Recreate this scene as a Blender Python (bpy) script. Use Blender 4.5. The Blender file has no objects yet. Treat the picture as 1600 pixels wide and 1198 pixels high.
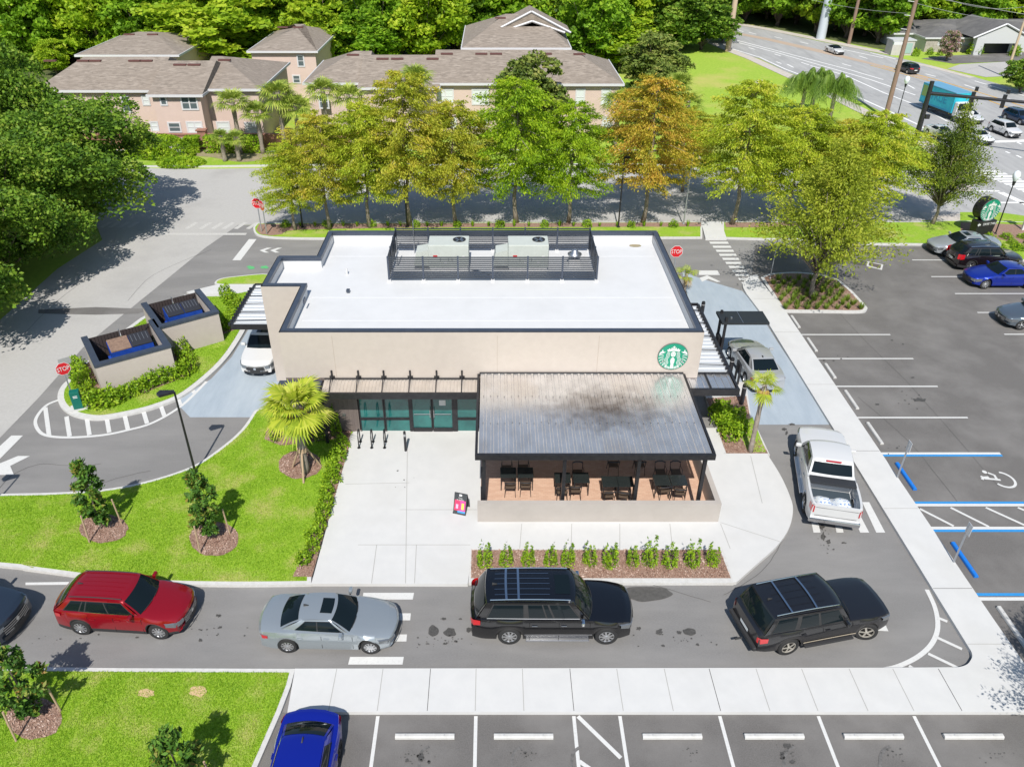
import bpy, bmesh, math, random
import numpy as np
from mathutils import Vector, Matrix
random.seed(7); RNG = np.random.default_rng(7)
R = math.radians
# ------------------------------------------------------------------ camera model
F, CX, CY, H = 1230.0, 770.0, 599.0, 22.3
TH = math.atan(790 / 1230); S, C = math.sin(TH), math.cos(TH)
def G(px, py, z=0.0):
    v = (py - CY) / F; u = (px - CX) / F
    t = (H - z) / (S + v * C)
    return Vector((u * t, (C - v * S) * t, z))
def HZ(py, Y):
    v = (py - CY) / F
    return H - Y * (S + v * C) / (C - v * S)
def XP(px, py, Y):
    v = (py - CY) / F
    return (px - CX) / F * Y / (C - v * S)
sc = bpy.context.scene
col = sc.collection
cam = bpy.data.cameras.new('camera'); co = bpy.data.objects.new('camera', cam); col.objects.link(co)
cam.sensor_width = 36; cam.lens = F / 1600 * 36
cam.shift_x = (800 - CX) / 1600; cam.shift_y = 0
co.location = (0, 0, H); co.rotation_euler = (math.pi / 2 - TH, 0, 0)
cam.clip_end = 3000; cam.clip_start = .5; sc.camera = co
# ------------------------------------------------------------------ light
w = bpy.data.worlds.new('World'); sc.world = w; w.use_nodes = True
nt = w.node_tree; nt.nodes.clear()
sky = nt.nodes.new('ShaderNodeTexSky'); sky.sky_type = 'NISHITA'; sky.sun_disc = False
SUN_EL, SUN_AZ = R(50), R(180 + 3)          # azimuth of the sun, clockwise from +Y
sky.sun_elevation = SUN_EL; sky.sun_rotation = SUN_AZ
sky.air_density = 1.3; sky.dust_density = .6; sky.ozone_density = 2.0
bg = nt.nodes.new('ShaderNodeBackground'); bg.inputs[1].default_value = .10
out = nt.nodes.new('ShaderNodeOutputWorld')
nt.links.new(sky.outputs[0], bg.inputs[0]); nt.links.new(bg.outputs[0], out.inputs[0])
sl = bpy.data.lights.new('sun', 'SUN'); so = bpy.data.objects.new('sun', sl); col.objects.link(so)
sl.energy = 5.0; sl.angle = R(.55); sl.color = (1, .955, .88)
d = Vector((math.sin(SUN_AZ) * math.cos(SUN_EL), math.cos(SUN_AZ) * math.cos(SUN_EL), math.sin(SUN_EL)))
so.rotation_euler = d.to_track_quat('Z', 'Y').to_euler(); so.location = d * 80
sc.view_settings.view_transform = 'Standard'; sc.view_settings.look = 'None'
sc.view_settings.exposure = 0.12; sc.view_settings.gamma = 1
sc.render.engine = 'CYCLES'
sc.cycles.max_bounces = 6; sc.cycles.diffuse_bounces = 3; sc.cycles.glossy_bounces = 3
sc.cycles.transmission_bounces = 4; sc.cycles.transparent_max_bounces = 8
sc.cycles.use_denoising = True
try: sc.cycles.denoiser = 'OPENIMAGEDENOISE'
except Exception: pass
# ------------------------------------------------------------------ materials
MATS = {}
def mat(name, c=(.5, .5, .5), rough=.6, metal=0, coat=0, c2=None, scale=8, detail=4, bump=0, bscale=None,
        c3=None, scale3=.5, spec=.5, emit=0, lo=.35, hi=.65, lo3=.4, hi3=.7, stretch=None, coord='Object'):
    if name in MATS: return MATS[name]
    m = bpy.data.materials.new(name); m.use_nodes = True; MATS[name] = m
    n, l = m.node_tree.nodes, m.node_tree.links
    p = n['Principled BSDF']
    p.inputs['Base Color'].default_value = (*c, 1); p.inputs['Roughness'].default_value = rough
    p.inputs['Metallic'].default_value = metal; p.inputs['Coat Weight'].default_value = coat
    p.inputs['Coat Roughness'].default_value = .04; p.inputs['Specular IOR Level'].default_value = spec
    if emit:
        p.inputs['Emission Color'].default_value = (*c, 1); p.inputs['Emission Strength'].default_value = emit
    if c2 or bump:
        tc = n.new('ShaderNodeTexCoord'); src = tc.outputs[coord]
        if stretch:
            mp = n.new('ShaderNodeMapping'); mp.inputs['Scale'].default_value = stretch
            l.new(src, mp.inputs[0]); src = mp.outputs[0]
    if c2:
        nz = n.new('ShaderNodeTexNoise'); nz.inputs['Scale'].default_value = scale; nz.inputs['Detail'].default_value = detail
        nz.inputs['Roughness'].default_value = .65
        l.new(src, nz.inputs['Vector'])
        mr = n.new('ShaderNodeMapRange'); mr.inputs[1].default_value = lo; mr.inputs[2].default_value = hi
        l.new(nz.outputs[0], mr.inputs[0])
        mx = n.new('ShaderNodeMix'); mx.data_type = 'RGBA'
        mx.inputs[6].default_value = (*c, 1); mx.inputs[7].default_value = (*c2, 1)
        l.new(mr.outputs[0], mx.inputs[0]); last = mx.outputs[2]
        if c3:
            nz3 = n.new('ShaderNodeTexNoise'); nz3.inputs['Scale'].default_value = scale3; nz3.inputs['Detail'].default_value = 6
            nz3.inputs['Roughness'].default_value = .6
            l.new(src, nz3.inputs['Vector'])
            mr3 = n.new('ShaderNodeMapRange'); mr3.inputs[1].default_value = lo3; mr3.inputs[2].default_value = hi3
            l.new(nz3.outputs[0], mr3.inputs[0])
            mx3 = n.new('ShaderNodeMix'); mx3.data_type = 'RGBA'
            l.new(mr3.outputs[0], mx3.inputs[0]); l.new(last, mx3.inputs[6]); mx3.inputs[7].default_value = (*c3, 1)
            last = mx3.outputs[2]
        l.new(last, p.inputs['Base Color'])
    if bump:
        nb = n.new('ShaderNodeTexNoise'); nb.inputs['Scale'].default_value = bscale or scale * 2; nb.inputs['Detail'].default_value = 3
        l.new(src, nb.inputs['Vector'])
        b = n.new('ShaderNodeBump'); b.inputs['Strength'].default_value = bump; b.inputs['Distance'].default_value = .02
        l.new(nb.outputs[0], b.inputs['Height']); l.new(b.outputs[0], p.inputs['Normal'])
    return m
def leafmat(name, cols, trans=.3, pscale=.5, dark=.55):
    """leaf colour varied per leaf, with broader patches"""
    if name in MATS: return MATS[name]
    m = bpy.data.materials.new(name); m.use_nodes = True; MATS[name] = m
    n, l = m.node_tree.nodes, m.node_tree.links; n.clear()
    geo = n.new('ShaderNodeNewGeometry'); cr = n.new('ShaderNodeValToRGB')
    e = cr.color_ramp.elements
    while len(e) < len(cols): e.new(.5)
    for i, c in enumerate(cols): e[i].position = i / (len(cols) - 1); e[i].color = (*c, 1)
    tc = n.new('ShaderNodeTexCoord'); nz = n.new('ShaderNodeTexNoise'); nz.inputs['Scale'].default_value = pscale; nz.inputs['Detail'].default_value = 3
    l.new(tc.outputs['Object'], nz.inputs['Vector'])
    a = n.new('ShaderNodeMath'); a.operation = 'MULTIPLY_ADD'; a.inputs[1].default_value = 1.6; a.inputs[2].default_value = -.55
    l.new(nz.outputs[0], a.inputs[0])
    b = n.new('ShaderNodeMath'); b.operation = 'MULTIPLY_ADD'; b.inputs[1].default_value = .55; l.new(geo.outputs['Random Per Island'], b.inputs[0]); l.new(a.outputs[0], b.inputs[2])
    l.new(b.outputs[0], cr.inputs[0])
    df = n.new('ShaderNodeBsdfPrincipled'); df.inputs['Roughness'].default_value = .55; df.inputs['Specular IOR Level'].default_value = .25
    tr = n.new('ShaderNodeBsdfTranslucent'); mx = n.new('ShaderNodeMixShader'); mx.inputs[0].default_value = trans
    l.new(cr.outputs[0], df.inputs['Base Color']); l.new(cr.outputs[0], tr.inputs[0])
    l.new(df.outputs[0], mx.inputs[1]); l.new(tr.outputs[0], mx.inputs[2])
    o = n.new('ShaderNodeOutputMaterial'); l.new(mx.outputs[0], o.inputs[0])
    return m
m_asph = mat('new_asphalt', (.185, .18, .177), .88, c2=(.225, .22, .216), scale=30, detail=9, c3=(.255, .248, .242), scale3=.42, bump=.6, bscale=110, lo3=.42, hi3=.72, stretch=(.45, 1.6, 1))
m_asph2 = mat('lot_asphalt', (.115, .108, .103), .88, c2=(.16, .152, .146), scale=26, detail=9, c3=(.205, .196, .188), scale3=.38, bump=.5, bscale=140, lo3=.42, hi3=.75)
m_old = mat('old_pavement', (.40, .39, .375), .9, c2=(.44, .43, .415), scale=6, detail=8, c3=(.34, .33, .32), scale3=.22, bump=.4, bscale=90, lo3=.5, hi3=.78)
m_hwy = mat('highway_asphalt', (.33, .33, .33), .85, c2=(.40, .40, .395), scale=.9, detail=6, c3=(.27, .27, .27), scale3=.5, stretch=(1.5, .25, 1), lo3=.5, hi3=.8)
m_conc = mat('concrete', (.54, .54, .535), .85, c2=(.575, .573, .565), scale=1.3, detail=8, c3=(.50, .495, .48), scale3=.32, bump=.12, bscale=120, lo3=.52, hi3=.85)
m_curb = mat('curb_concrete', (.50, .495, .48), .85, c2=(.57, .565, .555), scale=6, detail=6, bump=.2, bscale=80)
m_pad = mat('blue_grey_concrete', (.31, .365, .42), .7, c2=(.36, .415, .47), scale=2.2, detail=5, c3=(.43, .48, .52), scale3=.5, lo3=.5, hi3=.8, stretch=(1, .25, 1))
m_lawn = mat('lawn_grass', (.19, .34, .016), .9, c2=(.30, .45, .03), scale=11, detail=9, c3=(.44, .40, .15), scale3=.7, lo3=.5, hi3=.74, bump=1, bscale=60)
m_field = mat('field_grass', (.24, .38, .03), .9, c2=(.34, .47, .05), scale=3, detail=8, c3=(.46, .42, .12), scale3=.12, lo3=.48, hi3=.7)
m_mulch = mat('bark_mulch', (.20, .105, .075), .95, c2=(.38, .26, .20), scale=22, detail=6, bump=1.2, bscale=40)
m_paint = mat('white_road_paint', (.60, .60, .59), .7, c2=(.50, .50, .49), scale=14, detail=6, lo=.5, hi=.75)
m_blue = mat('blue_road_paint', (.02, .22, .55), .6, c2=(.035, .27, .6), scale=12, detail=5)
m_yel = mat('yellow_road_paint', (.62, .36, .05), .7)
m_joint = mat('joint_dark', (.34, .335, .32), .9)
m_jointd = mat('joint_black', (.08, .08, .08), .9)
m_stain = mat('oil_stain_black', (.05, .048, .045), .6, c2=(.09, .086, .082), scale=14)
m_damp = mat('damp_asphalt', (.07, .067, .063), .6, c2=(.1, .095, .09), scale=6)
m_soil = mat('soil_sand', (.33, .27, .18), .95, c2=(.22, .2, .1), scale=3, detail=7)
m_brick = mat('median_brick', (.46, .36, .28), .9, c2=(.40, .31, .24), scale=8)
# ------------------------------------------------------------------ mesh builder
class MB:
    def __init__(s): s.v = []; s.f = []; s.m = []
    def add(s, vs, fs, mi=0):
        k = len(s.v); s.v += [tuple(v) for v in vs]
        for f in fs: s.f.append([i + k for i in f]); s.m.append(mi)
        return s
    def box(s, c, d, rz=0, mi=0, M=None):
        x, y, z = [a / 2 for a in d]
        vs = [Vector((i * x, j * y, k * z)) for k in (-1, 1) for j in (-1, 1) for i in (-1, 1)]
        R_ = Matrix.Rotation(rz, 4, 'Z')
        vs = [R_ @ v + Vector(c) for v in vs]
        if M: vs = [M @ v for v in vs]
        return s.add(vs, [(0, 2, 3, 1), (4, 5, 7, 6), (0, 1, 5, 4), (2, 6, 7, 3), (1, 3, 7, 5), (0, 4, 6, 2)], mi)
    def b2(s, a, b, mi=0):
        return s.box([(p + q) / 2 for p, q in zip(a, b)], [abs(q - p) for p, q in zip(a, b)], 0, mi)
    def prism(s, poly, z0, z1, mi=0, side=None):
        n = len(poly); ar = sum(poly[i][0] * poly[(i + 1) % n][1] - poly[(i + 1) % n][0] * poly[i][1] for i in range(n))
        if ar < 0: poly = poly[::-1]
        vs = [(p[0], p[1], z0) for p in poly] + [(p[0], p[1], z1) for p in poly]
        s.add(vs, [list(range(n, 2 * n))], mi)
        s.add(vs, [(i, (i + 1) % n, n + (i + 1) % n, n + i) for i in range(n)], mi if side is None else side)
        return s
    def sheet(s, poly, z, mi=0):
        n = len(poly); ar = sum(poly[i][0] * poly[(i + 1) % n][1] - poly[(i + 1) % n][0] * poly[i][1] for i in range(n))
        if ar < 0: poly = poly[::-1]
        return s.add([(p[0], p[1], z) for p in poly], [list(range(n))], mi)
    def tube(s, p0, p1, r0, r1=None, n=8, mi=0, cap=True):
        p0, p1 = Vector(p0), Vector(p1); r1 = r0 if r1 is None else r1
        z = (p1 - p0).normalized(); a = Vector((0, 0, 1)) if abs(z.z) < .9 else Vector((1, 0, 0))
        x = z.cross(a).normalized(); y = z.cross(x)
        vs = []
        for p, r in ((p0, r0), (p1, r1)):
            vs += [p + (x * math.cos(t) + y * math.sin(t)) * r for t in [2 * math.pi * i / n for i in range(n)]]
        fs = [(i, n + i, n + (i + 1) % n, (i + 1) % n) for i in range(n)]
        if cap: fs += [list(range(n)), list(range(2 * n - 1, n - 1, -1))]
        return s.add(vs, fs, mi)
    def path(s, pts, r, n=6, mi=0):
        rs = r if isinstance(r, (list, tuple)) else [r] * len(pts)
        pts = [Vector(p) for p in pts]; vs = []; m = len(pts)
        for i, p in enumerate(pts):
            z = (pts[min(i + 1, m - 1)] - pts[max(i - 1, 0)]).normalized()
            a = Vector((0, 0, 1)) if abs(z.z) < .95 else Vector((1, 0, 0))
            x = z.cross(a).normalized(); y = z.cross(x)
            vs += [p + (x * math.cos(t) + y * math.sin(t)) * rs[i] for t in [2 * math.pi * k / n for k in range(n)]]
        fs = [(i * n + k, (i + 1) * n + k, (i + 1) * n + (k + 1) % n, i * n + (k + 1) % n) for i in range(m - 1) for k in range(n)]
        fs += [list(range(n)), list(range(m * n - 1, (m - 1) * n - 1, -1))]
        return s.add(vs, fs, mi)
    def lathe(s, prof, c=(0, 0, 0), n=24, mi=0, axis='Z', cap=True):
        vs = []; m = len(prof)
        for r, z in prof:
            for i in range(n):
                t = 2 * math.pi * i / n; a, b = r * math.cos(t), r * math.sin(t)
                vs.append((c[0] + a, c[1] + b, c[2] + z) if axis == 'Z' else (c[0] + a, c[1] + z, c[2] + b))
        fs = [(j * n + i, j * n + (i + 1) % n, (j + 1) * n + (i + 1) % n, (j + 1) * n + i) for j in range(m - 1) for i in range(n)]
        if cap: fs += [list(range(n))[::-1], list(range((m - 1) * n, m * n))]
        return s.add(vs, fs, mi)
    def grid(s, P, mi=0, flip=False):
        a, b = len(P), len(P[0])
        fs = [(i * b + j, i * b + j + 1, (i + 1) * b + j + 1, (i + 1) * b + j) for i in range(a - 1) for j in range(b - 1)]
        if flip: fs = [f[::-1] for f in fs]
        return s.add([p for r in P for p in r], fs, mi)
    def ribbon(s, pts, wd, z, mi=0):
        pts = [Vector((p[0], p[1], 0)) for p in pts]; m = len(pts); L = []; Rr = []
        for i, p in enumerate(pts):
            t = (pts[min(i + 1, m - 1)] - pts[max(i - 1, 0)]).normalized(); nrm = Vector((-t.y, t.x, 0)) * wd / 2
            L.append((p + nrm)[:2] + (z,)); Rr.append((p - nrm)[:2] + (z,))
        return s.grid([Rr, L], mi)
    def build(s, name, mats, parent=None, smooth=False, kind=None, bevel=0, recalc=True):
        me = bpy.data.meshes.new(name); me.from_pydata(s.v, [], s.f)
        for m in (mats if isinstance(mats, (list, tuple)) else [mats]): me.materials.append(m)
        if max(s.m, default=0): me.polygons.foreach_set('material_index', s.m)
        if recalc:
            b = bmesh.new(); b.from_mesh(me); bmesh.ops.recalc_face_normals(b, faces=b.faces[:]); b.to_mesh(me); b.free()
        if smooth:
            me.shade_smooth() if smooth is True else me.set_sharp_from_angle(angle=R(smooth))
            if smooth is not True: pass
        me.update()
        o = bpy.data.objects.new(name, me); col.objects.link(o)
        if parent: o.parent = parent
        if kind: o['kind'] = kind
        if bevel:
            bv = o.modifiers.new('bevel', 'BEVEL'); bv.width = bevel; bv.segments = 2; bv.limit_method = 'ANGLE'
        return o
def tag(o, label, cat, group=None):
    o['label'] = label; o['category'] = cat
    if group: o['group'] = group
    return o
def thing(name, label, cat, loc=(0, 0, 0), rz=0, group=None):
    o = bpy.data.objects.new(name, None); col.objects.link(o); o.empty_display_size = .2
    o.location = loc; o.rotation_euler = (0, 0, rz)
    return tag(o, label, cat, group)
def dup(root, loc, rz=0, label=None, group=None, scale=None):
    r = root.copy(); col.objects.link(r); r.location = loc; r.rotation_euler = (0, 0, rz)
    if scale: r.scale = scale if hasattr(scale, '__len__') else (scale,) * 3
    if label: r['label'] = label
    if group: r['group'] = group
    for ch in list(root.children):
        c = ch.copy(); col.objects.link(c); c.parent = r
        for g in ch.children:
            d_ = g.copy(); col.objects.link(d_); d_.parent = c
    return r
def text(s, name, size, m, parent, loc, rot, sx=1, ext=.004):
    cu = bpy.data.curves.new(name, 'FONT'); cu.body = s; cu.size = size; cu.align_x = 'CENTER'; cu.align_y = 'CENTER'; cu.extrude = ext
    to = bpy.data.objects.new('tmp', cu); col.objects.link(to); bpy.context.view_layer.update()
    me = bpy.data.meshes.new_from_object(to.evaluated_get(bpy.context.evaluated_depsgraph_get())); bpy.data.objects.remove(to)
    me.materials.clear(); me.materials.append(m); o = bpy.data.objects.new(name, me); col.objects.link(o)
    o.location = loc; o.rotation_euler = rot; o.scale = (sx, 1, 1); o.parent = parent
    return o
def px(pts, z=0): return [G(p[0], p[1], z)[:2] for p in pts]
def cat_(pts, k=6, closed=False):
    """Catmull-Rom through points"""
    n = len(pts); o = []
    rng = range(n) if closed else range(n - 1)
    for i in rng:
        g = (lambda j: pts[j % n]) if closed else (lambda j: pts[max(0, min(n - 1, j))])
        a, b, c, e = [np.array(g(i + q)[:2], float) for q in (-1, 0, 1, 2)]
        for s_ in range(k):
            t = s_ / k
            o.append(tuple(.5 * (2 * b + (c - a) * t + (2 * a - 5 * b + 4 * c - e) * t * t + (3 * b - a - 3 * c + e) * t ** 3)))
    if not closed: o.append(tuple(pts[-1][:2]))
    return o
def inset(poly, d_):
    n = len(poly); ar = sum(poly[i][0] * poly[(i + 1) % n][1] - poly[(i + 1) % n][0] * poly[i][1] for i in range(n))
    if ar < 0: poly = poly[::-1]
    o = []
    for i in range(n):
        a, b, c = Vector(poly[i - 1][:2]), Vector(poly[i][:2]), Vector(poly[(i + 1) % n][:2])
        u = (b - a).normalized(); v = (c - b).normalized()
        n1 = Vector((-u.y, u.x)); n2 = Vector((-v.y, v.x)); q = (n1 + n2)
        q = q / max(.35, q.length_squared) * 2 * d_
        if q.length > 2.5 * d_: q = q.normalized() * 2.5 * d_
        o.append(tuple(b + q))
    return o
def inpoly(x, y, poly):
    r = np.zeros(len(x), bool); n = len(poly)
    for i in range(n):
        x1, y1 = poly[i][:2]; x2, y2 = poly[(i + 1) % n][:2]
        if y1 == y2: continue
        c = ((y1 > y) != (y2 > y)) & (x < (x2 - x1) * (y - y1) / (y2 - y1) + x1); r ^= c
    return r
def np_mesh(name, V, nper, mats, parent=None, kind=None, smooth=False):
    """V: (N*nper,3) separate polygons of nper verts"""
    me = bpy.data.meshes.new(name); nv = len(V); nf = nv // nper
    me.vertices.add(nv); me.vertices.foreach_set('co', np.ascontiguousarray(V, dtype=np.float32).ravel())
    me.loops.add(nv); me.loops.foreach_set('vertex_index', np.arange(nv, dtype=np.int32))
    me.polygons.add(nf); me.polygons.foreach_set('loop_start', np.arange(0, nv, nper, dtype=np.int32))
    me.polygons.foreach_set('loop_total', np.full(nf, nper, dtype=np.int32))
    me.materials.append(mats); me.update(calc_edges=True)
    o = bpy.data.objects.new(name, me); col.objects.link(o)
    if parent: o.parent = parent
    if kind: o['kind'] = kind
    return o
def ordn(i): return ['first', 'second', 'third', 'fourth', 'fifth', 'sixth', 'seventh', 'eighth', 'ninth', 'tenth', 'eleventh', 'twelfth',
    'thirteenth', 'fourteenth', 'fifteenth', 'sixteenth', 'seventeenth', 'eighteenth', 'nineteenth', 'twentieth', 'twenty-first', 'twenty-second',
    'twenty-third', 'twenty-fourth', 'twenty-fifth', 'twenty-sixth', 'twenty-seventh', 'twenty-eighth', 'twenty-ninth', 'thirtieth'][i]
# ================================================================== GROUND
def struct(name, mb, m, **k): return mb.build(name, m, kind='structure', **k)
struct('ground', MB().sheet([(-400, -60), (400, -60), (400, 900), (-400, 900)], -.01), m_field)
struct('parking_asphalt', MB().sheet([(-60, 2), (46, 2)] + px([(1640, 395), (1400, 352), (600, 352), (250, 352), (-60, 560)]) + [(-60, 30)], 0), m_asph)
# parking lot asphalt right and bottom (slightly lighter)
struct('parking_lot', MB().sheet([(17.7, 2), (46, 2)] + px([(1640, 388), (1180, 383), (1175, 430)]) + [(17.7, 46)], .004)
       .sheet([(-7, 2), (17.7, 2), (17.7, 15.4), (-7, 15.4)], .004), m_asph2)
# pale street behind and to the left
STREET = px([(-260, 900), (-60, 735), (0, 684), (60, 622), (130, 543), (192, 492), (250, 445), (320, 388), (372, 352)]) + \
    px([(700, 347), (1150, 347), (1480, 348), (1660, 352), (1660, 268), (1480, 268), (1100, 262), (800, 262), (390, 263), (330, 264), (270, 264), (200, 262), (60, 262), (-100, 262), (-100, 300), (60, 300), (120, 320), (150, 350), (160, 375), (90, 420), (0, 500), (-140, 600), (-260, 700)])
struct('street', MB().sheet(STREET, .008), m_old)
mb = MB()
struct('asphalt_patch', mb.sheet(px([(60, 484), (150, 480), (236, 483), (215, 490), (150, 492), (60, 490)]), .012), m_asph2)
# arterial road
NEAR = [(1095, 62), (1138, 78), (1187, 92), (1228, 112), (1285, 133), (1329, 152), (1380, 176), (1432, 201), (1475, 226), (1520, 256)]
FAR = [(1095, 30), (1140, 38), (1200, 48), (1280, 65), (1340, 77), (1440, 99), (1523, 121), (1600, 143), (1700, 172), (1800, 205)]
struct('highway', MB().sheet(px(NEAR + [(1500, 300), (1478, 345), (1900, 352)] + FAR[::-1]), .012), m_hwy)
struct('driveway', MB().sheet(px([(1480, 108), (1500, 101), (1570, 97), (1640, 100), (1700, 130), (1600, 118), (1540, 121)]), .016), m_old)
struct('office_parking_lot', MB().sheet(px([(1440, 92), (1470, 88), (1600, 82), (1700, 84), (1700, 96), (1560, 97), (1490, 100)]), .02), m_asph2)
def line(pts, wd, m=None, z=.02, name='road_marking'):
    return struct(name, MB().ribbon(px(pts), wd, z), m or m_paint)
mk = MB(); Z = .02
W_ = .16
mk.ribbon(px([(1138, 75), (1187, 90), (1228, 109), (1285, 130), (1329, 147), (1380, 170), (1432, 194), (1475, 219)]), .28, Z)
for L_ in ([(1141, 61), (1211, 79), (1329, 110), (1380, 125)], [(1141, 64), (1211, 82), (1360, 125), (1430, 149)], [(1266, 103), (1320, 118), (1380, 145), (1440, 168), (1480, 190)],
           [(1162, 50), (1142, 45)], [(1360, 83), (1400, 93)], [(1523, 127), (1600, 150)], [(1318, 78), (1380, 91)]):
    mk.ribbon(px(L_), .24, Z)
for a, b in [((1170, 51), (1182, 54)), ((1210, 58), (1222, 61)), ((1250, 66), (1263, 69)), ((1342, 88), (1355, 92)), ((1446, 116), (1462, 120)), ((1507, 133), (1525, 139)), ((1576, 155), (1597, 162)),
             ((1170, 75), (1180, 78)), ((1210, 85), (1220, 88)), ((1213, 97), (1221, 100)), ((1230, 101), (1240, 106)), ((1252, 98), (1264, 102)), ((1316, 100), (1330, 104)), ((1300, 128), (1318, 136)),
             ((1571, 237), (1578, 240)), ((1588, 243), (1596, 247)), ((1588, 222), (1596, 226)), ((1418, 133), (1429, 139))]:
    mk.ribbon(px([a, b]), .24, Z)
mk.ribbon(px([(1553, 222), (1640, 219)]), .7, Z)
for i in range(9):   # crosswalk on the highway
    y = 268 + i * 4.0; x = 1556 + (i - 2) * 8
    mk.ribbon(px([(x - 18 + i * 1.5, y), (x + 22 + i * 3, y)]), .5, Z)
mk.ribbon(px([(1525, 299), (1562, 299)]), .3, Z); mk.ribbon(px([(1527, 317), (1600, 317)]), .3, Z); mk.ribbon(px([(1563, 301), (1600, 318), (1640, 338)]), .6, Z)
struct('highway_marking', mk, mat('highway_paint', (.78, .78, .77), .7))
mk = MB()
mk.sheet(px([(1140, 52), (1200, 64), (1290, 85), (1360, 101), (1450, 125), (1450, 121), (1380, 103), (1290, 80), (1200, 60), (1140, 49)]), Z)
struct('median_strip', mk, m_brick)
mk = MB(); mk.ribbon(px([(1360, 102.5), (1452, 127), (1530, 152), (1600, 178), (1660, 200)]), .22, Z + .004); mk.ribbon(px([(1380, 103), (1456, 123), (1540, 148), (1610, 170)]), .22, Z + .004)
struct('yellow_marking', mk, m_yel)
struct('roadside_path', MB().ribbon(cat_(px([(1095, 60), (1148, 82), (1172, 91), (1196, 102), (1240, 122), (1280, 140), (1330, 165), (1375, 187), (1430, 216), (1465, 240), (1492, 275), (1505, 300)]), 5), 1.6, .024)
       .ribbon(px([(1400, 95.5), (1450, 103.5), (1520, 122)]), 1.2, .024).ribbon(px([(1140, 36), (1200, 46), (1280, 62), (1340, 74.5), (1400, 86)]), 2.0, .024)
       .ribbon(px([(1440, 338), (1500, 340), (1560, 343), (1680, 352)]), 1.6, .024), mat('old_path', (.46, .41, .36), .9, c2=(.54, .5, .46), scale=2))
struct('bare_ground', MB().sheet(cat_(px([(1175, 129), (1190, 125), (1202, 131), (1192, 136), (1180, 134)]), 4, True), .004), mat('sand_patch', (.55, .5, .42), .9))
struct('verge_grass', MB().sheet(px([(1500, 332), (1560, 332), (1660, 346), (1660, 390), (1500, 385), (1440, 352), (1440, 345), (1500, 345)]), .026), m_lawn)
# pale street markings
mk = MB()
for x in (322, 341, 358, 377, 396, 300, 195, 180, 167, 210):
    mk.ribbon(px([(x - 9, 358), (x + 7, 348)]) if x > 250 else px([(x - 9, 356), (x + 6, 347)]), .35, .014)
mk.ribbon(px([(240, 366), (385, 366)]), .4, .014)
struct('street_marking', mk, mat('worn_paint', (.55, .54, .52), .8, c2=(.42, .41, .39), scale=10))
# new lane markings
mk = MB()
def bar(pts, z=.014): mk.sheet(px(pts), z)
bar([(363, 407), (376, 407), (401, 374), (389, 374)])
for x0 in (405.5, 422): bar([(x0, 391.5), (x0 + 12, 387.5), (x0 + 19, 387.5), (x0 + 8, 391.8), (x0 + 15, 395), (x0 + 8, 395)])
bar([(-10, 720), (0, 717), (36, 680.5), (18, 680.5), (-10, 706)])                     # stop bar left
bar([(-12, 742), (22, 742), (16, 728), (47, 712.5), (28, 712.5), (0, 724), (-12, 722)])  # arrow left
bar([(1092, 423), (1121, 423), (1125, 430), (1092, 430)])
bar([(1105, 430.5), (1126, 440.5), (1120, 441), (1107, 436), (1097, 440.5), (1093, 434.5)][:6])
for i in range(11):
    x, y = 1108 + i * 5.0, 378 + i * 6.3
    wd = 29 - i * .9 if i < 9 else 17
    bar([(x, y), (x + wd, y), (x + wd + 2, y + 3.3), (x + 2, y + 3.3)])
for x0, x1 in ((1262, 1268), (1298, 1302), (1322, 1332), (1347, 1357)):            # crosswalk by the pickup
    bar([(x0, 784.5), (x0 + 11, 784.5), (x1 + 28 - 2, 832), (x1 + 14 - 2, 832)] if x0 > 1300 else [(x0, 790), (x0 + 10, 790), (x0 + 20, 832), (x0 + 9, 832)])
bar([(568, 926), (647, 926), (645, 936.5), (566, 936.5)]); bar([(610, 958), (642, 958), (641, 969), (609, 969)])
bar([(606, 991), (636, 991), (635, 1002), (604, 1002)]); bar([(547, 1026), (631, 1026), (629, 1038), (544, 1038)])
bar([(1352, 984), (1378, 964), (1388, 986)]); bar([(40, 910), (108, 909), (107, 913.5), (40, 914)])
# hatching at dumpster island
HL = cat_(px([(163, 592), (150, 605), (92, 625), (72, 634), (56, 655), (60, 672), (75, 681), (110, 683.5), (160, 680), (200, 672), (240, 660), (285, 633), (323, 596)][2:]), 6)
mk.ribbon(HL, .16, .014)
for a, b in (((71, 637), (77, 681)), ((104, 651), (109, 682)), ((136, 655), (140, 680)), ((167, 654), (171, 676)), ((195, 649), (200, 671)), ((224, 642), (230, 662)), ((251, 633), (257, 650)), ((278, 622), (282, 633)), ((301, 610), (305, 615))):
    mk.ribbon(px([a, b]), .2, .018)
# hatching bottom right corner
HL = cat_(px([(1448, 921), (1461, 950), (1465, 980), (1456, 1005), (1435, 1025), (1405, 1040), (1380, 1046)]), 6)
mk.ribbon(HL, .16, .014)
for a, b in (((1465, 965), (1480, 971)), ((1464, 996), (1503, 1014)), ((1450, 1021), (1498, 1044)), ((1420, 1040), (1428, 1045))):
    mk.ribbon(px([a, b]), .12, .018)
struct('lane_marking', mk, m_paint)
mk = MB()
for y, x0, x1 in ((406.5, 1425, 1475), (432.5, 1455, 1520), (459, 1492, 1640), (488.5, 1527, 1580), (522.5, 1569, 1640), (523, 1244, 1391), (560.5, 1271, 1427), (603.8, 1303, 1465), (652.5, 1337, 1512), (708.5, 1376, 1563), (789, 1428, 1700), (825, 1448, 1700), (935.5, 1528, 1720)):
    mk.ribbon(px([(x0, y), (x1, y)]), .11 if y < 700 else .16, .014)
for a, b in (((1437, 795), (1490, 822)), ((1485, 793), (1545, 823)), ((1540, 793), (1606, 823)), ((1590, 793), (1660, 822))):
    mk.ribbon(px([a, b]), .12, .018)
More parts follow.
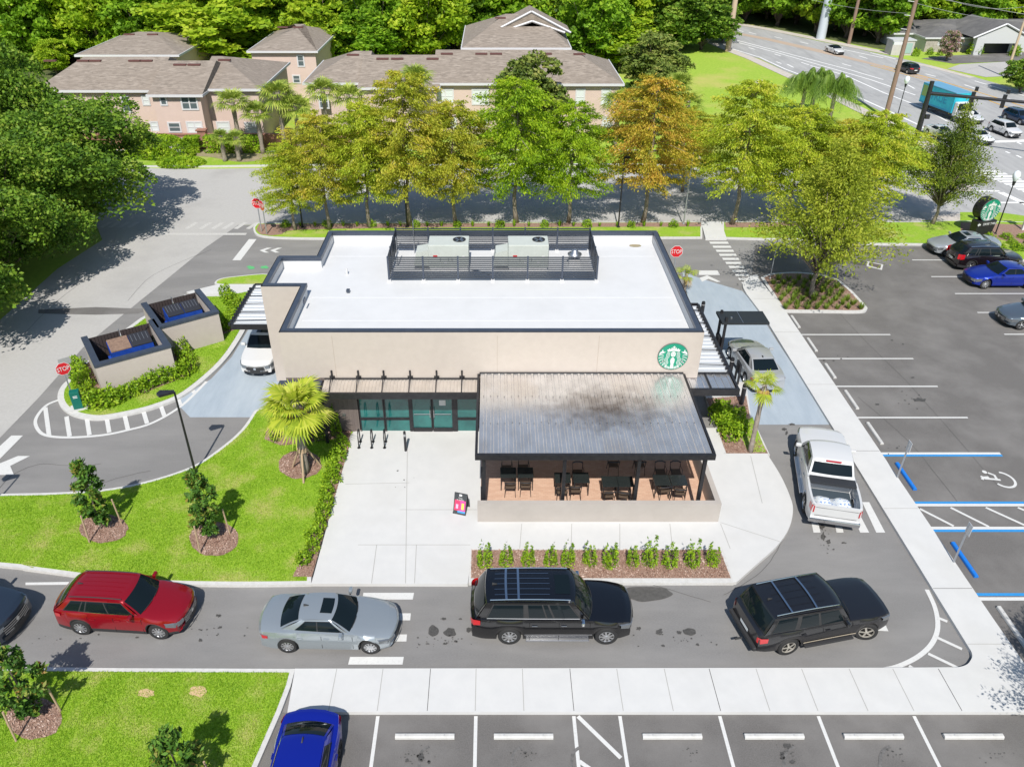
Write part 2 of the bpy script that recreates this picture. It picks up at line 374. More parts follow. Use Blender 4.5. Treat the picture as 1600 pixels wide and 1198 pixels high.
for x in (450, 590.5, 743.5, 896.5, 968.5, 1124.5, 1278.5, 1428):
    if x == 450: continue
    X = (x - CX) / F * G(CX, 1118).y * 0
    a = G(x, 1118.5); mk.ribbon([(a.x, a.y), (a.x, 5)], .11, .014)
mk.ribbon(px([(903, 1119), (970, 1184)]), .13, .018); mk.ribbon(px([(905, 1189), (925, 1203)]), .13, .018)
struct('parking_line', mk, m_paint)
mk = MB()
for y, x0, x1 in ((711.8, 1378, 1566), (785.4, 1426, 1700), (829.2, 1453, 1700), (928.8, 1526, 1720)):
    mk.ribbon(px([(x0, y), (x1, y)]), .14, .0165)
struct('blue_parking_line', mk, m_blue)
# wheelchair symbol
mk = MB(); c = G(1558, 749)
def wc(pts, wd):
    # symbol faces the parking aisle: up of the figure = +X side of the space turned to the left
    mk.ribbon([(c.x + p[1], c.y + p[0]) for p in pts], wd, .016)
ang = [R(a) for a in range(-40, 200, 12)]
mk.ribbon([(c.x + .25 + .46 * math.cos(a - 1.9), c.y - .02 + .52 * math.sin(a - 1.9)) for a in ang], .11, .016)
mk.ribbon([(c.x - .62, c.y + .22), (c.x - .5, c.y + .05), (c.x - .1, c.y + .0), (c.x + .12, c.y - .05)], .12, .019)
mk.ribbon([(c.x - .18, c.y + .45), (c.x + .02, c.y + .28), (c.x - .02, c.y + .0)], .11, .022)
mk.sheet([(c.x - .3 + .1 * math.cos(t), c.y + .5 + .12 * math.sin(t)) for t in [k * .5236 for k in range(12)]], .025)
mk.ribbon([(c.x - .68, c.y - .02), (c.x - .55, c.y + .12), (c.x - .3, c.y + .14)], .12, .027)
struct('wheelchair_marking', mk, m_paint)
# blue grey drive-through slabs
struct('drive_through_slab', MB().sheet(px([(1066, 425), (1100, 437), (1160, 455), (1182, 481), (1212, 530), (1262, 606), (1297, 663.5), (1170, 663.5), (1167, 640), (1150, 600), (1095, 560)]), .01)
       .sheet(px([(392, 652), (297, 652), (279, 633), (283, 622), (330, 592), (362, 558), (388, 515), (400, 470), (500, 470), (500, 652)]), .01), m_pad)
mk = MB()
for a, b in (((1125, 500), (1205, 500)), ((1140, 545), (1230, 545)), ((1150, 600), (1260, 600)), ((330, 592), (420, 592)), ((1212, 440), (1212, 440.5))): mk.ribbon(px([a, b]), .02, .016)
# raised pieces -------------------------------------------------------------
def raised(name, poly, top=m_lawn, cw=.16, h=.13, topname='lawn', sub=None):
    struct('kerb', MB().prism(poly, -.005, h), m_curb)
    i = inset(poly, cw)
    struct(topname, MB().sheet(i, h + .012), top)
    return i
WH = .13
L1 = cat_(px([(-330, 800), (-120, 782), (0, 775), (80, 773), (160, 768), (230, 755), (300, 732), (345, 703), (378, 674), (398, 645)]), 5) + px([(420, 634), (492, 634), (497, 668), (560, 676), (548, 690), (487, 905.5)]) + \
    cat_(px([(487, 916), (420, 917), (340, 917), (260, 915), (180, 910), (100, 900), (40, 892), (0, 887), (-330, 860)]), 4)
LAWN1 = raised('kerb', L1)
L2 = px([(-330, 1044), (0, 1045), (200, 1047), (462, 1048)]) + px([(455, 1075), (440, 1115), (404, 1198), (350, 1330), (-330, 1330)])
LAWN2 = raised('kerb', L2)
D1 = cat_(px([(168, 538), (120, 585), (98, 605), (91, 622), (96, 638), (112, 650), (135, 656), (160, 657), (200, 650), (240, 640), (285, 622), (325, 592), (355, 562), (378, 528), (392, 500), (402, 470)]), 5) + px([(408, 452), (345, 463), (290, 463), (220, 500)])
ISL = raised('kerb', D1, cw=.3)
isl2 = raised('kerb', cat_(px([(336, 444), (345, 438), (372, 434), (420, 431), (420, 446), (360, 448), (340, 447)]), 4, True), cw=.12)
struct('walk', MB().prism(px([(338, 448), (430, 446), (430, 460), (330, 462.5), (300, 464), (292, 459)]), 0, .14), m_conc)
# right tree island
T1 = cat_(px([(1188, 436), (1205, 430), (1250, 428), (1300, 436), (1325, 452), (1350, 478), (1354, 486), (1342, 490), (1290, 489.5)]), 5) + px([(1222, 489), (1206, 463)])
TISL = raised('kerb', T1, top=m_mulch, topname='mulch_bed', cw=.2)
# strip behind the shop
B1 = px([(402, 351)]) + cat_(px([(396, 358), (398, 366), (408, 371), (440, 374), (520, 375), (700, 375)]), 4) + px([(1097, 373.5), (1097, 349)])
BST = raised('kerb', B1, cw=.14)
B2 = px([(1128, 349), (1128, 374)]) + cat_(px([(1200, 376), (1280, 377), (1350, 383), (1440, 384), (1482, 386), (1490, 390)]), 4) + px([(1660, 420), (1660, 350), (1480, 347), (1440, 349)])
BST2 = raised('kerb', B2, cw=.14)
struct('path', MB().prism(px([(1095, 349), (1126, 349), (1135, 375.5), (1102, 375.5)]), 0, .145), m_conc)
mulch = MB()
mulch.sheet(px([(405, 353), (1095, 350.5), (1095, 357), (640, 358.5), (520, 360.5), (470, 362), (448, 364), (440, 369), (425, 371), (408, 369), (401, 362)]), .150)
mulch.sheet(px([(1132, 350.5), (1240, 350.5), (1290, 352), (1200, 358), (1134, 358)]), .150)
mulch.sheet(px([(1500, 350), (1640, 356), (1640, 405), (1590, 385), (1545, 372), (1500, 366)]), .150)
# front concrete
PL = px([(487, 915.5), (492, 898), (548, 690), (558, 672), (1172, 672)]) + cat_(px([(1196, 710), (1218, 745), (1233, 778), (1238, 800), (1232, 828), (1213, 856), (1180, 886), (1150, 913)]), 5) + px([(1145, 913), (1128, 862), (737, 862), (731, 916)])
struct('plaza', MB().prism(PL, 0, .14), m_conc)
struct('kerb', MB().prism(px([(735, 862), (1128, 862), (1146, 914), (732, 914)]), 0, .132), m_curb)
BED = px([(737, 863), (1124, 863), (1141, 907), (736, 907)]); mulch.sheet(BED, .146)
# bed right of the patio
RB = px([(1103, 626), (1165, 622), (1172, 660), (1199, 712), (1134, 712)])
struct('kerb', MB().prism(px([(1095, 600), (1165, 600), (1172, 650), (1202, 714), (1130, 714)]), 0, .136), m_curb)
struct('lawn', MB().sheet(px([(1150, 672), (1175, 655), (1196, 710), (1168, 710)]), .153), m_lawn)
mulch.sheet(RB, .148)
# beds along entry walk and building front
mulch.sheet(px([(546, 690), (548, 695), (488, 905), (458, 905), (475, 870), (505, 790), (532, 710), (520, 690), (500, 693), (440, 700), (414, 690), (418, 672), (440, 664), (495, 660), (552, 668)]), .150)
def ring(cx, cy, rx, ry, n=26, sd=0):
    rnd = random.Random(sd); return px([(cx + rx * math.cos(t) * (1 + rnd.uniform(-.05, .05)), cy + ry * math.sin(t) * (1 + rnd.uniform(-.05, .05))) for t in [2 * math.pi * i / n for i in range(n)]])
RINGS = [ring(469, 730, 34, 22, sd=1), ring(163, 830, 38, 22, sd=2), ring(336, 846, 38, 27, sd=3), ring(56, 1126, 44, 33, sd=4)]
for r_ in RINGS: mulch.sheet(r_, .158)
HB = px([(118, 560), (150, 555), (140, 640), (290, 590), (380, 520), (372, 500), (390, 470), (410, 460), (410, 475), (392, 530), (300, 605), (215, 628), (150, 645), (128, 637), (118, 600)])
mulch.sheet(px([(122, 585), (150, 560), (160, 615), (266, 580), (268, 530), (345, 505), (372, 500), (385, 512), (300, 545), (305, 575), (296, 590), (215, 622), (150, 640), (122, 636)]), .152)
struct('mulch', mulch, m_mulch)
# right long walk and lower walk
xl, xr = 16.3, 17.8
struct('walk', MB().prism([(xl, 17.5), (xr, 17.5)] + [(xr, G(1220, 486).y), (G(1186, 440).x, G(1186, 440).y)] + cat_(px([(1183, 432), (1172, 434), (1163, 441), (1160, 450), (1166, 462)]), 4) + [(xl, 41.5)], 0, .14), m_conc)
LW = cat_([(G(1380, 1046.5).x, G(1380, 1046.5).y), (G(1470, 1046).x, G(1470, 1046).y), (G(1500, 1045).x, G(1500, 1045).y), (G(1514, 1036).x, G(1514, 1036).y), (G(1514, 1018).x, G(1514, 1018).y), (xl, 19.2)], 5)
struct('walk', MB().prism([(G(450, 1116).x, 15.32), (G(462, 1048).x, G(462, 1048).y)] + LW + [(xr, 19.2), (xr + .05, 15.6), (xr + .9, 12), (xr + 2, 5), (xr - .2, 5), (xr - .2, 14.6), (xr - .5, 15.32)], 0, .142), m_conc)
jt = MB(); jd = MB()
def jl(a, b, dark=False, z=.147): (jd if dark else jt).ribbon([a[:2], b[:2]], .022 if not dark else .02, z)
for i, x in enumerate((527, 599, 673, 744, 816, 890, 963, 1037, 1107, 1180, 1251, 1325, 1393, 1464)):
    a = G(x, 1048.5); b = Vector((a.x, 15.36)); jl(a, b, i in (2, 5, 8, 13))
for y in (1010, 923, 798, 708, 604, 522, 470):
    a = G(900, y); jl(Vector((xl + .03, a.y)), Vector((xr - .03, a.y)), y in (708, 923))
for a, b in (((637, 690), (634, 915)), ((589, 855), (581, 915)), ((651, 855), (648, 915)), ((625, 800), (745, 800)), ((560, 855), (735, 855)), ((815, 822), (812, 861)), ((893, 822), (892, 861)), ((968, 822), (968, 861)), ((1046, 822), (1050, 861)), ((1125, 822), (1140, 861)),
             ((540, 760), (640, 758)), ((1130, 712), (1196, 711)), ((1125, 820), (1218, 850)), ((1172, 716), (1190, 790))):
    jl(G(*a), G(*b))
struct('walk_joint', jt, m_joint); struct('walk_joint', jd, m_jointd)
# stains
st = MB()
def blob(x, y, rx, ry, sd, z=.0215):
    rnd = random.Random(sd); n = 14; big = rx * ry > 60; off = [rnd.uniform(.82, 1.12) if big else rnd.uniform(.6, 1.25) for _ in range(n)]
    st.sheet(cat_(px([(x + rx * off[i] * math.cos(2 * math.pi * i / n), y + ry * off[i] * math.sin(2 * math.pi * i / n)) for i in range(n)]), 3, True), z)
for i, (x, y, rx, ry) in enumerate([(677, 986, 8, 9), (703, 988, 10, 7), (734, 984, 6, 4), (693, 967, 5, 2), (720, 967, 3, 1.5), (655, 1007, 2, 1), (668, 1006, 3, 1.2), (695, 1006, 4, 1.5), (712, 1002, 3, 2),
        (998, 982, 4, 3), (1030, 987, 6, 4), (1061, 988, 4, 3), (1036, 1009, 3, 2), (1077, 987, 11, 6), (1090, 1007, 3, 2), (342, 962, 4, 2.5), (344, 980, 3, 2), (313, 1000, 3, 2.5), (214, 996, 3, 1.5), (90, 962, 2, 1.5),
        (1286, 838, 3, 6), (1295, 846, 3, 4), (1284, 824, 4, 4), (1318, 848, 4, 1.5), (1225, 671, 4, 2), (1237, 663, 5, 1.6), (1229, 677, 2, 3), (1436, 625, 10, 3), (1371, 632, 4, 1.5), (1426, 590, 3, 1.2), (1394, 532, 2, 1), (1411, 538, 2, 1),
        (658, 1183, 7, 6), (636, 1188, 3, 3), (670, 1190, 3, 3), (1230, 1165, 6, 4), (1222, 1180, 4, 6), (1238, 1190, 5, 3), (820, 1176, 3, 2), (1325, 410, 1, 1), (378, 432, 1, 1)]):
    blob(x, y, rx, ry, i)
rs_ = random.Random(4)
for cx_, cy_, sx_, sy_, n_ in ((690, 1000, 40, 8, 26), (1060, 1000, 50, 12, 16), (655, 1182, 22, 12, 22), (1232, 1178, 16, 12, 16), (820, 1180, 18, 10, 14), (1080, 1180, 16, 10, 12), (1390, 1178, 20, 12, 14), (1560, 1180, 20, 10, 14), (1290, 850, 12, 22, 14), (330, 985, 50, 14, 14), (90, 1000, 40, 10, 8), (1420, 620, 30, 16, 10), (1400, 700, 30, 10, 6), (1310, 560, 30, 10, 6), (620, 760, 30, 20, 5)):
    for _ in range(n_): q = rs_.uniform(.5, 1.5); blob(cx_ + rs_.gauss(0, sx_ * .5), cy_ + rs_.gauss(0, sy_ * .5), q * 1.2, q * .8, rs_.random(), .0215 if cx_ != 620 else .149)
struct('oil_stain', st, m_stain)
ck = MB()
for pts in (((-10, 772), (20, 742), (60, 726), (100, 727), (130, 729), (158, 724)), ((120, 768), (180, 748), (235, 735)), ((1396, 790), (1420, 815), (1450, 870), (1475, 905)), ((1130, 930), (1180, 900), (1215, 860), (1228, 820)), ((1340, 620), (1420, 690), (1500, 790)), ((1250, 420), (1340, 520), (1420, 600), (1560, 760)), ((990, 905), (1060, 925), (1110, 940)), ((150, 425), (90, 470), (20, 540)), ((200, 470), (240, 430), (330, 390))):
    P_ = cat_(px(pts), 5); P_ = [(a + rs_.uniform(-.03, .03), b + rs_.uniform(-.03, .03)) for a, b in P_]; ck.ribbon(P_, .022, .0135)
struct('pavement_crack', ck, mat('crack_dark', (.1, .097, .094), .9))
tt_ = MB()
for x0 in (800, 893, 655, 1225, 1375): 
    P_ = cat_(px([(x0, 1198), (x0 + 1, 1182), (x0 + 6, 1172), (x0 + 16, 1166)]), 4); tt_.ribbon(P_, .1, .0155)
for y_, dx in ((968, 0), (1012, 0)): pass
struct('tyre_mark', tt_, mat('tyre_mark', (.10, .097, .094), .8, c2=(.17, .163, .158), scale=9))
st = MB(); blob(1012, 928, 42, 12, 99, .0185); struct('damp_patch', st, m_damp)
st = MB(); blob(392, 418, 6, 2.5, 5, .012); blob(413, 418, 6, 2.5, 6, .012); struct('green_paint_spot', st, mat('green_spray', (.10, .42, .16), .8))
st = MB(); blob(230, 1087, 13, 7, 8, .158); blob(311, 1084, 14, 9, 9, .158); blob(372 , 865, 1, 1, 3, .158); struct('bare_sand', st, mat('orange_sand', (.62, .42, .26), .9, c2=(.5, .36, .2), scale=20))
# grate in the lot
gt = MB(); g0 = px([(1355, 409), (1380, 414), (1378, 422), (1354, 416)]); gt.prism(g0, 0, .03)
o = struct('drain_grate', gt, m_curb); MB().sheet(inset(g0, .12), .035).build('grate', mat('iron_grate', (.12, .1, .09), .6), o)
g1 = MB().sheet(px([(1325, 410), (1340, 406), (1354, 409), (1353, 415), (1340, 414)]), .0185); struct('damp_patch', g1, m_damp)
# lawns behind the street
BG1 = px([(-100, 236), (60, 236), (250, 236), (420, 238), (700, 236), (1095, 236), (1095, 259), (600, 259), (392, 261), (330, 262), (240, 262), (60, 260), (-100, 260)])
raised('kerb', BG1, cw=.25, h=.12, top=m_lawn)
struct('sandy_ground', MB().sheet(cat_(px([(290, 240), (330, 237), (420, 240), (450, 246), (400, 254), (370, 255), (330, 248), (305, 246)]), 5, True), .145), m_soil)
# ================================================================== COFFEE SHOP
m_stuc = mat('tan_stucco', (.455, .402, .362), .85, c2=(.48, .427, .385), scale=3, detail=6, c3=(.42, .37, .335), scale3=.35, lo3=.5, hi3=.85, bump=.15, bscale=160)
m_cap = mat('slate_metal_coping', (.055, .068, .098), .35, metal=.3, c2=(.07, .085, .115), scale=3)
m_roof = mat('white_roof_membrane', (.59, .595, .60), .6, c2=(.615, .62, .625), scale=1.2, detail=7, c3=(.54, .545, .55), scale3=.35, lo3=.5, hi3=.85)
m_blk = mat('black_steel', (.018, .018, .022), .38, metal=.2, c2=(.03, .03, .034), scale=6)
m_dark = mat('dark_bronze_siding', (.12, .098, .09), .6, stretch=(12, 12, .2), c2=(.16, .13, .12), scale=2)
m_glass = mat('teal_glass', (.008, .085, .085), .05, spec=.9, c2=(.02, .15, .14), scale=.9)
m_floor_in = mat('pale_green_interior', (.35, .55, .42), .3, c2=(.12, .35, .3), scale=1.2)
m_silver = mat('brushed_steel', (.55, .56, .58), .3, metal=.9)
m_white = mat('white_paint', (.62, .62, .62), .5)
def corrug(name, base, stain, metal=.55, rough=.32, spots=True):
    if name in MATS: return MATS[name]
    m = mat(name, base, rough, metal=metal, c2=tuple(a * .8 for a in base), scale=1.5, detail=6, c3=stain, scale3=.33, lo3=.5, hi3=.72, stretch=(1, .6, 1))
    return m
m_corr = corrug('weathered_ribbed_metal', (.75, .76, .78), (.62, .58, .54), metal=.8, rough=.24)
m_corr_a = corrug('dusty_ribbed_metal', (.72, .66, .60), (.60, .53, .46), metal=.6, rough=.35)
m_corr_w = mat('pale_ribbed_metal', (.58, .6, .62), .4, metal=.25, c2=(.6, .63, .67), scale=2)
ZP, ZR = 5.5, 4.9
FY = 30.3; LX, RX = -9.42, 9.3; BX = -11.35; Y1, Y2, Y3 = 34.9, 38.6, 42.1
shop = thing('coffee_shop', 'tan stucco drive-through coffee shop with white flat roof and slate coping', 'coffee shop', (0, FY, 0))
def sp(p): return (p[0], p[1] - FY)
plan = [(LX, FY), (RX, FY), (RX, Y3), (LX + .12, Y3), (LX + .12, Y2), (BX, Y2), (BX, Y1), (LX, Y1)]
planL = [sp(p) for p in plan]
inn = inset(planL, .26)
mb = MB(); n = len(planL)
# outer wall faces (leaving storefront zone to parts) as one shell
mb.add([(p[0], p[1], z) for z in (0.02, ZP) for p in planL], [(i, (i + 1) % n, n + (i + 1) % n, n + i) for i in range(n) if i != 0])
mb.add([(LX, 0, 3.15), (RX, 0, 3.15), (RX, 0, ZP), (LX, 0, ZP)], [(0, 1, 2, 3)])
mb.build('wall', m_stuc, shop, recalc=True)
mb = MB()
mb.add([(p[0], p[1], z) for z in (ZR, ZP) for p in inn], [(i, n + i, n + (i + 1) % n, (i + 1) % n) for i in range(n)])
mb.sheet(inn, ZR)
mb.build('roof', m_roof, shop, recalc=False)
# coping
def coping(mb, plan_, wd, z0, z1, over=.04):
    o_ = inset(plan_, -over); i_ = inset(plan_, wd); k = len(o_)
    vs = [(p[0], p[1], z) for z in (z0, z1) for p in o_] + [(p[0], p[1], z) for z in (z0, z1) for p in i_]
    fs = []
    for i in range(k):
        j = (i + 1) % k
        fs += [(i, j, k + j, k + i), (k + i, k + j, 3 * k + j, 3 * k + i), (2 * k + j, 2 * k + i, 3 * k + i, 3 * k + j), (i, 2 * k + i, 2 * k + j, j)]
    mb.add(vs, fs)
mb = MB(); coping(mb, planL, .30, ZP - .14, ZP + .05); mb.build('coping', m_cap, shop)
# control joints in stucco + light seams
mb = MB()
for x in (-7.1, 0.2, 4.7): mb.b2((x - .008, -.004, 3.2), (x + .008, .0, ZP - .16))
mb.build('control_joint', mat('joint_tan', (.36, .3, .25), .9), shop)
# ground floor front
MB().b2((LX, .0, .02), (-6.3, .12, 3.15)).build('siding', m_dark, shop); MB().b2((-.6, .0, .02), (RX - .02, .12, 3.15)).build('siding', m_dark, shop)
mb = MB()
for i in range(17):
    x = LX + .12 + i * .21
    if x < -6.4: mb.b2((x, -.018, .03), (x + .03, .0, 3.12))
mb.build('siding_rib', m_dark, shop); mb = MB()
for i in range(46):
    x = -.5 + i * .21; mb.b2((x, -.018, .03), (x + .03, .0, 3.12))
mb.build('siding_rib', m_dark, shop)
# storefront
def pane(x0, x1, z0, z1, y=.05, name='window', parent=shop):
    f = MB(); t = .05
    f.b2((x0, y - .06, z0), (x0 + t, y + .04, z1)); f.b2((x1 - t, y - .06, z0), (x1, y + .04, z1))
    f.b2((x0 + t, y - .058, z0), (x1 - t, y + .038, z0 + t)); f.b2((x0 + t, y - .058, z1 - t), (x1 - t, y + .038, z1))
    o = f.build(name, m_blk, parent)
    MB().b2((x0 + t, y - .005, z0 + t), (x1 - t, y + .005, z1 - t)).build('pane', m_glass, o)
    return o
sx = [-5.93, -4.75, -3.5]
for a, b in ((-6.26, -5.09), (-5.07, -3.88), (-1.70, -.66)):
    pane(a, b, .08, .85); pane(a, b, .87, 2.75)
for a, b, hx in ((-3.80, -2.85, -2.93), (-2.83, -1.86, -2.75)):
    d_ = pane(a, b, .08, 2.6, name='door')
    MB().b2((a + .04, -.03, .04), (b - .04, .03, .34)).build('kick_plate', m_blk, d_)
    h = MB(); h.path([(hx, -.03, 1.0), (hx, -.14, 1.05), (hx, -.15, 1.25), (hx, -.14, 1.42), (hx, -.03, 1.47)], .022, 8); h.build('handle', m_silver, d_)
    MB().tube((a + .1, -.03, 1.15), (b - .1, -.03, 1.15), .018).build('push_bar', m_silver, d_)
    if a < -3: pass
    else: MB().b2((-2.5, .03, 1.6), (-2.2, .036, 1.9)).build('notice', m_white, d_)
mb = MB(); mb.b2((-6.3, -.02, 2.76), (-.6, .1, 3.15)); mb.b2((-3.88, -.02, .02), (-3.80, .1, 2.76)); mb.b2((-1.86, -.02, .02), (-1.70, .1, 2.76)); mb.b2((-3.8, -.01, 2.61), (-1.86, .09, 2.755))
mb.build('door_frame', m_blk, shop)
mb = MB(); mb.b2((-6.2, .5, .05), (-.7, 3.5, .06)); mb.b2((-6.2, 3.5, .05), (-.7, 3.6, 3.1)); mb.build('interior', m_floor_in, shop)
MB().b2((-7.05, -.06, 1.05), (-6.9, -.02, 1.2)).build('hose_tap', m_silver, shop)
# front awning
def ribbed(name, p, rib=.3, m=m_corr, parent=shop, along='y', hh=.035):
    """p: x0,x1,y0(front),y1(back),z0(front),z1(back)"""
    x0, x1, y0, y1, z0, z1 = p
    mb = MB()
    if along == 'y':
        xs = []; x = x0
        while x < x1 - .001:
            xs += [(x, 0), (x + rib * .55, 0), (x + rib * .62, hh), (x + rib * .9, hh), (min(x + rib * .999, x1), 0)]; x += rib
        P = [[(min(a, x1), y0, z0 + b) for a, b in xs], [(min(a, x1), y1, z1 + b) for a, b in xs]]
        mb.grid(P); mb.b2((x0, y0 + .01, min(z0, z1) - .08), (x1, y1 - .01, min(z0, z1) - .03))
    else:
        ys = []; y = y0
        while y < y1 - .001:
            ys += [(y, 0), (y + rib * .45, 0), (y + rib * .52, hh), (y + rib * .92, hh), (min(y + rib * .999, y1), 0)]; y += rib
        P = [[(x0, min(a, y1), z0 + b) for a, b in ys], [(x1, min(a, y1), z1 + b) for a, b in ys]]
        mb.grid(P); mb.b2((x0 + .01, y0, min(z0, z1) - .08), (x1 - .01, y1, min(z0, z1) - .03))
    return mb.build(name, m, parent)
aw = MB().b2((-7.75, -1.12, 2.72), (-.62, -1.0, 3.02)).b2((-7.75, -1.0, 2.74), (-7.65, .0, 3.0)).b2((-7.65, -1.0, 2.8), (-.62, -.02, 2.86)).build('awning', m_blk, shop)
ribbed('awning_sheet', (-7.65, -.62, -1.0, -.02, 2.98, 3.1), .16, m_corr_a, aw, hh=.02)
mb = MB()
for x in (-7.3, -6.1, -4.95, -3.75, -2.55, -1.4):
    mb.tube((x, -1.0, 3.02), (x, -.04, 3.5), .022); mb.b2((x - .12, -.05, 3.18), (x + .12, 0, 3.26)); mb.b2((x - .04, -.08, 3.1), (x + .04, 0, 3.55))
mb.b2((-7.65, -.1, 3.12), (-.62, -.04, 3.16)); mb.build('strut', m_blk, aw)
# side canopies
def side_canopy(x0, x1, y0, y1, z):
    y0 -= FY; y1 -= FY
    f = MB(); f.b2((x0, y0 - .08, z - .12), (x1, y0, z + .16)); f.b2((x0, y1, z - .12), (x1, y1 + .08, z + .16))
    xo = x1 if x1 > 0 else x0; f.b2((xo - .06, y0, z - .12), (xo + .06, y1, z + .14))
    for i in range(8):
        y = y0 + (y1 - y0) * (i + .5) / 8
    o = f.build('side_canopy', m_blk, shop)
    ribbed('canopy_sheet', (x0 + .06, x1 - .06, y0, y1, z + .02, z + .02), .34, m_corr_w, o, 'x', .06)
    s_ = MB()
    k = 5
    for i in range(k):
        y = y0 + (y1 - y0) * (i + .5) / k
        xi = x0 if x1 > 0 else x1
        s_.tube((xo, y, z + .12), (xi, y, z + .16), .02)
    nb = int((y1 - y0) / .34)
    for i in range(nb): s_.b2((xo - .16, y0 + i * .34, z + .05), (xo - .04, y0 + i * .34 + .12, z + .19))
    s_.build('strut', m_blk, o)
    return o
side_canopy(9.36, 10.95, 30.7, 37.6, 3.05)
side_canopy(-13.3, -11.4, 35.3, 40.0, 3.05)
o = MB().b2((8.7, -1.05, 2.85), (10.98, -.93, 3.2)).b2((10.88, -.93, 2.85), (10.98, .32, 3.18)).build('corner_canopy', m_blk, shop)
ribbed('canopy_sheet', (8.72, 10.86, -.93, .32, 3.1, 3.1), .3, m_corr, o, 'y', .03)
MB().b2((9.7, -.93, 3.1), (9.76, .32, 3.17)).build('strut', m_blk, o)
MB().b2((LX - .3, -1.0, 2.8), (-7.77, -.02, 3.02)).build('corner_canopy', m_cap, shop)
MB().b2((-7.75, -.95, .1), (-7.63, -.83, 2.75)).build('canopy_post', m_blk, shop)
# drive-through window on right wall, wall lamps
mb = MB(); mb.b2((9.3, 8.3, 1.0), (9.36, 10.2, 2.5)); o = mb.build('window', m_blk, shop); MB().b2((9.36, 8.4, 1.1), (9.37, 10.1, 2.4)).build('pane', m_glass, o)
MB().b2((9.3, 7.2, 3.4), (9.62, 7.5, 3.8)).build('wall_lamp', m_blk, shop)
# roof bits
mb = MB(); mb.tube((-7.6, 7.3, ZR), (-7.6, 7.3, ZR + .35), .06, n=10); mb.build('vent_pipe', m_white, shop)
mb = MB(); mb.box((-7.2, 5.15, ZR + .12), (.16, .2, .12)); mb.box((-8.95, 3.3, ZR + .5), (.06, .35, .22)); mb.build('roof_drain', m_cap, shop)
mb = MB()
for y in (2.2, 4.6, 9.6): mb.b2((LX + .5, y, ZR + .002), (RX - .5, y + .03, ZR + .006))
mb.build('roof_seam', mat('roof_seam', (.74, .75, .77), .7), shop)
MB().sheet([(8.0 + .35 * math.cos(t), 11.1 + .22 * math.sin(t)) for t in [i * .628 for i in range(10)]], ZR + .006).build('leaf_litter', m_soil, shop)
# ---- logo sign
def logo(parent, r, name='emblem', thick=.06, mg=None):
    """round crowned long-haired figure; local frame: x right, z up, faces -y"""
    mgn = mat('logo_green', (.0, .24, .145), .45); mw = mat('logo_white', (.60, .63, .62), .45)
    d_ = MB().lathe([(r, 0), (r, thick)], n=56, axis='Y').build('disc', mgn, parent)
    d_.rotation_euler = (0, 0, 0); d_.location = (0, -thick, 0)
    mb = MB(); y = -.012 - thick
    def poly(pts): mb.add([(a * r, y, b * r) for a, b in pts], [list(range(len(pts)))])
    def strip(pts, wd):
        P = [np.array(p, float) for p in pts]; L = []; Q = []
        for i, p in enumerate(P):
            t = P[min(i + 1, len(P) - 1)] - P[max(0, i - 1)]; t = t / np.linalg.norm(t); nn = np.array([-t[1], t[0]]) * wd / 2
            L.append(p + nn); Q.append(p - nn)
        for i in range(len(P) - 1): poly([L[i], L[i + 1], Q[i + 1], Q[i]])
    star = [(.0 + (.13 if k % 2 == 0 else .05) * math.sin(k * math.pi / 5), .74 + (.15 if k % 2 == 0 else .06) * math.cos(k * math.pi / 5)) for k in range(10)]
    poly(star)
    poly([(-.38, .38), (-.46, .56), (-.38, .55), (-.30, .66), (-.22, .58), (-.1, .64), (.1, .64), (.22, .58), (.30, .66), (.38, .55), (.46, .56), (.38, .38), (.2, .43), (0, .45), (-.2, .43)])
    for k in (-1, 1): poly([(k * .02, .64), (k * .16, .72), (k * .2, .6)])
    # face
    poly([(.17 * math.cos(t), .2 + .21 * math.sin(t)) for t in [2 * math.pi * i / 20 for i in range(20)]])
    # torso
    poly([(-.05, -.06), (-.14, -.2), (-.14, -.38), (-.09, -.6), (-.15, -.93), (.15, -.93), (.09, -.6), (.14, -.38), (.14, -.2), (.05, -.06)])
    for k in (-1, 1):
        for q, (o_, wd) in enumerate(((.27, .034), (.355, .034), (.44, .032))):
            strip([(k * (o_ * .86), .36), (k * (o_ + .0), .2), (k * o_, .0), (k * (o_ + .10), -.2), (k * (o_ + .02), -.45), (k * (o_ + .1), -.66), (k * (o_ + .16 - q * .04), -.8 + q * .05)][: 7], wd)
        # arms and tail flukes
        poly([(k * .98 * math.cos(.1), .16), (k * .62, .3), (k * .5, .42), (k * .6, .38), (k * .68, .40), (k * .74, .58), (k * .8, .42), (k * .9, .36)])
        poly([(k * .52, -.34), (k * .72, -.5), (k * .8, -.44), (k * .66, -.28)])
        for j in range(5):
            a = R(6 - j * 13); strip([(k * .97 * math.cos(a), .97 * math.sin(a)), (k * .8 * math.cos(a + .04), .8 * math.sin(a + .04) + .03), (k * .64 * math.cos(a + .02), .64 * math.sin(a + .02) + .02)], .052)
        for j in range(4):
            a = R(-60 - j * 6); strip([(k * .97 * math.cos(a), .97 * math.sin(a)), (k * .78 * math.cos(a + .05), .78 * math.sin(a + .05))], .05)
    mb.build(name, mw, parent, recalc=False)
    fm = MB(); y2 = y - .004
    def dk(x, z, a, b): fm.add([(p[0] * r, y2, p[1] * r) for p in ((x - a, z - b), (x + a, z - b), (x + a, z + b), (x - a, z + b))], [(0, 1, 2, 3)])
    dk(-.08, .24, .045, .014); dk(.08, .24, .045, .014); dk(0, .07, .04, .012); dk(0, .15, .012, .04)
    fm.build('face_line', mgn, parent)
    MB().lathe([(r * 1.03, 0), (r * 1.03, .05)], n=56, axis='Y').build('rim', mat('sign_rim', (.12, .12, .12), .4), parent).location = (0, -.05, 0)
sz = HZ(556, FY)
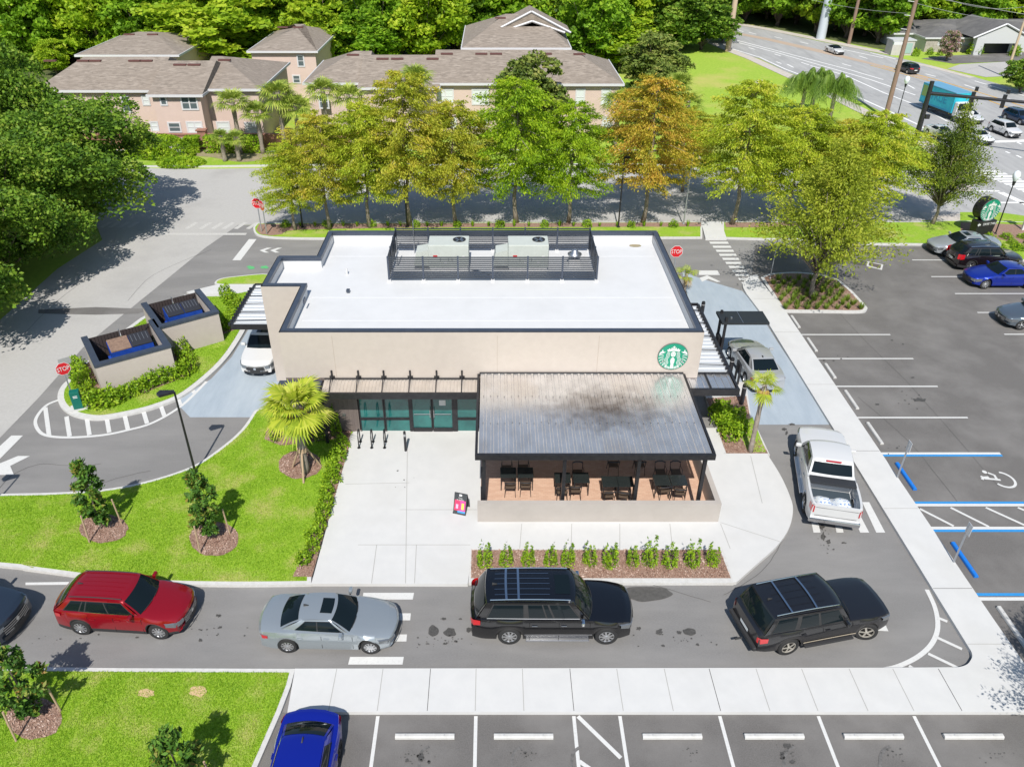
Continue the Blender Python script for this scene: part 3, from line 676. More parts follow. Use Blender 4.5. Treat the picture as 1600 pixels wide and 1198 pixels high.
sg = thing('wall_sign', 'round green sign with white crowned long-haired figure on tan shop front', 'sign', (XP(1051, 556, FY), FY - .005, sz))
logo(sg, .66)
# ---- rooftop screen, HVAC
SY0, SY1, SX0, SX1, SZ = 36.75, 40.6, -5.3, 5.3, ZR + 1.38
scr = thing('roof_screen', 'dark slatted metal screen fencing the equipment on the white roof', 'screen', (0, SY0, ZR))
def post(x, y): MB().b2((x - .045, y - .045, .12), (x + .045, y + .045, 1.38)).b2((x - .09, y - .09, 0), (x + .09, y + .09, .11), 1).build('post', [m_cap, m_white], scr)
for i in range(7):
    x = SX0 + (SX1 - SX0) * i / 6; post(x, 0); post(x, SY1 - SY0)
for i in (1, 2): post(SX0, (SY1 - SY0) * i / 3); post(SX1, (SY1 - SY0) * i / 3)
def slats(a, b):
    mb = MB(); a = Vector(a); b = Vector(b); d_ = b - a; rz = math.atan2(d_.y, d_.x)
    for k in range(11): mb.box(((a.x + b.x) / 2, (a.y + b.y) / 2, .22 + k * .11), (d_.length, .04, .062), rz)
    mb.build('slat_panel', mat('screen_dark_metal', (.032, .038, .05), .45), scr)
for i in range(6):
    xa = SX0 + (SX1 - SX0) * i / 6 + .05; xb = SX0 + (SX1 - SX0) * (i + 1) / 6 - .05
    slats((xa, 0), (xb, 0)); slats((xa, SY1 - SY0), (xb, SY1 - SY0))
for x in (SX0, SX1):
    for i in range(3): slats((x, (SY1 - SY0) * i / 3 + .05), (x, (SY1 - SY0) * (i + 1) / 3 - .05))
m_hvac = mat('hvac_grey_green', (.46, .49, .45), .5, c2=(.5, .53, .49), scale=2)
def hvac(cx, label):
    t = thing('air_conditioner', label, 'air conditioner', (cx, 38.0, ZR), 0, 'rooftop air conditioning units')
    MB().b2((-1.05, 0, .2), (1.05, 1.3, 1.45)).build('casing', m_hvac, t, bevel=.03)
    MB().b2((-1.0, .05, 0), (1.0, 1.25, .2)).build('curb_base', m_white, t)
    MB().add([(-1.06, .15, .2), (-1.06, 1.1, .2), (-1.06, 1.1, 1.1), (-1.06, .15, 1.1), (-1.85, .15, .2), (-1.85, 1.1, .2), (-1.7, 1.1, .98), (-1.7, .15, .98)],
        [(0, 1, 2, 3), (4, 7, 6, 5), (3, 2, 6, 7), (0, 3, 7, 4), (1, 5, 6, 2), (0, 4, 5, 1)]).build('intake_hood', m_hvac, t)
    f = MB().lathe([(.34, 0), (.34, .03), (.30, .03), (.30, .005)], (.55, .75, 1.45), 24); fo = f.build('fan_guard', m_blk, t)
    fb = MB()
    for k in range(4):
        a = k * math.pi / 2 + .6; fb.add([(.55, .75, 1.46), (.55 + .27 * math.cos(a), .75 + .27 * math.sin(a), 1.462), (.55 + .27 * math.cos(a + .6), .75 + .27 * math.sin(a + .6), 1.475)], [(0, 1, 2)])
    fb.build('fan_blade', m_silver, fo)
    MB().lathe([(.30, 0), (.30, .004)], (.55, .75, 1.453), 24).build('fan_well', mat('black_void', (.01, .01, .01), .9), fo)
    MB().b2((-.8, -.006, .82), (-.58, 0, .9)).build('badge', mat('red_badge', (.45, .03, .03), .5), t)
    v = MB()
    for x in (-.45, -.02, .16): v.b2((x, -.006, .6), (x + .03, 0, .72))
    v.build('slot', m_blk, t)
    v = MB()
    for x in (-.16, .52): v.b2((x - .06, -.006, .45), (x + .06, 0, .58))
    v.b2((.7, -.006, .78), (.84, 0, .86)); v.build('sticker', m_white, t)
    v = MB(); v.tube((1.05, .1, 1.4), (1.05, .1, .2), .015); v.build('conduit', m_blk, t)
hvac(-2.3, 'left of two grey rooftop air conditioning units inside the screen')
hvac(1.85, 'right of two grey rooftop air conditioning units inside the screen')
ef = thing('exhaust_fan', 'small mushroom exhaust fan on the white roof beside the right air conditioner', 'exhaust fan', (4.35, 38.9, ZR))
MB().b2((-.3, -.3, 0), (.3, .3, .3)).build('base', m_white, ef); MB().lathe([(.16, .3), (.17, .5), (.36, .52), (.38, .6), (.2, .66), (.16, .82), (.05, .86)], n=20).build('cowl', m_silver, ef, smooth=True)
tag(MB().path([(.0, 37.2, ZR + .1), (-.6, 37.3, ZR + .3), (-1.2, 37.6, ZR + .28), (-1.3, 38.0, ZR + .3)], .035).path([(-4.3, 40.3, ZR), (-4.3, 40.3, ZR + 1.9)], .03).build('conduit', m_silver, kind='thing'), 'thin grey conduit pipe between the rooftop air conditioning units', 'pipe')
tag(MB().path([(-5.05, 38.6, ZR), (-5.05, 38.6, ZR + 1.65)], .03).build('vent_pipe', m_silver, kind='thing'), 'thin upright pipe inside left end of the roof screen', 'pipe')
# ================================================================== PATIO
PX0, PX1, PY0 = -.62, 9.22, 24.04
struct('patio_floor', MB().b2((PX0 + .1, PY0 + .2, .14), (PX1 - .1, FY, .152)), mat('brick_pavers', (.47, .235, .15), .85, c2=(.58, .32, .21), scale=7, detail=3, c3=(.40, .19, .12), scale3=2))
pv = bpy.data.materials['brick_pavers']; n_, l_ = pv.node_tree.nodes, pv.node_tree.links
bt = n_.new('ShaderNodeTexBrick'); bt.inputs['Scale'].default_value = 4.6; bt.inputs['Mortar Size'].default_value = .018; bt.inputs['Brick Width'].default_value = .9; bt.inputs['Row Height'].default_value = .45
bt.inputs['Color1'].default_value = (.60, .40, .29, 1); bt.inputs['Color2'].default_value = (.53, .33, .235, 1); bt.inputs['Mortar'].default_value = (.42, .29, .22, 1)
tcx = n_.new('ShaderNodeTexCoord'); l_.new(tcx.outputs['Object'], bt.inputs['Vector']); l_.new(bt.outputs[0], n_['Principled BSDF'].inputs['Base Color'])
m_pwall = mat('patio_stucco', (.43, .395, .365), .88, c2=(.40, .365, .335), scale=1.3, detail=7, c3=(.36, .33, .30), scale3=.7, lo3=.5, hi3=.8, bump=.2, bscale=120)
wl = MB(); wl.prism([(PX0, PY0), (PX1, PY0), (PX1, FY - 1.3), (PX1 - .22, FY - 1.3), (PX1 - .22, PY0 + .22), (PX0, PY0 + .22)], .13, 1.1)
o = wl.build('patio_wall', m_pwall, bevel=.01); tag(o, 'low tan stucco wall round the front and right of the patio', 'wall')
def soot(m):
    n, l = m.node_tree.nodes, m.node_tree.links; p = n['Principled BSDF']; old = p.inputs['Base Color'].links[0].from_socket
    tc = n.new('ShaderNodeTexCoord'); mp = n.new('ShaderNodeMapping'); mp.inputs['Location'].default_value = (-.35, 1.75, 0); mp.inputs['Scale'].default_value = (.40, .62, 0)
    nz = n.new('ShaderNodeTexNoise'); nz.inputs['Scale'].default_value = 2.2; nz.inputs['Detail'].default_value = 7
    ln = n.new('ShaderNodeVectorMath'); ln.operation = 'LENGTH'; l.new(tc.outputs['Object'], mp.inputs[0]); l.new(mp.outputs[0], ln.inputs[0]); l.new(tc.outputs['Object'], nz.inputs[0])
    a = n.new('ShaderNodeMath'); a.operation = 'MULTIPLY_ADD'; a.inputs[1].default_value = 1.5; l.new(nz.outputs[0], a.inputs[0]); l.new(ln.outputs['Value'], a.inputs[2])
    mr = n.new('ShaderNodeMapRange'); mr.inputs[1].default_value = 1.95; mr.inputs[2].default_value = .62; mr.inputs[3].default_value = 0; mr.inputs[4].default_value = .85; l.new(a.outputs[0], mr.inputs[0])
    mx = n.new('ShaderNodeMix'); mx.data_type = 'RGBA'; l.new(mr.outputs[0], mx.inputs[0]); l.new(old, mx.inputs[6]); mx.inputs[7].default_value = (.13, .095, .07, 1); l.new(mx.outputs[2], p.inputs['Base Color'])
m_corr_p = corrug('patio_ribbed_metal', (.80, .79, .78), (.66, .60, .54), metal=.78, rough=.24); soot(m_corr_p)
pc = thing('patio_canopy', 'brown and blue-grey ribbed metal canopy roof shading the front patio', 'canopy', (4, FY, 0))
cz0, cz1 = 3.3, 3.42
ribbed('roof_sheet', (-4.55, 4.6, -5.85, -.04, cz0 + .03, cz1), .3, m_corr_p, pc, hh=.03)
mm = bpy.data.materials['weathered_ribbed_metal']
mb = MB(); mb.b2((-4.7, -5.97, cz0 - .2), (4.72, -5.85, cz0 + .06)); mb.b2((-4.7, -5.85, cz0 - .18), (-4.6, -.03, cz0 + .08)); mb.b2((4.62, -5.85, cz0 - .18), (4.72, -.03, cz0 + .08)); mb.b2((-4.6, -.1, cz1 - .1), (4.62, -.03, cz1 + .05))
mb.build('gutter', m_blk, pc)
mb = MB()
for y in (-1.9, -3.9): mb.b2((-4.6, y, cz0 - .16), (4.6, y + .1, cz0 - .06))
mb.build('beam', m_blk, pc)
sc_ = MB()
for y in (-1.95, -3.9):
    for i in range(30): sc_.box((-4.4 + i * .3, y + RNG.uniform(-.05, .05), cz0 + .12 if y < -3 else cz0 + .13), (.035, .035, .015))
sc_.build('screws', m_blk, pc, kind='stuff')
for x, y in ((-4.35, -5.75), (-1.15, -5.75), (1.8, -5.75), (4.4, -5.75)): MB().b2((x - .07, y - .07, .15), (x + .07, y + .07, cz0 - .06)).build('post', m_blk, pc)
tag(MB().b2((-.5, 26.1, .14), (-.42, 26.18, 1.3)).b2((-.46, 24.9, 1.24), (-.43, 26.1, 1.3)).b2((-.46, 24.9, .3), (-.43, 26.1, .34)).b2((-.5, 24.82, .14), (-.42, 24.9, 1.3)).build('patio_gate', m_blk, kind='thing'), 'black steel railing at the left opening of the patio', 'railing')
# furniture
m_tab = mat('table_black', (.02, .025, .025), .25, coat=.3)
def mk_table(loc, rz, label):
    t = thing('patio_table', label, 'table', loc, rz, 'black square patio tables')
    MB().b2((-.34, -.34, .71), (.34, .34, .74)).build('table_top', m_tab, t, bevel=.006)
    for i in (-1, 1):
        for j in (-1, 1): MB().b2((i * .3 - .02, j * .3 - .02, 0), (i * .3 + .02, j * .3 + .02, .71)).build('leg', m_blk, t)
    return t
def mk_chair(loc, rz, label):
    t = thing('patio_chair', label, 'chair', loc, rz, 'black metal patio chairs')
    MB().b2((-.21, -.2, .43), (.21, .22, .455)).build('seat', mat('seat_tan', (.10, .07, .05), .5), t)
    for i in (-1, 1):
        MB().tube((i * .2, .2, .45), (i * .23, .26, 0), .014, n=6).build('leg', m_blk, t)
        MB().tube((i * .2, -.2, .45), (i * .23, -.27, 0), .014, n=6).build('leg', m_blk, t)
        MB().path([(i * .21, -.2, .44), (i * .22, -.27, .8)], .014, 6).build('back_post', m_blk, t)
    MB().path([(-.23, -.26, .78), (-.1, -.31, .8), (.1, -.31, .8), (.23, -.26, .78)], .03, 6).build('backrest', m_blk, t)
    for i in (-1, 1): MB().path([(i * .22, -.22, .62), (i * .24, .1, .64), (i * .22, .2, .45)], .012, 6).build('arm', m_blk, t)
    return t
tabs = [((794, 738), 'first'), ((821, 738), 'second'), ((879, 746), 'third'), ((908, 746), 'fourth'), ((953, 752), 'fifth'), ((977, 752), 'sixth'), ((1034, 750), 'seventh'), ((1060, 750), 'eighth')]
for (x, y), w_ in tabs:
    p = G(x, y, .88); mk_table((p.x, p.y, .152), 0, w_ + ' square black table from the left on the brick patio')
ch = [((797, 758), 0, 'near side of the first table from the left'), ((821, 757), 0, 'near side of the second table from the left'), ((878, 766), 0, 'near side of the third table from the left'), ((899, 764), 0, 'near side of the fourth table from the left'),
      ((951, 772), .1, 'near side of the fifth table from the left'), ((975, 773), -.25, 'near side of the sixth table from the left'), ((1037, 764), .15, 'near side of the seventh table from the left'), ((1062, 768), -.1, 'near side of the rightmost table'),
      ((792, 731), math.pi, 'far side of the first table from the left'), ((818, 730), math.pi, 'far side of the second table from the left'), ((903, 738), math.pi, 'far side of the fourth table from the left'),
      ((1032, 737), math.pi, 'far side of the seventh table from the left'), ((1056, 737), math.pi, 'far side of the rightmost table'),
      ((958, 725), .0, 'in the canopy shade behind the fifth table'), ((999, 725), 0, 'in the canopy shade right of the third post')]
for (x, y), rz, w_ in ch:
    p = G(x, y, .6); mk_chair((p.x, p.y, .152), rz, 'black metal chair ' + ('on the ' if 'side' in w_ else '') + w_)
# bike racks, opener bollard, A-frame board
for i, (x, y) in enumerate(((561, 699), (581, 699), (601, 699))):
    p = G(x, y, .14); t = thing('bike_rack', ('leftmost', 'middle', 'rightmost')[i] + ' black hoop bike rack by the entrance', 'bike rack', p, 0, 'hoop bike racks')
    MB().path([(0, -.02, 0), (0, .0, .6), (0, .06, .78), (0, .2, .86), (0, .36, .78), (0, .42, .6), (0, .45, 0)], .028, 8).build('hoop', m_blk, t, smooth=True)
    for y_ in (-.02, .45): MB().lathe([(.08, 0), (.08, .015)], (0, y_, 0), 14).build('foot_plate', m_blk, t)
p = G(634, 704, .14); t = thing('door_opener_post', 'short black bollard post with push plate before the glass doors', 'bollard', p)
MB().lathe([(.06, 0), (.06, 1.05), (.05, 1.09), (0, 1.1)], n=14).build('post', m_blk, t); MB().b2((-.05, -.075, .85), (.05, -.06, .97)).build('push_plate', m_silver, t)
p = G(721, 797, .14); t = thing('menu_board', 'black A-frame board with pink drinks poster on the pale plaza', 'sandwich board', p, R(-17)); t.scale = (.86, .86, .86)
def slab(y0, y1, nm, mm_):
    return MB().add([(-.32, y0, 0), (.32, y0, 0), (.32, y1, 1.05), (-.32, y1, 1.05), (-.32, y0 + .03, 0), (.32, y0 + .03, 0), (.32, y1 + .03, 1.05), (-.32, y1 + .03, 1.05)],
        [(0, 1, 2, 3), (5, 4, 7, 6), (3, 2, 6, 7), (0, 4, 5, 1), (1, 5, 6, 2), (0, 3, 7, 4)]).build(nm, mm_, t)
fr = mat('board_frame', (.05, .055, .06), .4)
def leaned(x0, x1, z0, z1, nm, m_, off=.012, par=None):
    f = lambda z: -.32 + (.0 + .32) * z / 1.05
    return MB().add([(x0, f(z0) - off, z0), (x1, f(z0) - off, z0), (x1, f(z1) - off, z1), (x0, f(z1) - off, z1)], [(0, 1, 2, 3)]).build(nm, m_, par or t)
front = slab(-.32, 0, 'front_panel', fr); slab(.34, .02, 'rear_panel', fr)
MB().b2((-.33, -.33, -.0), (-.29, -.29, .1)).build('foot', fr, t)
leaned(-.27, 0, .2, .72, 'poster', mat('poster_pink', (.75, .05, .13), .5)); leaned(0, .27, .2, .72, 'poster', mat('poster_magenta', (.78, .07, .3), .5)); leaned(-.1, .27, .1, .2, 'poster', mat('poster_blue', (.06, .3, .7), .5))
leaned(-.2, -.08, .3, .52, 'cup', mat('cup_pale', (.75, .4, .55), .5), .02); leaned(.08, .2, .28, .6, 'cup', mat('cup_yellow', (.8, .65, .1), .5), .02)
leaned(-.07, .07, .93, 1.03, 'badge', m_white, .02)
for z, s_ in ((.84, 'Time'), (.76, 'to gather')):
    tx = text(s_, 'lettering', .1, m_white, t, (0, -.32 + .32 * z / 1.05 - .025, z), (math.pi / 2 - .3, 0, 0))
# menu canopy + speaker island
mc = thing('order_canopy', 'black flat cantilever canopy over the drive-through order point', 'canopy', (12.1, 36.1, 0))
MB().b2((-.3, -.35, 2.92), (2.15, .95, 3.04)).build('roof_panel', mat('canopy_black', (.022, .026, .03), .5), mc)
MB().b2((.78, -.34, 3.041), (.8, .94, 3.045)).b2((.25, .1, 3.04), (.33, .18, 3.12)).build('seam', m_silver, mc)
for y in (-.2, .75): MB().b2((-.12, y - .06, .1), (.0, y + .06, 3.3 if y < 0 else 3.2)).build('post', m_blk, mc)
mbd = MB(); mbd.b2((-.2, .1, .7), (-.02, .65, 1.9)); mbd.build('menu_screen', m_blk, mc); MB().b2((-.02, .14, .9), (-.01, .6, 1.8)).build('display', mat('screen_glass', (.03, .05, .07), .08), mc)
mb2 = thing('menu_board_stand', 'black angular menu stand beside the silver sedan in the drive-through', 'menu stand', G(1150, 597, .1), 0)
MB().b2((-.05, -.3, 0), (.05, -.22, .8)).b2((-.05, .22, 0), (.05, .3, .8)).b2((-.05, -.3, .8), (.05, .3, 1.2)).build('frame', m_blk, mb2)
MB().b2((.05, -.26, .84), (.06, .26, 1.16)).build('display', mat('screen_pale', (.5, .52, .54), .3), mb2)
for i, (x, y, tx) in enumerate(((1158, 632, 'black bollard with white cap ring at the right garden bed'), (1139, 590, 'black bollard beside the order canopy post'), (1095, 500, 'black bollard by the shop wall near the window lane'))):
    p = G(x, y, .1); t = thing('bollard', tx, 'bollard', p, 0, 'black drive-through bollards')
    MB().lathe([(.11, 0), (.11, 1.15), (.09, 1.22), (0, 1.24)], n=18).build('post', m_blk, t, smooth=40); MB().lathe([(.113, 1.03), (.113, 1.055)], n=18, cap=False).build('band', m_white, t)
# ================================================================== DUMPSTERS
m_gate = mat('gate_brown', (.05, .038, .036), .6); m_dblue = mat('dumpster_blue', (.015, .07, .42), .45, c2=(.01, .05, .3), scale=4); m_lid = mat('lid_black', (.03, .03, .035), .4)
m_rust = mat('rust_lid', (.26, .17, .12), .8, c2=(.17, .11, .08), scale=6)
def enclosure(A, B, label, lid, zt=2.0, depth=3.4):
    """A,B: front-left and front-right top outer corners (world at z=zt)"""
    A, B = Vector(A), Vector(B); d_ = (B - A); wd = d_.length; rz = math.atan2(d_.y, d_.x)
    t = thing('dumpster_enclosure', label, 'enclosure', (A.x, A.y, 0), rz, 'tan dumpster enclosures')
    th = .24
    MB().prism([(0, 0), (wd, 0), (wd, depth), (wd - th, depth), (wd - th, th), (th, th), (th, depth), (0, depth)], .12, zt - .1).build('wall', m_stuc, t)
    c = MB(); e = .04
    c.prism([(-e, -e), (wd + e, -e), (wd + e, depth + e), (wd - th - e, depth + e), (wd - th - e, th + e), (th + e, th + e), (th + e, depth + e), (-e, depth + e)], zt - .1, zt + .04)
    c.build('coping', m_cap, t)
    for s_ in (0, 1):
        x0 = th + .03 + s_ * (wd - 2 * th) / 2; x1 = x0 + (wd - 2 * th) / 2 - .08
        g = MB(); k = int((x1 - x0) / .16)
        for i in range(k): g.b2((x0 + i * .16, depth - .12, .2), (x0 + i * .16 + .13, depth - .08, zt - .08))
        g.b2((x0, depth - .09, .2), (x1, depth - .081, zt - .08)); g.b2((x0, depth - .08, .3), (x1, depth - .04, .4)); g.b2((x0, depth - .08, zt - .3), (x1, depth - .04, zt - .2))
        go = g.build('gate', m_gate, t)
        gb = MB(); a = (x0 + .1, zt - .2) if s_ == 0 else (x1 - .1, zt - .2)
        gb.tube((x0 + .1 if s_ else x1 - .1, depth - .14, .3), (x1 - .1 if s_ else x0 + .1, depth - .14, zt - .2), .025); gb.build('brace', m_blk, go)
        MB().b2((x1 + .0, depth - .13, .2), (x1 + .05, depth - .03, zt)).build('gate_post', m_silver, go)
    MB().b2((th, th, .121), (wd - th, depth, .14)).build('floor', m_conc, t)
    # dumpster inside
    dp = thing('dumpster', lid, 'dumpster', Matrix.Rotation(rz, 4, 'Z') @ Vector((wd / 2 + .25, depth - 1.0, 0)) + Vector((A.x, A.y, .14)), rz, 'blue dumpsters')
    W, D, Hh = wd * .58, .95, 1.55
    MB().add([(-W / 2, -D / 2, .1), (W / 2, -D / 2, .1), (W / 2, D / 2, .1), (-W / 2, D / 2, .1), (-W / 2, -D / 2 - .1, Hh - .2), (W / 2, -D / 2 - .1, Hh - .2), (W / 2, D / 2, Hh), (-W / 2, D / 2, Hh)],
             [(0, 3, 2, 1), (4, 5, 6, 7), (0, 1, 5, 4), (2, 3, 7, 6), (1, 2, 6, 5), (0, 4, 7, 3)]).build('bin', m_dblue, dp)
    for k, mm_ in ((0, m_rust if 'rust' in lid else m_lid), (1, m_lid)):
        x0 = -W / 2 + .02 + k * W / 2; x1 = x0 + W / 2 - .04
        l_ = MB().add([(x0, -D / 2 - .1, Hh - .17), (x1, -D / 2 - .1, Hh - .17), (x1, D / 2, Hh + .04), (x0, D / 2, Hh + .04), (x0, -D / 2 - .1, Hh - .12), (x1, -D / 2 - .1, Hh - .12), (x1, D / 2, Hh + .09), (x0, D / 2, Hh + .09)],
             [(0, 3, 2, 1), (4, 5, 6, 7), (0, 1, 5, 4), (2, 3, 7, 6), (1, 2, 6, 5), (0, 4, 7, 3)])
        lo = l_.build('lid', mm_, dp)
        r_ = MB()
        for i in range(5): xx = x0 + .12 + i * (x1 - x0 - .24) / 4; r_.add([(xx - .012, -D / 2 + .1, Hh - .085), (xx + .012, -D / 2 + .1, Hh - .085), (xx + .012, D / 2 - .1, Hh + .085), (xx - .012, D / 2 - .1, Hh + .085)], [(0, 1, 2, 3)])
        r_.build('lid_rib', mat('rib_grey', (.12, .13, .15), .4) if mm_ is m_lid else m_rust, lo)
    MB().b2((-W / 2 - .12, -.3, .7), (-W / 2, .3, .8)).b2((W / 2, -.3, .7), (W / 2 + .12, .3, .8)).build('fork_sleeve', m_dblue, dp)
ZE = 2.0
enclosure(G(148, 572, ZE), G(266, 540, ZE), 'nearer tan walled dumpster enclosure behind the stop sign', 'blue dumpster with one rusty lid in the nearer enclosure')
enclosure(G(247, 512, ZE), G(341, 487, ZE), 'farther tan walled dumpster enclosure beside the lawn', 'blue dumpster with two black lids in the farther enclosure')
# ================================================================== SIGNS
m_red = mat('stop_red', (.55, .012, .02), .4); m_galv = mat('galvanised_steel', (.45, .47, .5), .4, metal=.7); m_back = mat('sign_back', (.42, .42, .42), .5, metal=.4)
def octa(r): return [(r * math.cos(R(22.5 + 45 * i)), r * math.sin(R(22.5 + 45 * i))) for i in range(8)]
def stop_sign(base, rz, label, h=2.35, r=.38, pm=m_galv, backing=False, tilt=0):
    t = thing('stop_sign', label, 'stop sign', base, rz, 'stop signs'); t.rotation_euler.x = tilt
    MB().b2((-.03, -.03, 0), (.03, .03, h + r * .6)).build('post', pm, t)
    for rr, y, m_, nm in ((r, -.05, m_white, 'border'), (r * .93, -.056, m_red, 'plate')):
        o8 = octa(rr); mb = MB(); mb.add([(a, y, h + b) for a, b in o8] + [(a, y + .006, h + b) for a, b in o8], [list(range(8)), list(range(15, 7, -1))] + [(i, 8 + i, 8 + (i + 1) % 8, (i + 1) % 8) for i in range(8)]); mb.build(nm, m_, t)
    text('STOP', 'lettering', r * .92, m_white, t, (0, -.062, h - .01), (math.pi / 2, 0, 0), .72)
    if backing: MB().b2((-.1, -.02, h + .18), (.42, .0, h + .52)).build('side_plate', m_back, t).rotation_euler = (0, 0, 0)
    return t
stop_sign(G(116, 627, .14), R(38), 'stop sign facing the camera at the tip of the dumpster island', 1.95, .36, backing=True)
stop_sign(G(1050, 444, 0), R(0), 'stop sign behind the right rear corner of the shop', 2.3, .42)
stop_sign(G(409, 362, .14), R(-5), 'left stop sign of the pair facing the camera by the street corner', 2.2, .42)
stop_sign(G(417, 366, .14), R(-48), 'right stop sign of the pair turned sideways by the street corner', 2.2, .42)
t = thing('utility_box', 'dark green square marker box on a pale pad below the stop sign', 'box', G(124, 637, .14), R(22))
MB().b2((-.22, -.18, .04), (.22, .18, 1.0)).build('casing', mat('utility_green', (.0, .12, .09), .45), t, bevel=.02); MB().b2((-.4, -.3, -.02), (.4, .3, .04)).build('pad', m_curb, t)
for z in (.78, .70): MB().b2((-.1, -.184, z - .02), (.1, -.181, z + .02)).build('caption', m_white, t)
def ada(base, label, h=2.0):
    t = thing('parking_sign', label, 'sign', base, R(90), 'accessible parking signs on steel posts')
    MB().b2((-.025, -.025, 0), (.025, .025, h)).build('post', m_galv, t); MB().b2((-.15, -.04, h - .5), (.15, -.028, h)).build('plate', mat('plate_grey', (.62, .63, .65), .4), t)
    MB().b2((-.13, -.046, h - .45), (.13, -.042, h - .05)).build('sign_face', mat('ada_blue', (.03, .2, .5), .4), t)
p = G(1402, 746, .14); ada((p.x, p.y, .1), 'thin steel parking sign post between the two right walk stalls, upper')
p = G(1490, 878, .14); ada((p.x, p.y, .1), 'thin steel parking sign post nearest the lower blue wheel stop')
# lamp posts
def lamp(base, h, label, head=(-.35, 0), r=.06, globe=False, name='lamp_post', arm=None, pm=None):
    t = thing(name, label, 'lamp post', base, 0, 'lamp posts')
    MB().tube((0, 0, 0), (0, 0, h), r, r * .75, 10).build('pole', pm or m_blk, t, smooth=40)
    MB().lathe([(r * 2.2, 0), (r * 2.2, .06), (r * 1.2, .1)], n=14).build('base', pm or m_blk, t)
    if globe:
        MB().lathe([(.05, h), (.12, h + .1), (.22, h + .3), (.26, h + .5), (.2, h + .72), (.05, h + .82)], n=18).build('globe', mat('frosted_globe', (.75, .8, .85), .25), t, smooth=True)
        MB().lathe([(.07, h - .25), (.12, h), (.12, h + .06)], n=14).build('collar', m_blk, t)
    else:
        a, b = head; L = math.hypot(a, b); rz = math.atan2(b, a)
        mb = MB(); M_ = Matrix.Rotation(rz, 4, 'Z')
        vs = [(.0, -.07, -.03), (.62, -.22, -.03), (.75, 0, -.03), (.62, .22, -.03), (.0, .07, -.03)]
        mb.add([M_ @ Vector((x * L / .4, y * 1.0, h + z)) for z_ in (0, .1) for x, y, z in [(v[0], v[1], v[2] + z_) for v in vs]], [(0, 4, 3, 2, 1), (5, 6, 7, 8, 9)] + [(i, (i + 1) % 5, 5 + (i + 1) % 5, 5 + i) for i in range(5)])
        mb.build('lamp_head', m_blk, t)
    return t
p = G(305, 737, .14); lamp(p, HZ(617, p.y), 'tall black lamp post on the curb of the left lawn', (-.36, -.1), .055)
p = G(398, 357, .14)
for x, y, h, s_ in ((473, 355, 6.6, 'black lamp post between the two leftmost street trees'), (636, 355, 5.5, 'black lamp post just left of the tall golden street tree'), (966, 355, 5.2, 'black lamp post left of the orange street tree')):
    lamp(G(x, y, .14), h, s_, (.2, .2), .06)
lamp(G(1068, 350, .14), 5.5, 'grey thin lamp post right of the orange street tree', (.2, .2), .05, pm=m_galv)
lamp(G(1555, 366, .1), HZ(285, G(1555, 366).y), 'thin lamp post with white globe by the round monument sign', globe=True, r=.05)
lamp(G(1396, 204, 0), 4.6, 'white globe lamp post beside the wooden utility pole', globe=True, r=.05)
lamp(G(1203, 436, .1), 3.6, 'short grey sign post at the corner of the planted tree island', (.1, .1), .03, pm=m_galv)
lamp((-21.2, 23.2, .1), 4.6, 'black lamp post rising off the left edge of the front lawn', (-.36, -.1), .05)
# poles
m_wood = mat('utility_wood', (.28, .19, .14), .9, c2=(.2, .13, .1), scale=3, stretch=(6, 6, .5))
def upole(x, y, h, r0, label, m_=m_wood, arms=True):
    p = G(x, y); t = thing('utility_pole', label, 'utility pole', p, 0, 'utility poles')
    MB().tube((0, 0, 0), (0, 0, h), r0, r0 * .7, 12).build('pole', m_, t, smooth=40)
    if arms:
        for k in range(4):
            z = h * (.62 + k * .09); MB().tube((0, 0, z), (-.9, -.2, z + .12), .035).build('insulator_arm', mat('insulator_grey', (.6, .6, .62), .4), t)
        MB().b2((-1.2, -.15, h * .52), (-.3, .15, h * .52 + .3)).build('junction_box', mat('insulator_grey', (.6, .6, .62), .4), t)
    return p
P1 = upole(1383, 185, 14.5, .26, 'tall brown wooden utility pole nearest the highway lanes')
P2 = upole(1137, 80, 14, .45, 'thick tan utility pole at the far left end of the highway', mat('tan_pole', (.5, .38, .28), .9), False)
P3 = upole(1282, 61, 16, .75, 'thick pale blue-grey steel transmission pole before the woods', mat('steel_pole', (.48, .53, .58), .5), False)
P4 = upole(1326, 69, 14, .28, 'thin wooden utility pole right of the steel transmission pole')
P5 = upole(1571, 121, 9, .18, 'leaning pale utility pole at the office driveway', mat('tan_pole', (.5, .38, .28), .9), False)
wires = MB()
for (a, za, b, zb_) in ((P1, 13, P5, 8.6), (P1, 11.5, P5 + Vector((6, -6, 0)), 8), (P1, 13.2, P2, 13.2), (P1, 10.5, P2, 10.5), (P4, 12, P3, 12.5), (P4, 10, P2, 11.5), (P4, 12, P5 + Vector((20, 5, 0)), 10), (P1, 12.3, Vector((80, 50, 0)), 11)):
    pts = []
    for i in range(13):
        q = i / 12; pts.append((a.x + (b.x - a.x) * q, a.y + (b.y - a.y) * q, za + (zb_ - za) * q - 1.0 * 4 * q * (1 - q)))
    wires.path(pts, .018, 4)
tag(wires.build('power_line', mat('wire_grey', (.35, .35, .36), .5), kind='thing'), 'thin overhead power lines strung between the utility poles', 'power lines')
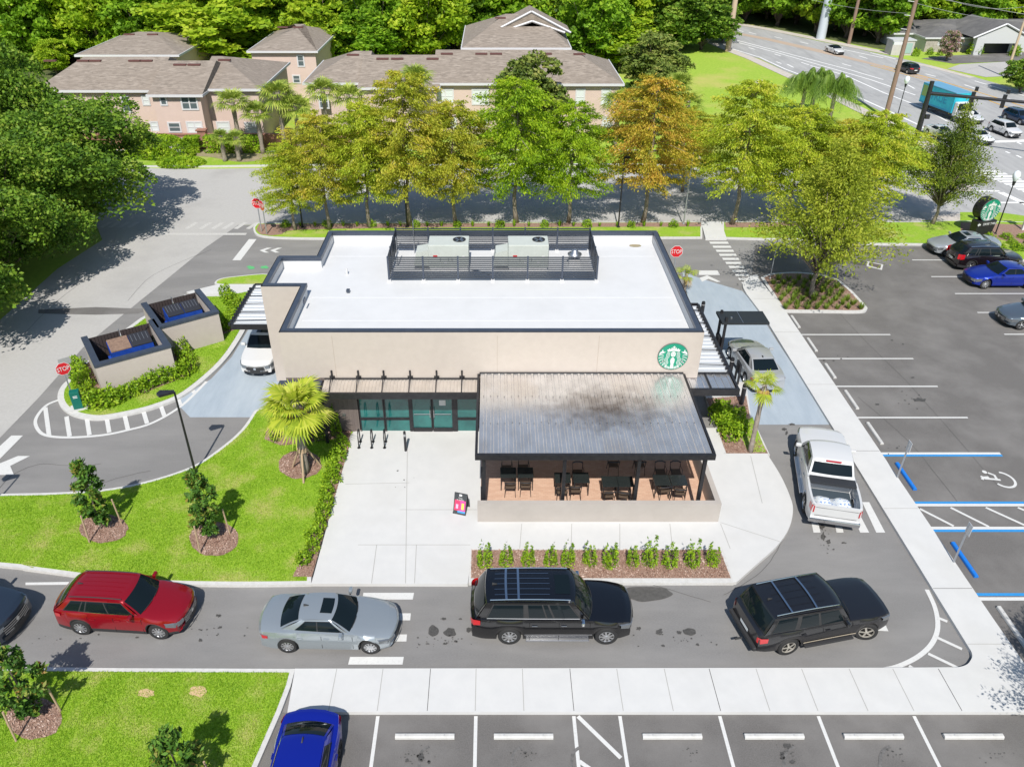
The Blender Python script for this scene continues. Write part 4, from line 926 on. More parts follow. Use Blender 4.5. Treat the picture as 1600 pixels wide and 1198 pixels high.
# traffic signal mast
p = G(1428, 228); yb = p.y; t = thing('traffic_signal_mast', 'black traffic signal mast with long arm over the highway', 'traffic signal', p)
hh = HZ(127, yb); MB().tube((0, 0, 0), (0, 0, hh), .28, .2, 14).build('pole', m_blk, t, smooth=40)
za = HZ(146, yb)
e = Vector((13.5, -8.5, za + .3)); MB().tube((0, 0, za), e, .17, .1, 10).build('arm', m_blk, t, smooth=40)
for k in (.24, .40, .82):
    c_ = Vector((e.x * k, e.y * k, za + .3 * k)); s_ = MB(); s_.box((c_.x - .1, c_.y + .1, c_.z - .1), (.35, .3, 1.15), R(-32)); so_ = s_.build('signal_head', m_blk, t)
    MB().box((c_.x + .05, c_.y + .1, c_.z + .75), (.3, .3, .35), R(-32)).build('camera', m_blk, so_)
MB().b2((.3, -.1, 2.6), (.7, .2, 3.0)).build('pedestrian_signal', m_blk, t)
# monument sign
p = G(1531, 369, .1); t = thing('monument_sign', 'round green logo sign on a black drive thru base', 'sign', p, R(14))
MB().add([(-.75, -.25, 0), (.62, -.25, 0), (.62, .35, 0), (-.75, .35, 0), (-.85, -.25, 1.25), (.8, -.25, 1.25), (.8, .35, 1.25), (-.85, .35, 1.25)], [(0, 3, 2, 1), (4, 5, 6, 7), (0, 1, 5, 4), (2, 3, 7, 6), (1, 2, 6, 5), (0, 4, 7, 3)]).build('base', m_blk, t)
text('DRIVE THRU', 'lettering', .26, m_white, t, (.22, -.256, 1.02), (math.pi / 2, 0, 0), .78)
MB().add([(x * .28 - .68, -.256, z * .28 + 1.02) for x, z in ((-.5, 0), (0, .5), (0, .2), (.5, .2), (.5, -.2), (0, -.2), (0, -.5))], [(0, 1, 2, 3, 4, 5, 6)]).build('arrow', m_white, t)
dr = bpy.data.objects.new('round_cabinet', None); col.objects.link(dr); dr.parent = t; dr.location = (.05, -.05, 2.0)
MB().lathe([(.84, .02), (.84, .72)], n=48, axis='Y').build('drum', m_blk, dr); logo(dr, .8)
t = thing('street_post', 'white street post at the right edge behind the monument sign', 'post', G(1597, 360, .1)); MB().b2((-.08, -.08, 0), (.08, .08, 1.6)).b2((-.3, -.1, 1.6), (.3, .1, 2.4)).build('post', m_white, t)
# wheel stops
def wstop(c, rz, label, L=1.83, m_=None, grp='white concrete wheel stops'):
    t = thing('wheel_stop', label, 'wheel stop', c, rz, grp)
    pr = [(-.09, 0), (-.075, .09), (-.05, .115), (.05, .115), (.075, .09), (.09, 0)]
    mb = MB(); mb.add([(-L / 2, a, b) for a, b in pr] + [(L / 2, a, b) for a, b in pr], [(0, 1, 2, 3, 4, 5), (11, 10, 9, 8, 7, 6)] + [(i, i + 6, (i + 1) % 6 + 6, (i + 1) % 6) for i in range(6)])
    mb.build('block', m_ or mat('wheel_stop_white', (.56, .555, .54), .8, c2=(.48, .475, .46), scale=5, detail=6), t, bevel=.012)
    for k in (-.6, .6): MB().lathe([(.018, .112), (.018, .121)], (k, 0, 0), 8).build('pin', m_galv, t)
for i, x in enumerate((664, 818, 1050, 1209, 1364, 1520)): wstop(G(x, 1151, .02) , R((x - 1000) * .0), ordn(i) + ' white wheel stop from the left in the near parking row')
for i, (a, b) in enumerate((((1237, 495), (1248, 513)), ((1261, 530), (1276, 550)), ((1289, 570), (1305, 592)), ((1320, 612), (1340, 640)), ((1355, 662), (1378, 695)))):
    A, B = G(*a), G(*b); wstop((G(0, 0).x * 0 + (A.x + B.x) / 2, (A.y + B.y) / 2, .01), math.pi / 2, ordn(i) + ' white wheel stop from the back along the right walk', (A - B).length)
for i, (a, b, s_) in enumerate((((1403, 726), (1427, 765), 'blue wheel stop in the upper accessible stall'), ((1489, 850), (1524, 902), 'blue wheel stop in the lower accessible stall'))):
    A, B = G(*a), G(*b); wstop(((A.x + B.x) / 2, (A.y + B.y) / 2, .01), math.pi / 2, s_, 1.83, mat('wheel_stop_blue', (.01, .17, .6), .5), 'blue wheel stops')
A, B = G(1563, 958), G(1600, 1005); wstop(((A.x + B.x) / 2, (A.y + B.y) / 2, .01), math.pi / 2, 'white wheel stop in tree shade at the lower right edge')
tag(MB().lathe([(.12, 0), (.12, .5), (.1, .55), (0, .56)], G(62, 905, 0), 14).build('marker_cap', mat('marker_white', (.5, .5, .5), .5), kind='thing'), 'small grey delineator stub on the curb behind the red car', 'marker')
bpy.data.objects.remove(bpy.data.objects['marker_cap'])
# ================================================================== HOUSES
m_pink = mat('pink_stucco', (.56, .435, .385), .9, c2=(.60, .47, .42), scale=.8, detail=6, bump=.1)
m_shin = mat('brown_shingles', (.19, .158, .13), .95, c2=(.33, .28, .235), scale=2.2, detail=9, c3=(.24, .20, .165), scale3=.5, bump=1, bscale=9, stretch=(.7, 2.2, 2.2), lo=.4, hi=.6)
m_trim = mat('white_trim', (.58, .58, .6), .6); m_win = mat('house_glass', (.10, .13, .14), .12, spec=.8); m_blind = mat('window_blind', (.62, .66, .66), .5)
m_vent = mat('roof_vent', (.12, .05, .045), .6)
def hip(mb, x0, x1, y0, y1, ze, zr, hipl, hipr, ov=.35):
    """hip roof; hipl/hipr: inset of the ridge at the two ends (0 = gable)"""
    x0 -= ov; x1 += ov; y0 -= ov; y1 += ov; ym = (y0 + y1) / 2
    v = [(x0, y0, ze), (x1, y0, ze), (x1, y1, ze), (x0, y1, ze), (x0 + hipl, ym, zr), (x1 - hipr, ym, zr)]
    mb.add(v, [(0, 1, 5, 4), (2, 3, 4, 5), (1, 2, 5), (3, 0, 4)])
def house_block(h, x0, x1, y0, y1, ze, zr, hl, hr, wm=None, rm=None, vents=()):
    """coords relative to house origin"""
    MB().b2((x0, y0, 0), (x1, y1, ze)).build('wall', wm or m_pink, h)
    r_ = MB(); hip(r_, x0, x1, y0, y1, ze + .02, zr, hl, hr); ro = r_.build('roof', rm or m_shin, h)
    t_ = MB(); o = .42
    t_.b2((x0 - o, y0 - o, ze - .16), (x1 + o, y0 - o + .1, ze + .06)); t_.b2((x1 + o - .1, y0 - o + .1, ze - .16), (x1 + o, y1 + o, ze + .06)); t_.b2((x0 - o, y0 - o + .1, ze - .16), (x0 - o + .1, y1 + o, ze + .06))
    t_.build('fascia', m_trim, ro)
    if vents:
        v_ = MB(); ym = (y0 + y1) / 2
        for x in vents:
            k = .86; yy = y0 - .35 + (ym - y0 + .35) * k; zz = ze + (zr - ze) * k; v_.box((x, yy, zz + .06), (1.25, .32, .14))
        v_.build('ridge_vent', m_vent, ro)
def hwin(h, x0, x1, z0, z1, y=0, blind=False, two=False):
    f = MB(); e = .14
    f.b2((x0 - e, y - .06, z0 - e), (x1 + e, y - .0, z0)); f.b2((x0 - e, y - .06, z1), (x1 + e, y, z1 + e)); f.b2((x0 - e, y - .058, z0), (x0, y, z1)); f.b2((x1, y - .058, z0), (x1 + e, y, z1))
    f.b2((x0, y - .05, (z0 + z1) / 2 - .03), (x1, y - .02, (z0 + z1) / 2 + .03))
    if two: f.b2(((x0 + x1) / 2 - .06, y - .052, z0), ((x0 + x1) / 2 + .06, y - .018, z1))
    o = f.build('window', m_trim, h); MB().b2((x0, y - .025, z0), (x1, y - .012, z1)).build('pane', m_blind if blind else m_win, o)
def W2(h, a, b, Y, **k):   # window by picture corners on a facade at distance Y
    x0, x1 = XP(a[0], (a[1] + b[1]) / 2, Y), XP(b[0], (a[1] + b[1]) / 2, Y); z1, z0 = HZ(a[1], Y), HZ(b[1], Y)
    o = h.location; hwin(h, x0 - o.x, x1 - o.x, z0 - .0, z1 - .0, Y - o.y, **k)
# left rowhouses
def ridge(py, yf, dp): return HZ(py, yf + dp / 2)
YA, YB = 80.5, 77.6
h1 = thing('townhouse_row', 'pink stucco townhouse row at left with brown shingle roofs and white windows', 'townhouses', (XP(240, 150, YB), YB, 0))
ox = h1.location.x
def lx(x, y, Y): return XP(x, y, Y) - ox
house_block(h1, lx(60, 142, YA) , lx(237, 142, YA), YA - YB, YA - YB + 11, HZ(141, YA), ridge(89, YA, 11), 3, 0, vents=[lx(x, 92, YA + 5) for x in (80, 132, 150, 212, 230)])
house_block(h1, lx(237, 150, YB) + .02, lx(312, 150, YB), 0, 11, HZ(148, YB), ridge(95, YB, 11), 0, 0, vents=[lx(283, 101, YB + 5), lx(305, 101, YB + 5)])
YC = 79.5
house_block(h1, lx(312, 141, YC) + .02, lx(402, 139, YC), YC - YB, YC - YB + 12.5, HZ(139, YC), ridge(88, YC, 12.5), 0, 5.2, vents=[lx(347, 105, YC + 4.2)])
W2(h1, (285, 152), (307, 170), YB, two=True); W2(h1, (252, 152), (259, 163), YB); W2(h1, (224, 151), (232, 163), YA, blind=True); W2(h1, (193, 152), (202, 174), YA)
W2(h1, (265, 193), (281, 205), YB); W2(h1, (294, 192), (315, 206), YB, blind=True, two=True); W2(h1, (341, 192), (358, 207), YC, blind=True); W2(h1, (237, 192), (246, 203), YB, blind=True); W2(h1, (385, 193), (402, 207), YC, blind=True)
pt = MB(); pt.b2((lx(322, 180, YC) - .06, YC - YB - .12, .2), (lx(322, 180, YC) + .06, YC - YB - .02, HZ(142, YC))); pt.build('downpipe', m_trim, h1)
pf = MB(); pf.b2((lx(245, 208, YB), -2.2, 0), (lx(312, 208, YB), -2.1, 1.5)); pf.b2((lx(245, 208, YB), -2.1, 0), (lx(245, 208, YB) + .1, -.05, 1.5)); pf.build('patio_fence', m_trim, h1)
# middle rowhouses
YD = 82.5
h2 = thing('townhouse_row', 'long pink stucco townhouse row behind the street trees in the middle', 'townhouses', (XP(720, 130, YD), YD, 0)); ox = h2.location.x
house_block(h2, lx(478, 131, YD), lx(566, 131, YD), .6, 11.6, HZ(131.5, YD), ridge(80, YD + .6, 11), 4.5, 0, vents=[lx(550, 92, YD + 4.5)])
house_block(h2, lx(566, 131, YD) + .02, lx(682, 130, YD), -.8, 10, HZ(137, YD - .8), ridge(86, YD - .8, 10.8), 0, 0, vents=[lx(x, 91, YD + 4) for x in (598, 621, 676)])
house_block(h2, lx(682, 130, YD) + .02, lx(880, 130, YD), 0, 11, HZ(130, YD), ridge(78, YD, 11), 0, 0, vents=[lx(x, 82, YD + 4.6) for x in (698, 752, 775, 853)])
house_block(h2, lx(880, 130, YD) + .02, lx(968, 130, YD), -.3, 11.5, HZ(130, YD), ridge(78, YD, 11.5), 0, 4.6, vents=[lx(906, 94, YD + 4)])
for a, b, k in (((685, 141), (707, 160), dict(two=True, blind=True)), ((739, 141), (762, 162), dict(two=True, blind=True)), ((901, 141), (912, 163), dict(blind=True)), ((941, 141), (952, 162), dict(blind=True)), ((570, 183), (582, 200), {}), ((690, 183), (712, 198), dict(blind=True)), ((740, 183), (760, 198), dict(blind=True)), ((897, 181), (910, 200), dict(blind=True)), ((942, 184), (955, 203), dict(blind=True)), ((500, 150), (512, 168), {})):
    W2(h2, a, b, YD - .3 if a[0] > 880 else YD, **k)
# rear houses
def rear(label, x0, x1, pe, pr, Y, dp, hl, hr, wins=(), gables=()):
    h = thing('townhouse', label, 'townhouse', (XP((x0 + x1) / 2, pe, Y), Y, 0), 0, 'rear townhouses'); o_ = h.location.x
    a, b = XP(x0, pe, Y) - o_, XP(x1, pe, Y) - o_
    ze = HZ(pe, Y); zr = ridge(pr, Y, dp)
    house_block(h, a, b, 0, dp, ze, zr, hl, hr, vents=[a + (b - a) * .35, a + (b - a) * .6])
    for p_, q_ in wins: W2(h, p_, q_, Y, two=False)
    for cx_, wd_, py_ in gables:
        gx = XP(cx_, py_, Y + dp * .35) - o_; zt = HZ(py_, Y + dp * .35); y_ = dp * .3
        g = MB(); z0_ = ze + (zr - ze) * .35; g.add([(gx - wd_, y_, z0_), (gx + wd_, y_, z0_), (gx, y_, zt), (gx, y_ + dp * .35, zt), (gx - wd_, y_ + dp * .35, z0_), (gx + wd_, y_ + dp * .35, z0_)], [(0, 2, 3, 4), (1, 5, 3, 2), (0, 1, 2)])
        go = g.build('gable', m_shin, h)
        e_ = MB(); e_.tube((gx - wd_, y_ - .06, z0_), (gx, y_ - .06, zt), .13, n=4); e_.tube((gx + wd_, y_ - .06, z0_), (gx, y_ - .06, zt), .13, n=4); e_.build('gable_trim', m_trim, go)
rear('far left pink townhouse behind the left row', 124, 276, 86, 50, 97, 13, 5, 5)
rear('pink townhouse behind the big maple with two upper windows', 392, 492, 80, 38, 98, 14, 5.5, 4, wins=(((466, 88), (474, 103)), ((459, 119), (468, 129))))
rear('tall brown-roofed townhouse with double gables rising behind the middle row', 726, 887, 75, 22, 94, 15, 5, 3.5, gables=((830, 4.6, 17), (831, 3.8, 32)))
# office
YO = 128
m_grsh = mat('dark_grey_shingles', (.10, .098, .10), .95, c2=(.15, .145, .145), scale=.9, detail=8, c3=(.2, .19, .18), scale3=.3, lo3=.55, hi3=.75)
m_wst = mat('white_stucco', (.48, .49, .5), .8); m_stone = mat('grey_stone', (.3, .27, .24), .9, c2=(.4, .36, .33), scale=3)
of = thing('office_building', 'white one-storey office with dark grey roof across the highway', 'office building', (XP(1500, 84, YO), YO, 0)); ox = of.location.x
a, b = lx(1441, 86, YO), lx(1520, 84, YO)
zE = HZ(59, YO)
house_block(of, a, b + 14, 0, 16, zE, HZ(30, YO + 8), 7, 3, m_wst, m_grsh)
house_block(of, a - 3, a + .0 - .02, 4, 10, zE, zE + 1.6, 2.5, 0, m_wst, m_grsh)
gx0, gx1 = lx(1522, 80, YO - 3), lx(1598, 80, YO - 3); zt = HZ(38, YO - 3); z0_ = HZ(57, YO - 3)
g = MB(); g.add([(gx0 - .6, -3, z0_ - .2), (gx1 + .6, -3, z0_ - .2), ((gx0 + gx1) / 2, -3, zt), ((gx0 + gx1) / 2, 7, zt), (gx0 - .6, 7, z0_ - .2), (gx1 + .6, 7, z0_ - .2)], [(0, 2, 3, 4), (1, 5, 3, 2)]); go = g.build('gable', m_grsh, of)
MB().tube((gx0 - .7, -3.05, z0_ - .25), ((gx0 + gx1) / 2, -3.05, zt), .14, n=4).tube((gx1 + .7, -3.05, z0_ - .25), ((gx0 + gx1) / 2, -3.05, zt), .14, n=4).build('gable_trim', m_trim, go)
MB().add([(gx0, -2.9, z0_ - .2), (gx1, -2.9, z0_ - .2), ((gx0 + gx1) / 2, -2.9, zt - .25)], [(0, 1, 2)]).build('gable_wall', m_wst, go)
MB().b2((gx0, -2.95, 0), (gx0 + 1.2, -2.0, z0_ - .2)).b2((gx1 - 1.2, -2.95, 0), (gx1, -2.0, z0_ - .2)).b2((gx0 + 1.2, -2.9, z0_ - 1.0), (gx1 - 1.2, -2.1, z0_ - .2)).build('portico', m_wst, of)
MB().b2((gx0 + 1.2, -1.2, 0), (gx1 - 1.2, -1.1, z0_ - 1)).build('entrance', mat('dark_void', (.02, .022, .03), .3), of)
MB().b2((a, -.12, 0), (b, -.02, .9)).b2((a, -.13, .9), (a + 1.8, -.01, zE - .2)).build('stone_base', m_stone, of)
for x in (1455, 1487, 1496):
    q = lx(x, 75, YO); hwin(of, q - .5, q + .5, HZ(79, YO), HZ(69, YO), -.05)
for i, (x, y, wd_) in enumerate(((1590, 60, 8),)):
    pass
t = thing('masonry_shed', 'small pale brick enclosure beside the office by the highway verge', 'enclosure', G(1408, 87, 0)); MB().b2((-1.6, 0, 0), (1.6, 2.2, 2.0)).build('wall', mat('pale_brick', (.5, .47, .45), .9, c2=(.42, .4, .38), scale=3), t)
MB().b2((-1.75, -.1, 2.0), (1.75, 2.3, 2.15)).build('cap', m_wst, t); MB().b2((-.2, -.05, .3), (1.3, 0, 1.7)).build('gate', mat('pale_teal', (.3, .42, .4), .6), t)
# brick garden wall
m_bw = mat('garden_brick', (.34, .17, .12), .9, c2=(.26, .13, .1), scale=3)
gy = G(330, 233).y
bw = thing('brick_wall', 'low red brick garden wall in front of the left townhouses', 'wall', (XP(320, 233, gy), gy, 0))
MB().b2((-24, 0, 0), (16, .25, 1.35)).build('wall', m_bw, bw); MB().b2((-24.1, -.06, 1.35), (16.1, .31, 1.45)).build('coping', m_bw, bw)
for x in (0, -8.2, 8.2, 16): MB().b2((x - .4, -.12, 0), (x + .4, .4, 1.75)).b2((x - .5, -.22, 1.75), (x + .5, .5, 1.87)).build('pillar', m_bw, bw)
# ================================================================== VEHICLES
m_tyre = mat('tyre_rubber', (.02, .02, .021), .8); m_rim = mat('alloy_rim', (.62, .63, .65), .28, metal=.85); m_cglass = mat('car_glass', (.006, .011, .014), .04, spec=.3)
m_head = mat('headlight_lens', (.24, .26, .28), .12, metal=.6, coat=1); m_tail = mat('tail_light_red', (.5, .01, .015), .2, coat=1); m_plas = mat('black_plastic', (.028, .028, .03), .6)
m_chrome = mat('chrome', (.75, .76, .78), .12, metal=1); m_plate = mat('licence_plate', (.7, .72, .72), .5); m_amber = mat('amber_lens', (.7, .25, .02), .3)
m_dvoid = mat('wheel_well_black', (.008, .008, .008), .95)
def paint(name, c, metal=.35, rough=.32): return mat('paint_' + name, c, rough, metal=metal, coat=1)
def wheel(root, x, y, r, side, wd=.23, spokes=7, rim=m_rim, steer=0):
    prof = [(r * .66, -wd / 2), (r * .93, -wd / 2), (r, -wd / 2 + .04), (r, wd / 2 - .04), (r * .93, wd / 2), (r * .66, wd / 2)]
    ty = MB().lathe(prof, n=28, axis='Y', cap=False).build('wheel', m_tyre, root, smooth=45); ty.location = (x, y, r); ty.rotation_euler = (0, 0, steer + (math.pi if side < 0 else 0))
    rm = MB(); y_ = wd / 2 - .03; rr = r * .66
    rm.lathe([(rr, y_ + .02), (rr * .92, y_ + .025), (rr * .88, y_ - .02)], n=28, axis='Y', cap=False)
    rm.lathe([(rr * .24, y_ + .02), (rr * .18, y_ + .03), (0, y_ + .032)], n=14, axis='Y', cap=False)
    for k in range(spokes):
        a = 2 * math.pi * k / spokes; da = .22; ca, sa = math.cos(a), math.sin(a)
        P = []
        for q, (rad, hw, yy) in enumerate(((rr * .2, .13 * rr, y_ + .02), (rr * .92, .085 * rr + .012, y_ + .012))):
            P += [(rad * ca - hw * sa, yy, rad * sa + hw * ca), (rad * ca + hw * sa, yy, rad * sa - hw * ca)]
        rm.add(P, [(0, 1, 3, 2)])
    rm.build('rim', rim, ty, recalc=False)
    MB().lathe([(rr * .9, y_ - .05), (0, y_ - .05)], n=20, axis='Y', cap=False).build('brake_disc', m_dvoid, ty, recalc=False)
    return ty
def vehicle(name, label, cat, p, pm, group=None):
    """p: dict of dimensions; x runs forward, origin on the ground under the centre"""
    L, W, Ht, wb, foh, wr = p['L'], p['W'], p['H'], p['wb'], p['foh'], p['wr']
    root = thing(name, label, cat, (0, 0, 0), 0, group)
    hw = W / 2; X = lambda d: L / 2 - d
    sill = p.get('sill', .24); top = p['top']; xc, xtf, xtr, xb = p['xs']; bowf, bowr = p.get('bow', (.2, .1))
    tx, tz = [a for a, _ in top], [b for _, b in top]
    wheels = [foh, foh + wb]; ar = wr + .06; st = set()
    for d in np.linspace(0, L, 34): st.add(round(float(d), 3))
    for d in (0, .03, .09, .18, .3, L - .3, L - .15, L - .06, L - .02, L): st.add(round(d, 3))
    for a in tx: st.add(round(a, 3))
    for xw in wheels:
        st = {d for d in st if abs(d - xw) > ar + .03}
        for k in range(15): st.add(round(xw - ar * math.cos(math.pi * k / 14), 4))
        st.add(round(xw - ar - .004, 4)); st.add(round(xw + ar + .004, 4))
    if 'bed' in p:
        for b_ in p['bed'][:2]: st.add(b_ - .004); st.add(b_ + .004)
    st = sorted(st)
    def halfw(d):
        k = hw
        if d < .8: k *= 1 - .13 * (1 - d / .8) ** 2.2
        if d > L - .7: k *= 1 - .09 * ((d - L + .7) / .7) ** 2.2
        for xw in wheels: k += .018 * math.exp(-((d - xw) / .45) ** 2)
        return k
    def zb(d):
        z = sill + .05 * (max(0, 1 - d / .35) + max(0, 1 - (L - d) / .35))
        for xw in wheels:
            dx = abs(d - xw)
            if dx <= ar + 1e-6: z = max(z, wr + math.sqrt(max(0, ar * ar - dx * dx)))
        return z
    zt_ = lambda d: float(np.interp(d, tx, tz))
    def xbow(d, y):
        t = min(1, abs(y) / hw)
        return (max(0, 1 - d / 1.3)) * bowf * t ** 2.2 - max(0, 1 - (L - d) / 1.0) * bowr * t ** 2.2
    P = []; crown = p.get('crown', .05)
    for d in st:
        w_, b, t = halfw(d), zb(d), zt_(d); sh = t - p.get('drop', .07); h = max(.05, sh - b)
        inb = 'bed' in p and p['bed'][0] < d < p['bed'][1]
        if inb: fl = p['bed'][2]; sec = [(w_ * .8, b + .01), (w_ * .975, b), (w_ * .995, b + .25 * h), (w_, b + .62 * h), (w_ * .985, t - .04), (w_ * .955, t), (w_ * .875, t), (w_ * .86, fl), (0, fl)]
        else: sec = [(w_ * .8, b + .01), (w_ * .975, b), (w_ * .995, b + .22 * h), (w_ * 1.0, b + .58 * h), (w_ * .98, b + .9 * h), (w_ * .93, t - .012), (w_ * .82, t + crown * .35), (w_ * .45, t + crown * .85), (0, t + crown)]
        row = [(X(d + xbow(d, y)), -y, z) for y, z in sec] + [(X(d + xbow(d, y)), y, z) for y, z in sec[-2::-1]]
        P.append(row)
    mb = MB(); nr = len(P[0])
    clad = p.get('clad')
    for i in range(len(P) - 1):
        for j in range(nr - 1):
            pass
    mb.grid(P)
    if clad:
        k = 0
        for i in range(len(P) - 1):
            for j in range(nr - 1):
                if j in (0, 1, nr - 2, nr - 3): mb.m[k] = 1
                k += 1
    for row, f in ((P[0], 1), (P[-1], 0)):
        c_ = (sum(q[0] for q in row) / nr, 0, sum(q[2] for q in row) / nr)
        c_ = ((row[nr // 2][0]) * .7 + row[3][0] * .3 + (.02 if f else -.02), 0, (row[1][2] + row[nr // 2][2]) / 2)
        mb.add([c_] + row, [(0, i + 1, i + 2) if f else (0, i + 2, i + 1) for i in range(nr - 1)] + [(0, nr, 1)])
    body = mb.build('body', [pm, m_plas], root, smooth=38)
    # merge the caps with the skin
    b_ = bmesh.new(); b_.from_mesh(body.data); bmesh.ops.remove_doubles(b_, verts=b_.verts[:], dist=.0005); bmesh.ops.recalc_face_normals(b_, faces=b_.faces[:]); b_.to_mesh(body.data); b_.free(); body.data.set_sharp_from_angle(angle=R(38))
    # underbody
    MB().b2((X(L - .35), -hw * .72, .2), (X(.35), hw * .72, .62)).b2((X(foh + wb - ar - .02), -hw * .72, sill), (X(foh + ar + .02), hw * .93, .5)).build('underbody', m_dvoid, root)
    # greenhouse -------------------------------------------------
    wbm = p.get('wbase', .90) * hw; wtm = p.get('wtop', .72) * hw
    zf, zr_ = zt_(xc) + .0, zt_(min(xb, L - .02)) - .02
    bf = lambda t: (xc + .16 * t * t, t * wbm, zf + crown * .9 * (1 - t * t) - .01)
    tf = lambda t: (xtf + .10 * t * t, t * wtm, Ht - .05 - .035 * t * t)
    trr = lambda t: (xtr - .06 * t * t, t * wtm * p.get('wtr', .98), Ht - p.get('rdrop', .07) - .035 * t * t)
    br = lambda t: (xb - .10 * t * t, t * wbm * p.get('wbr', .97), zr_ + crown * .8 * (1 - t * t))
    def patch(A, B, u0, u1, v0, v1, nu=10, nv=6, bulge=.03, off=0, roof=False):
        Q = []
        for j in range(nv + 1):
            v = v0 + (v1 - v0) * j / nv; row = []
            for i in range(nu + 1):
                u = u0 + (u1 - u0) * i / nu; a, b = Vector(A(u)), Vector(B(u)); q = a.lerp(b, v)
                q.z += bulge * math.sin(math.pi * v)
                row.append(q)
            Q.append(row)
        if off:
            N = []
            for j in range(nv + 1):
                rn = []
                for i in range(nu + 1):
                    du = Q[j][min(i + 1, nu)] - Q[j][max(i - 1, 0)]; dv = Q[min(j + 1, nv)][i] - Q[max(j - 1, 0)][i]
                    nn = du.cross(dv).normalized(); nn = nn if nn.z > 0 else -nn
                    rn.append(nn)
                N.append(rn)
            Q = [[Q[j][i] + N[j][i] * off for i in range(nu + 1)] for j in range(nv + 1)]
        return [[(X(q.x), q.y, q.z) for q in row] for row in Q]
    sideb = lambda s_: (lambda u: (bf(1)[0] + (br(1)[0] - bf(1)[0]) * u, s_ * (wbm + (wbm * p.get('wbr', .97) - wbm) * u + .012 * math.sin(math.pi * u)), bf(1)[2] + (br(1)[2] - bf(1)[2]) * u - .03))
    sidet = lambda s_: (lambda u: (tf(1)[0] + (trr(1)[0] - tf(1)[0]) * u, s_ * (wtm + (wtm * p.get('wtr', .98) - wtm) * u + .01 * math.sin(math.pi * u)), tf(1)[2] + (trr(1)[2] - tf(1)[2]) * u + .012 * math.sin(math.pi * u)))
    cb = MB()
    cb.grid(patch(bf, tf, -1, 1, 0, 1, bulge=.03)); cb.grid(patch(tf, trr, -1, 1, 0, 1, nv=10, bulge=p.get('rb', .035))); cb.grid(patch(trr, br, -1, 1, 0, 1, bulge=.03))
    for s_ in (-1, 1):
        # side patch with outward bulge
        Q = patch(sideb(s_), sidet(s_), 0, 1, 0, 1, nu=14, nv=5, bulge=0)
        Q = [[(q[0], q[1] + s_ * .025 * math.sin(math.pi * j / 5), q[2]) for q in row] for j, row in enumerate(Q)]
        cb.grid(Q)
    cabin = cb.build('roof', p.get('roofmat', pm), root)
    b_ = bmesh.new(); b_.from_mesh(cabin.data); bmesh.ops.remove_doubles(b_, verts=b_.verts[:], dist=.02); bmesh.ops.recalc_face_normals(b_, faces=b_.faces[:]); b_.to_mesh(cabin.data); b_.free(); cabin.data.set_sharp_from_angle(angle=R(50))
    g_ = MB().grid(patch(bf, tf, -.93, .93, .05, .95, bulge=.03, off=.009)).build('windshield', m_cglass, root, smooth=True)
    wp = MB()
    for k in (-.75, .05):
        a = patch(bf, tf, k, k + .6, .06, .1, nu=2, nv=1, off=.03)[0]; wp.path([a[0], a[1], a[2]], .012, 4)
    wp.build('wiper', m_plas, g_)
    if not p.get('noback'): MB().grid(patch(trr, br, -.9, .9, p.get('rg', (.1, .9))[0], p.get('rg', (.1, .9))[1], bulge=.03, off=.009)).build('rear_window', m_cglass, root, smooth=True)
    for s_ in (-1, 1):
        if 'bed' not in p:
            Q = patch(sideb(s_), sidet(s_), p['wins'][0][0] - .012, p['wins'][-1][1] + .012, .14, .93, nu=14, nv=5, bulge=0)
            Q = [[(q[0], q[1] + s_ * (.025 * math.sin(math.pi * (.14 + .79 * j / 5)) + .005), q[2]) for q in row] for j, row in enumerate(Q)]
            MB().grid(Q).build('window_surround', m_plas, root, smooth=True)
        for (u0, u1) in p['wins']:
            Q = patch(sideb(s_), sidet(s_), u0, u1, .17, .9, nu=6, nv=5, bulge=0)
            if u0 < .12:      # front edge follows the A pillar
                pass
            Q = [[(q[0], q[1] + s_ * (.025 * math.sin(math.pi * (.17 + .73 * j / 5)) + .01), q[2]) for q in row] for j, row in enumerate(Q)]
            MB().grid(Q).build('side_window', m_cglass, root, smooth=True)
        if p.get('belt'):
            Q = patch(sideb(s_), sidet(s_), p['wins'][0][0], p['wins'][-1][1], .12, .16, nu=10, nv=1, bulge=0)
            Q = [[(q[0], q[1] + s_ * .022, q[2]) for q in row] for row in Q]; MB().grid(Q).build('window_trim', m_chrome, root)
    # side details
    def side_strip(d0, d1, z0, z1, s_, off=.006, n_=6, follow=0):
        pts = []
        for i in range(n_ + 1):
            d = d0 + (d1 - d0) * i / n_; w_ = halfw(d) + off; pts.append([(X(d), s_ * w_, z0), (X(d), s_ * w_, z1)])
        return pts
    midz = zt_(xc) - .07
    doors = p.get('doors', [xc + .1, xc + 1.15, xc + 2.1])
    for s_ in (-1, 1):
        for d in doors:
            MB().add([(X(d - .008), s_ * (halfw(d) * .997 + .004), sill + .08), (X(d + .008), s_ * (halfw(d) * .997 + .004), sill + .08), (X(d + .008), s_ * (halfw(d) * .985 + .004), midz), (X(d - .008), s_ * (halfw(d) * .985 + .004), midz)], [(0, 1, 2, 3)]).build('door_gap', m_dvoid, root, recalc=False)

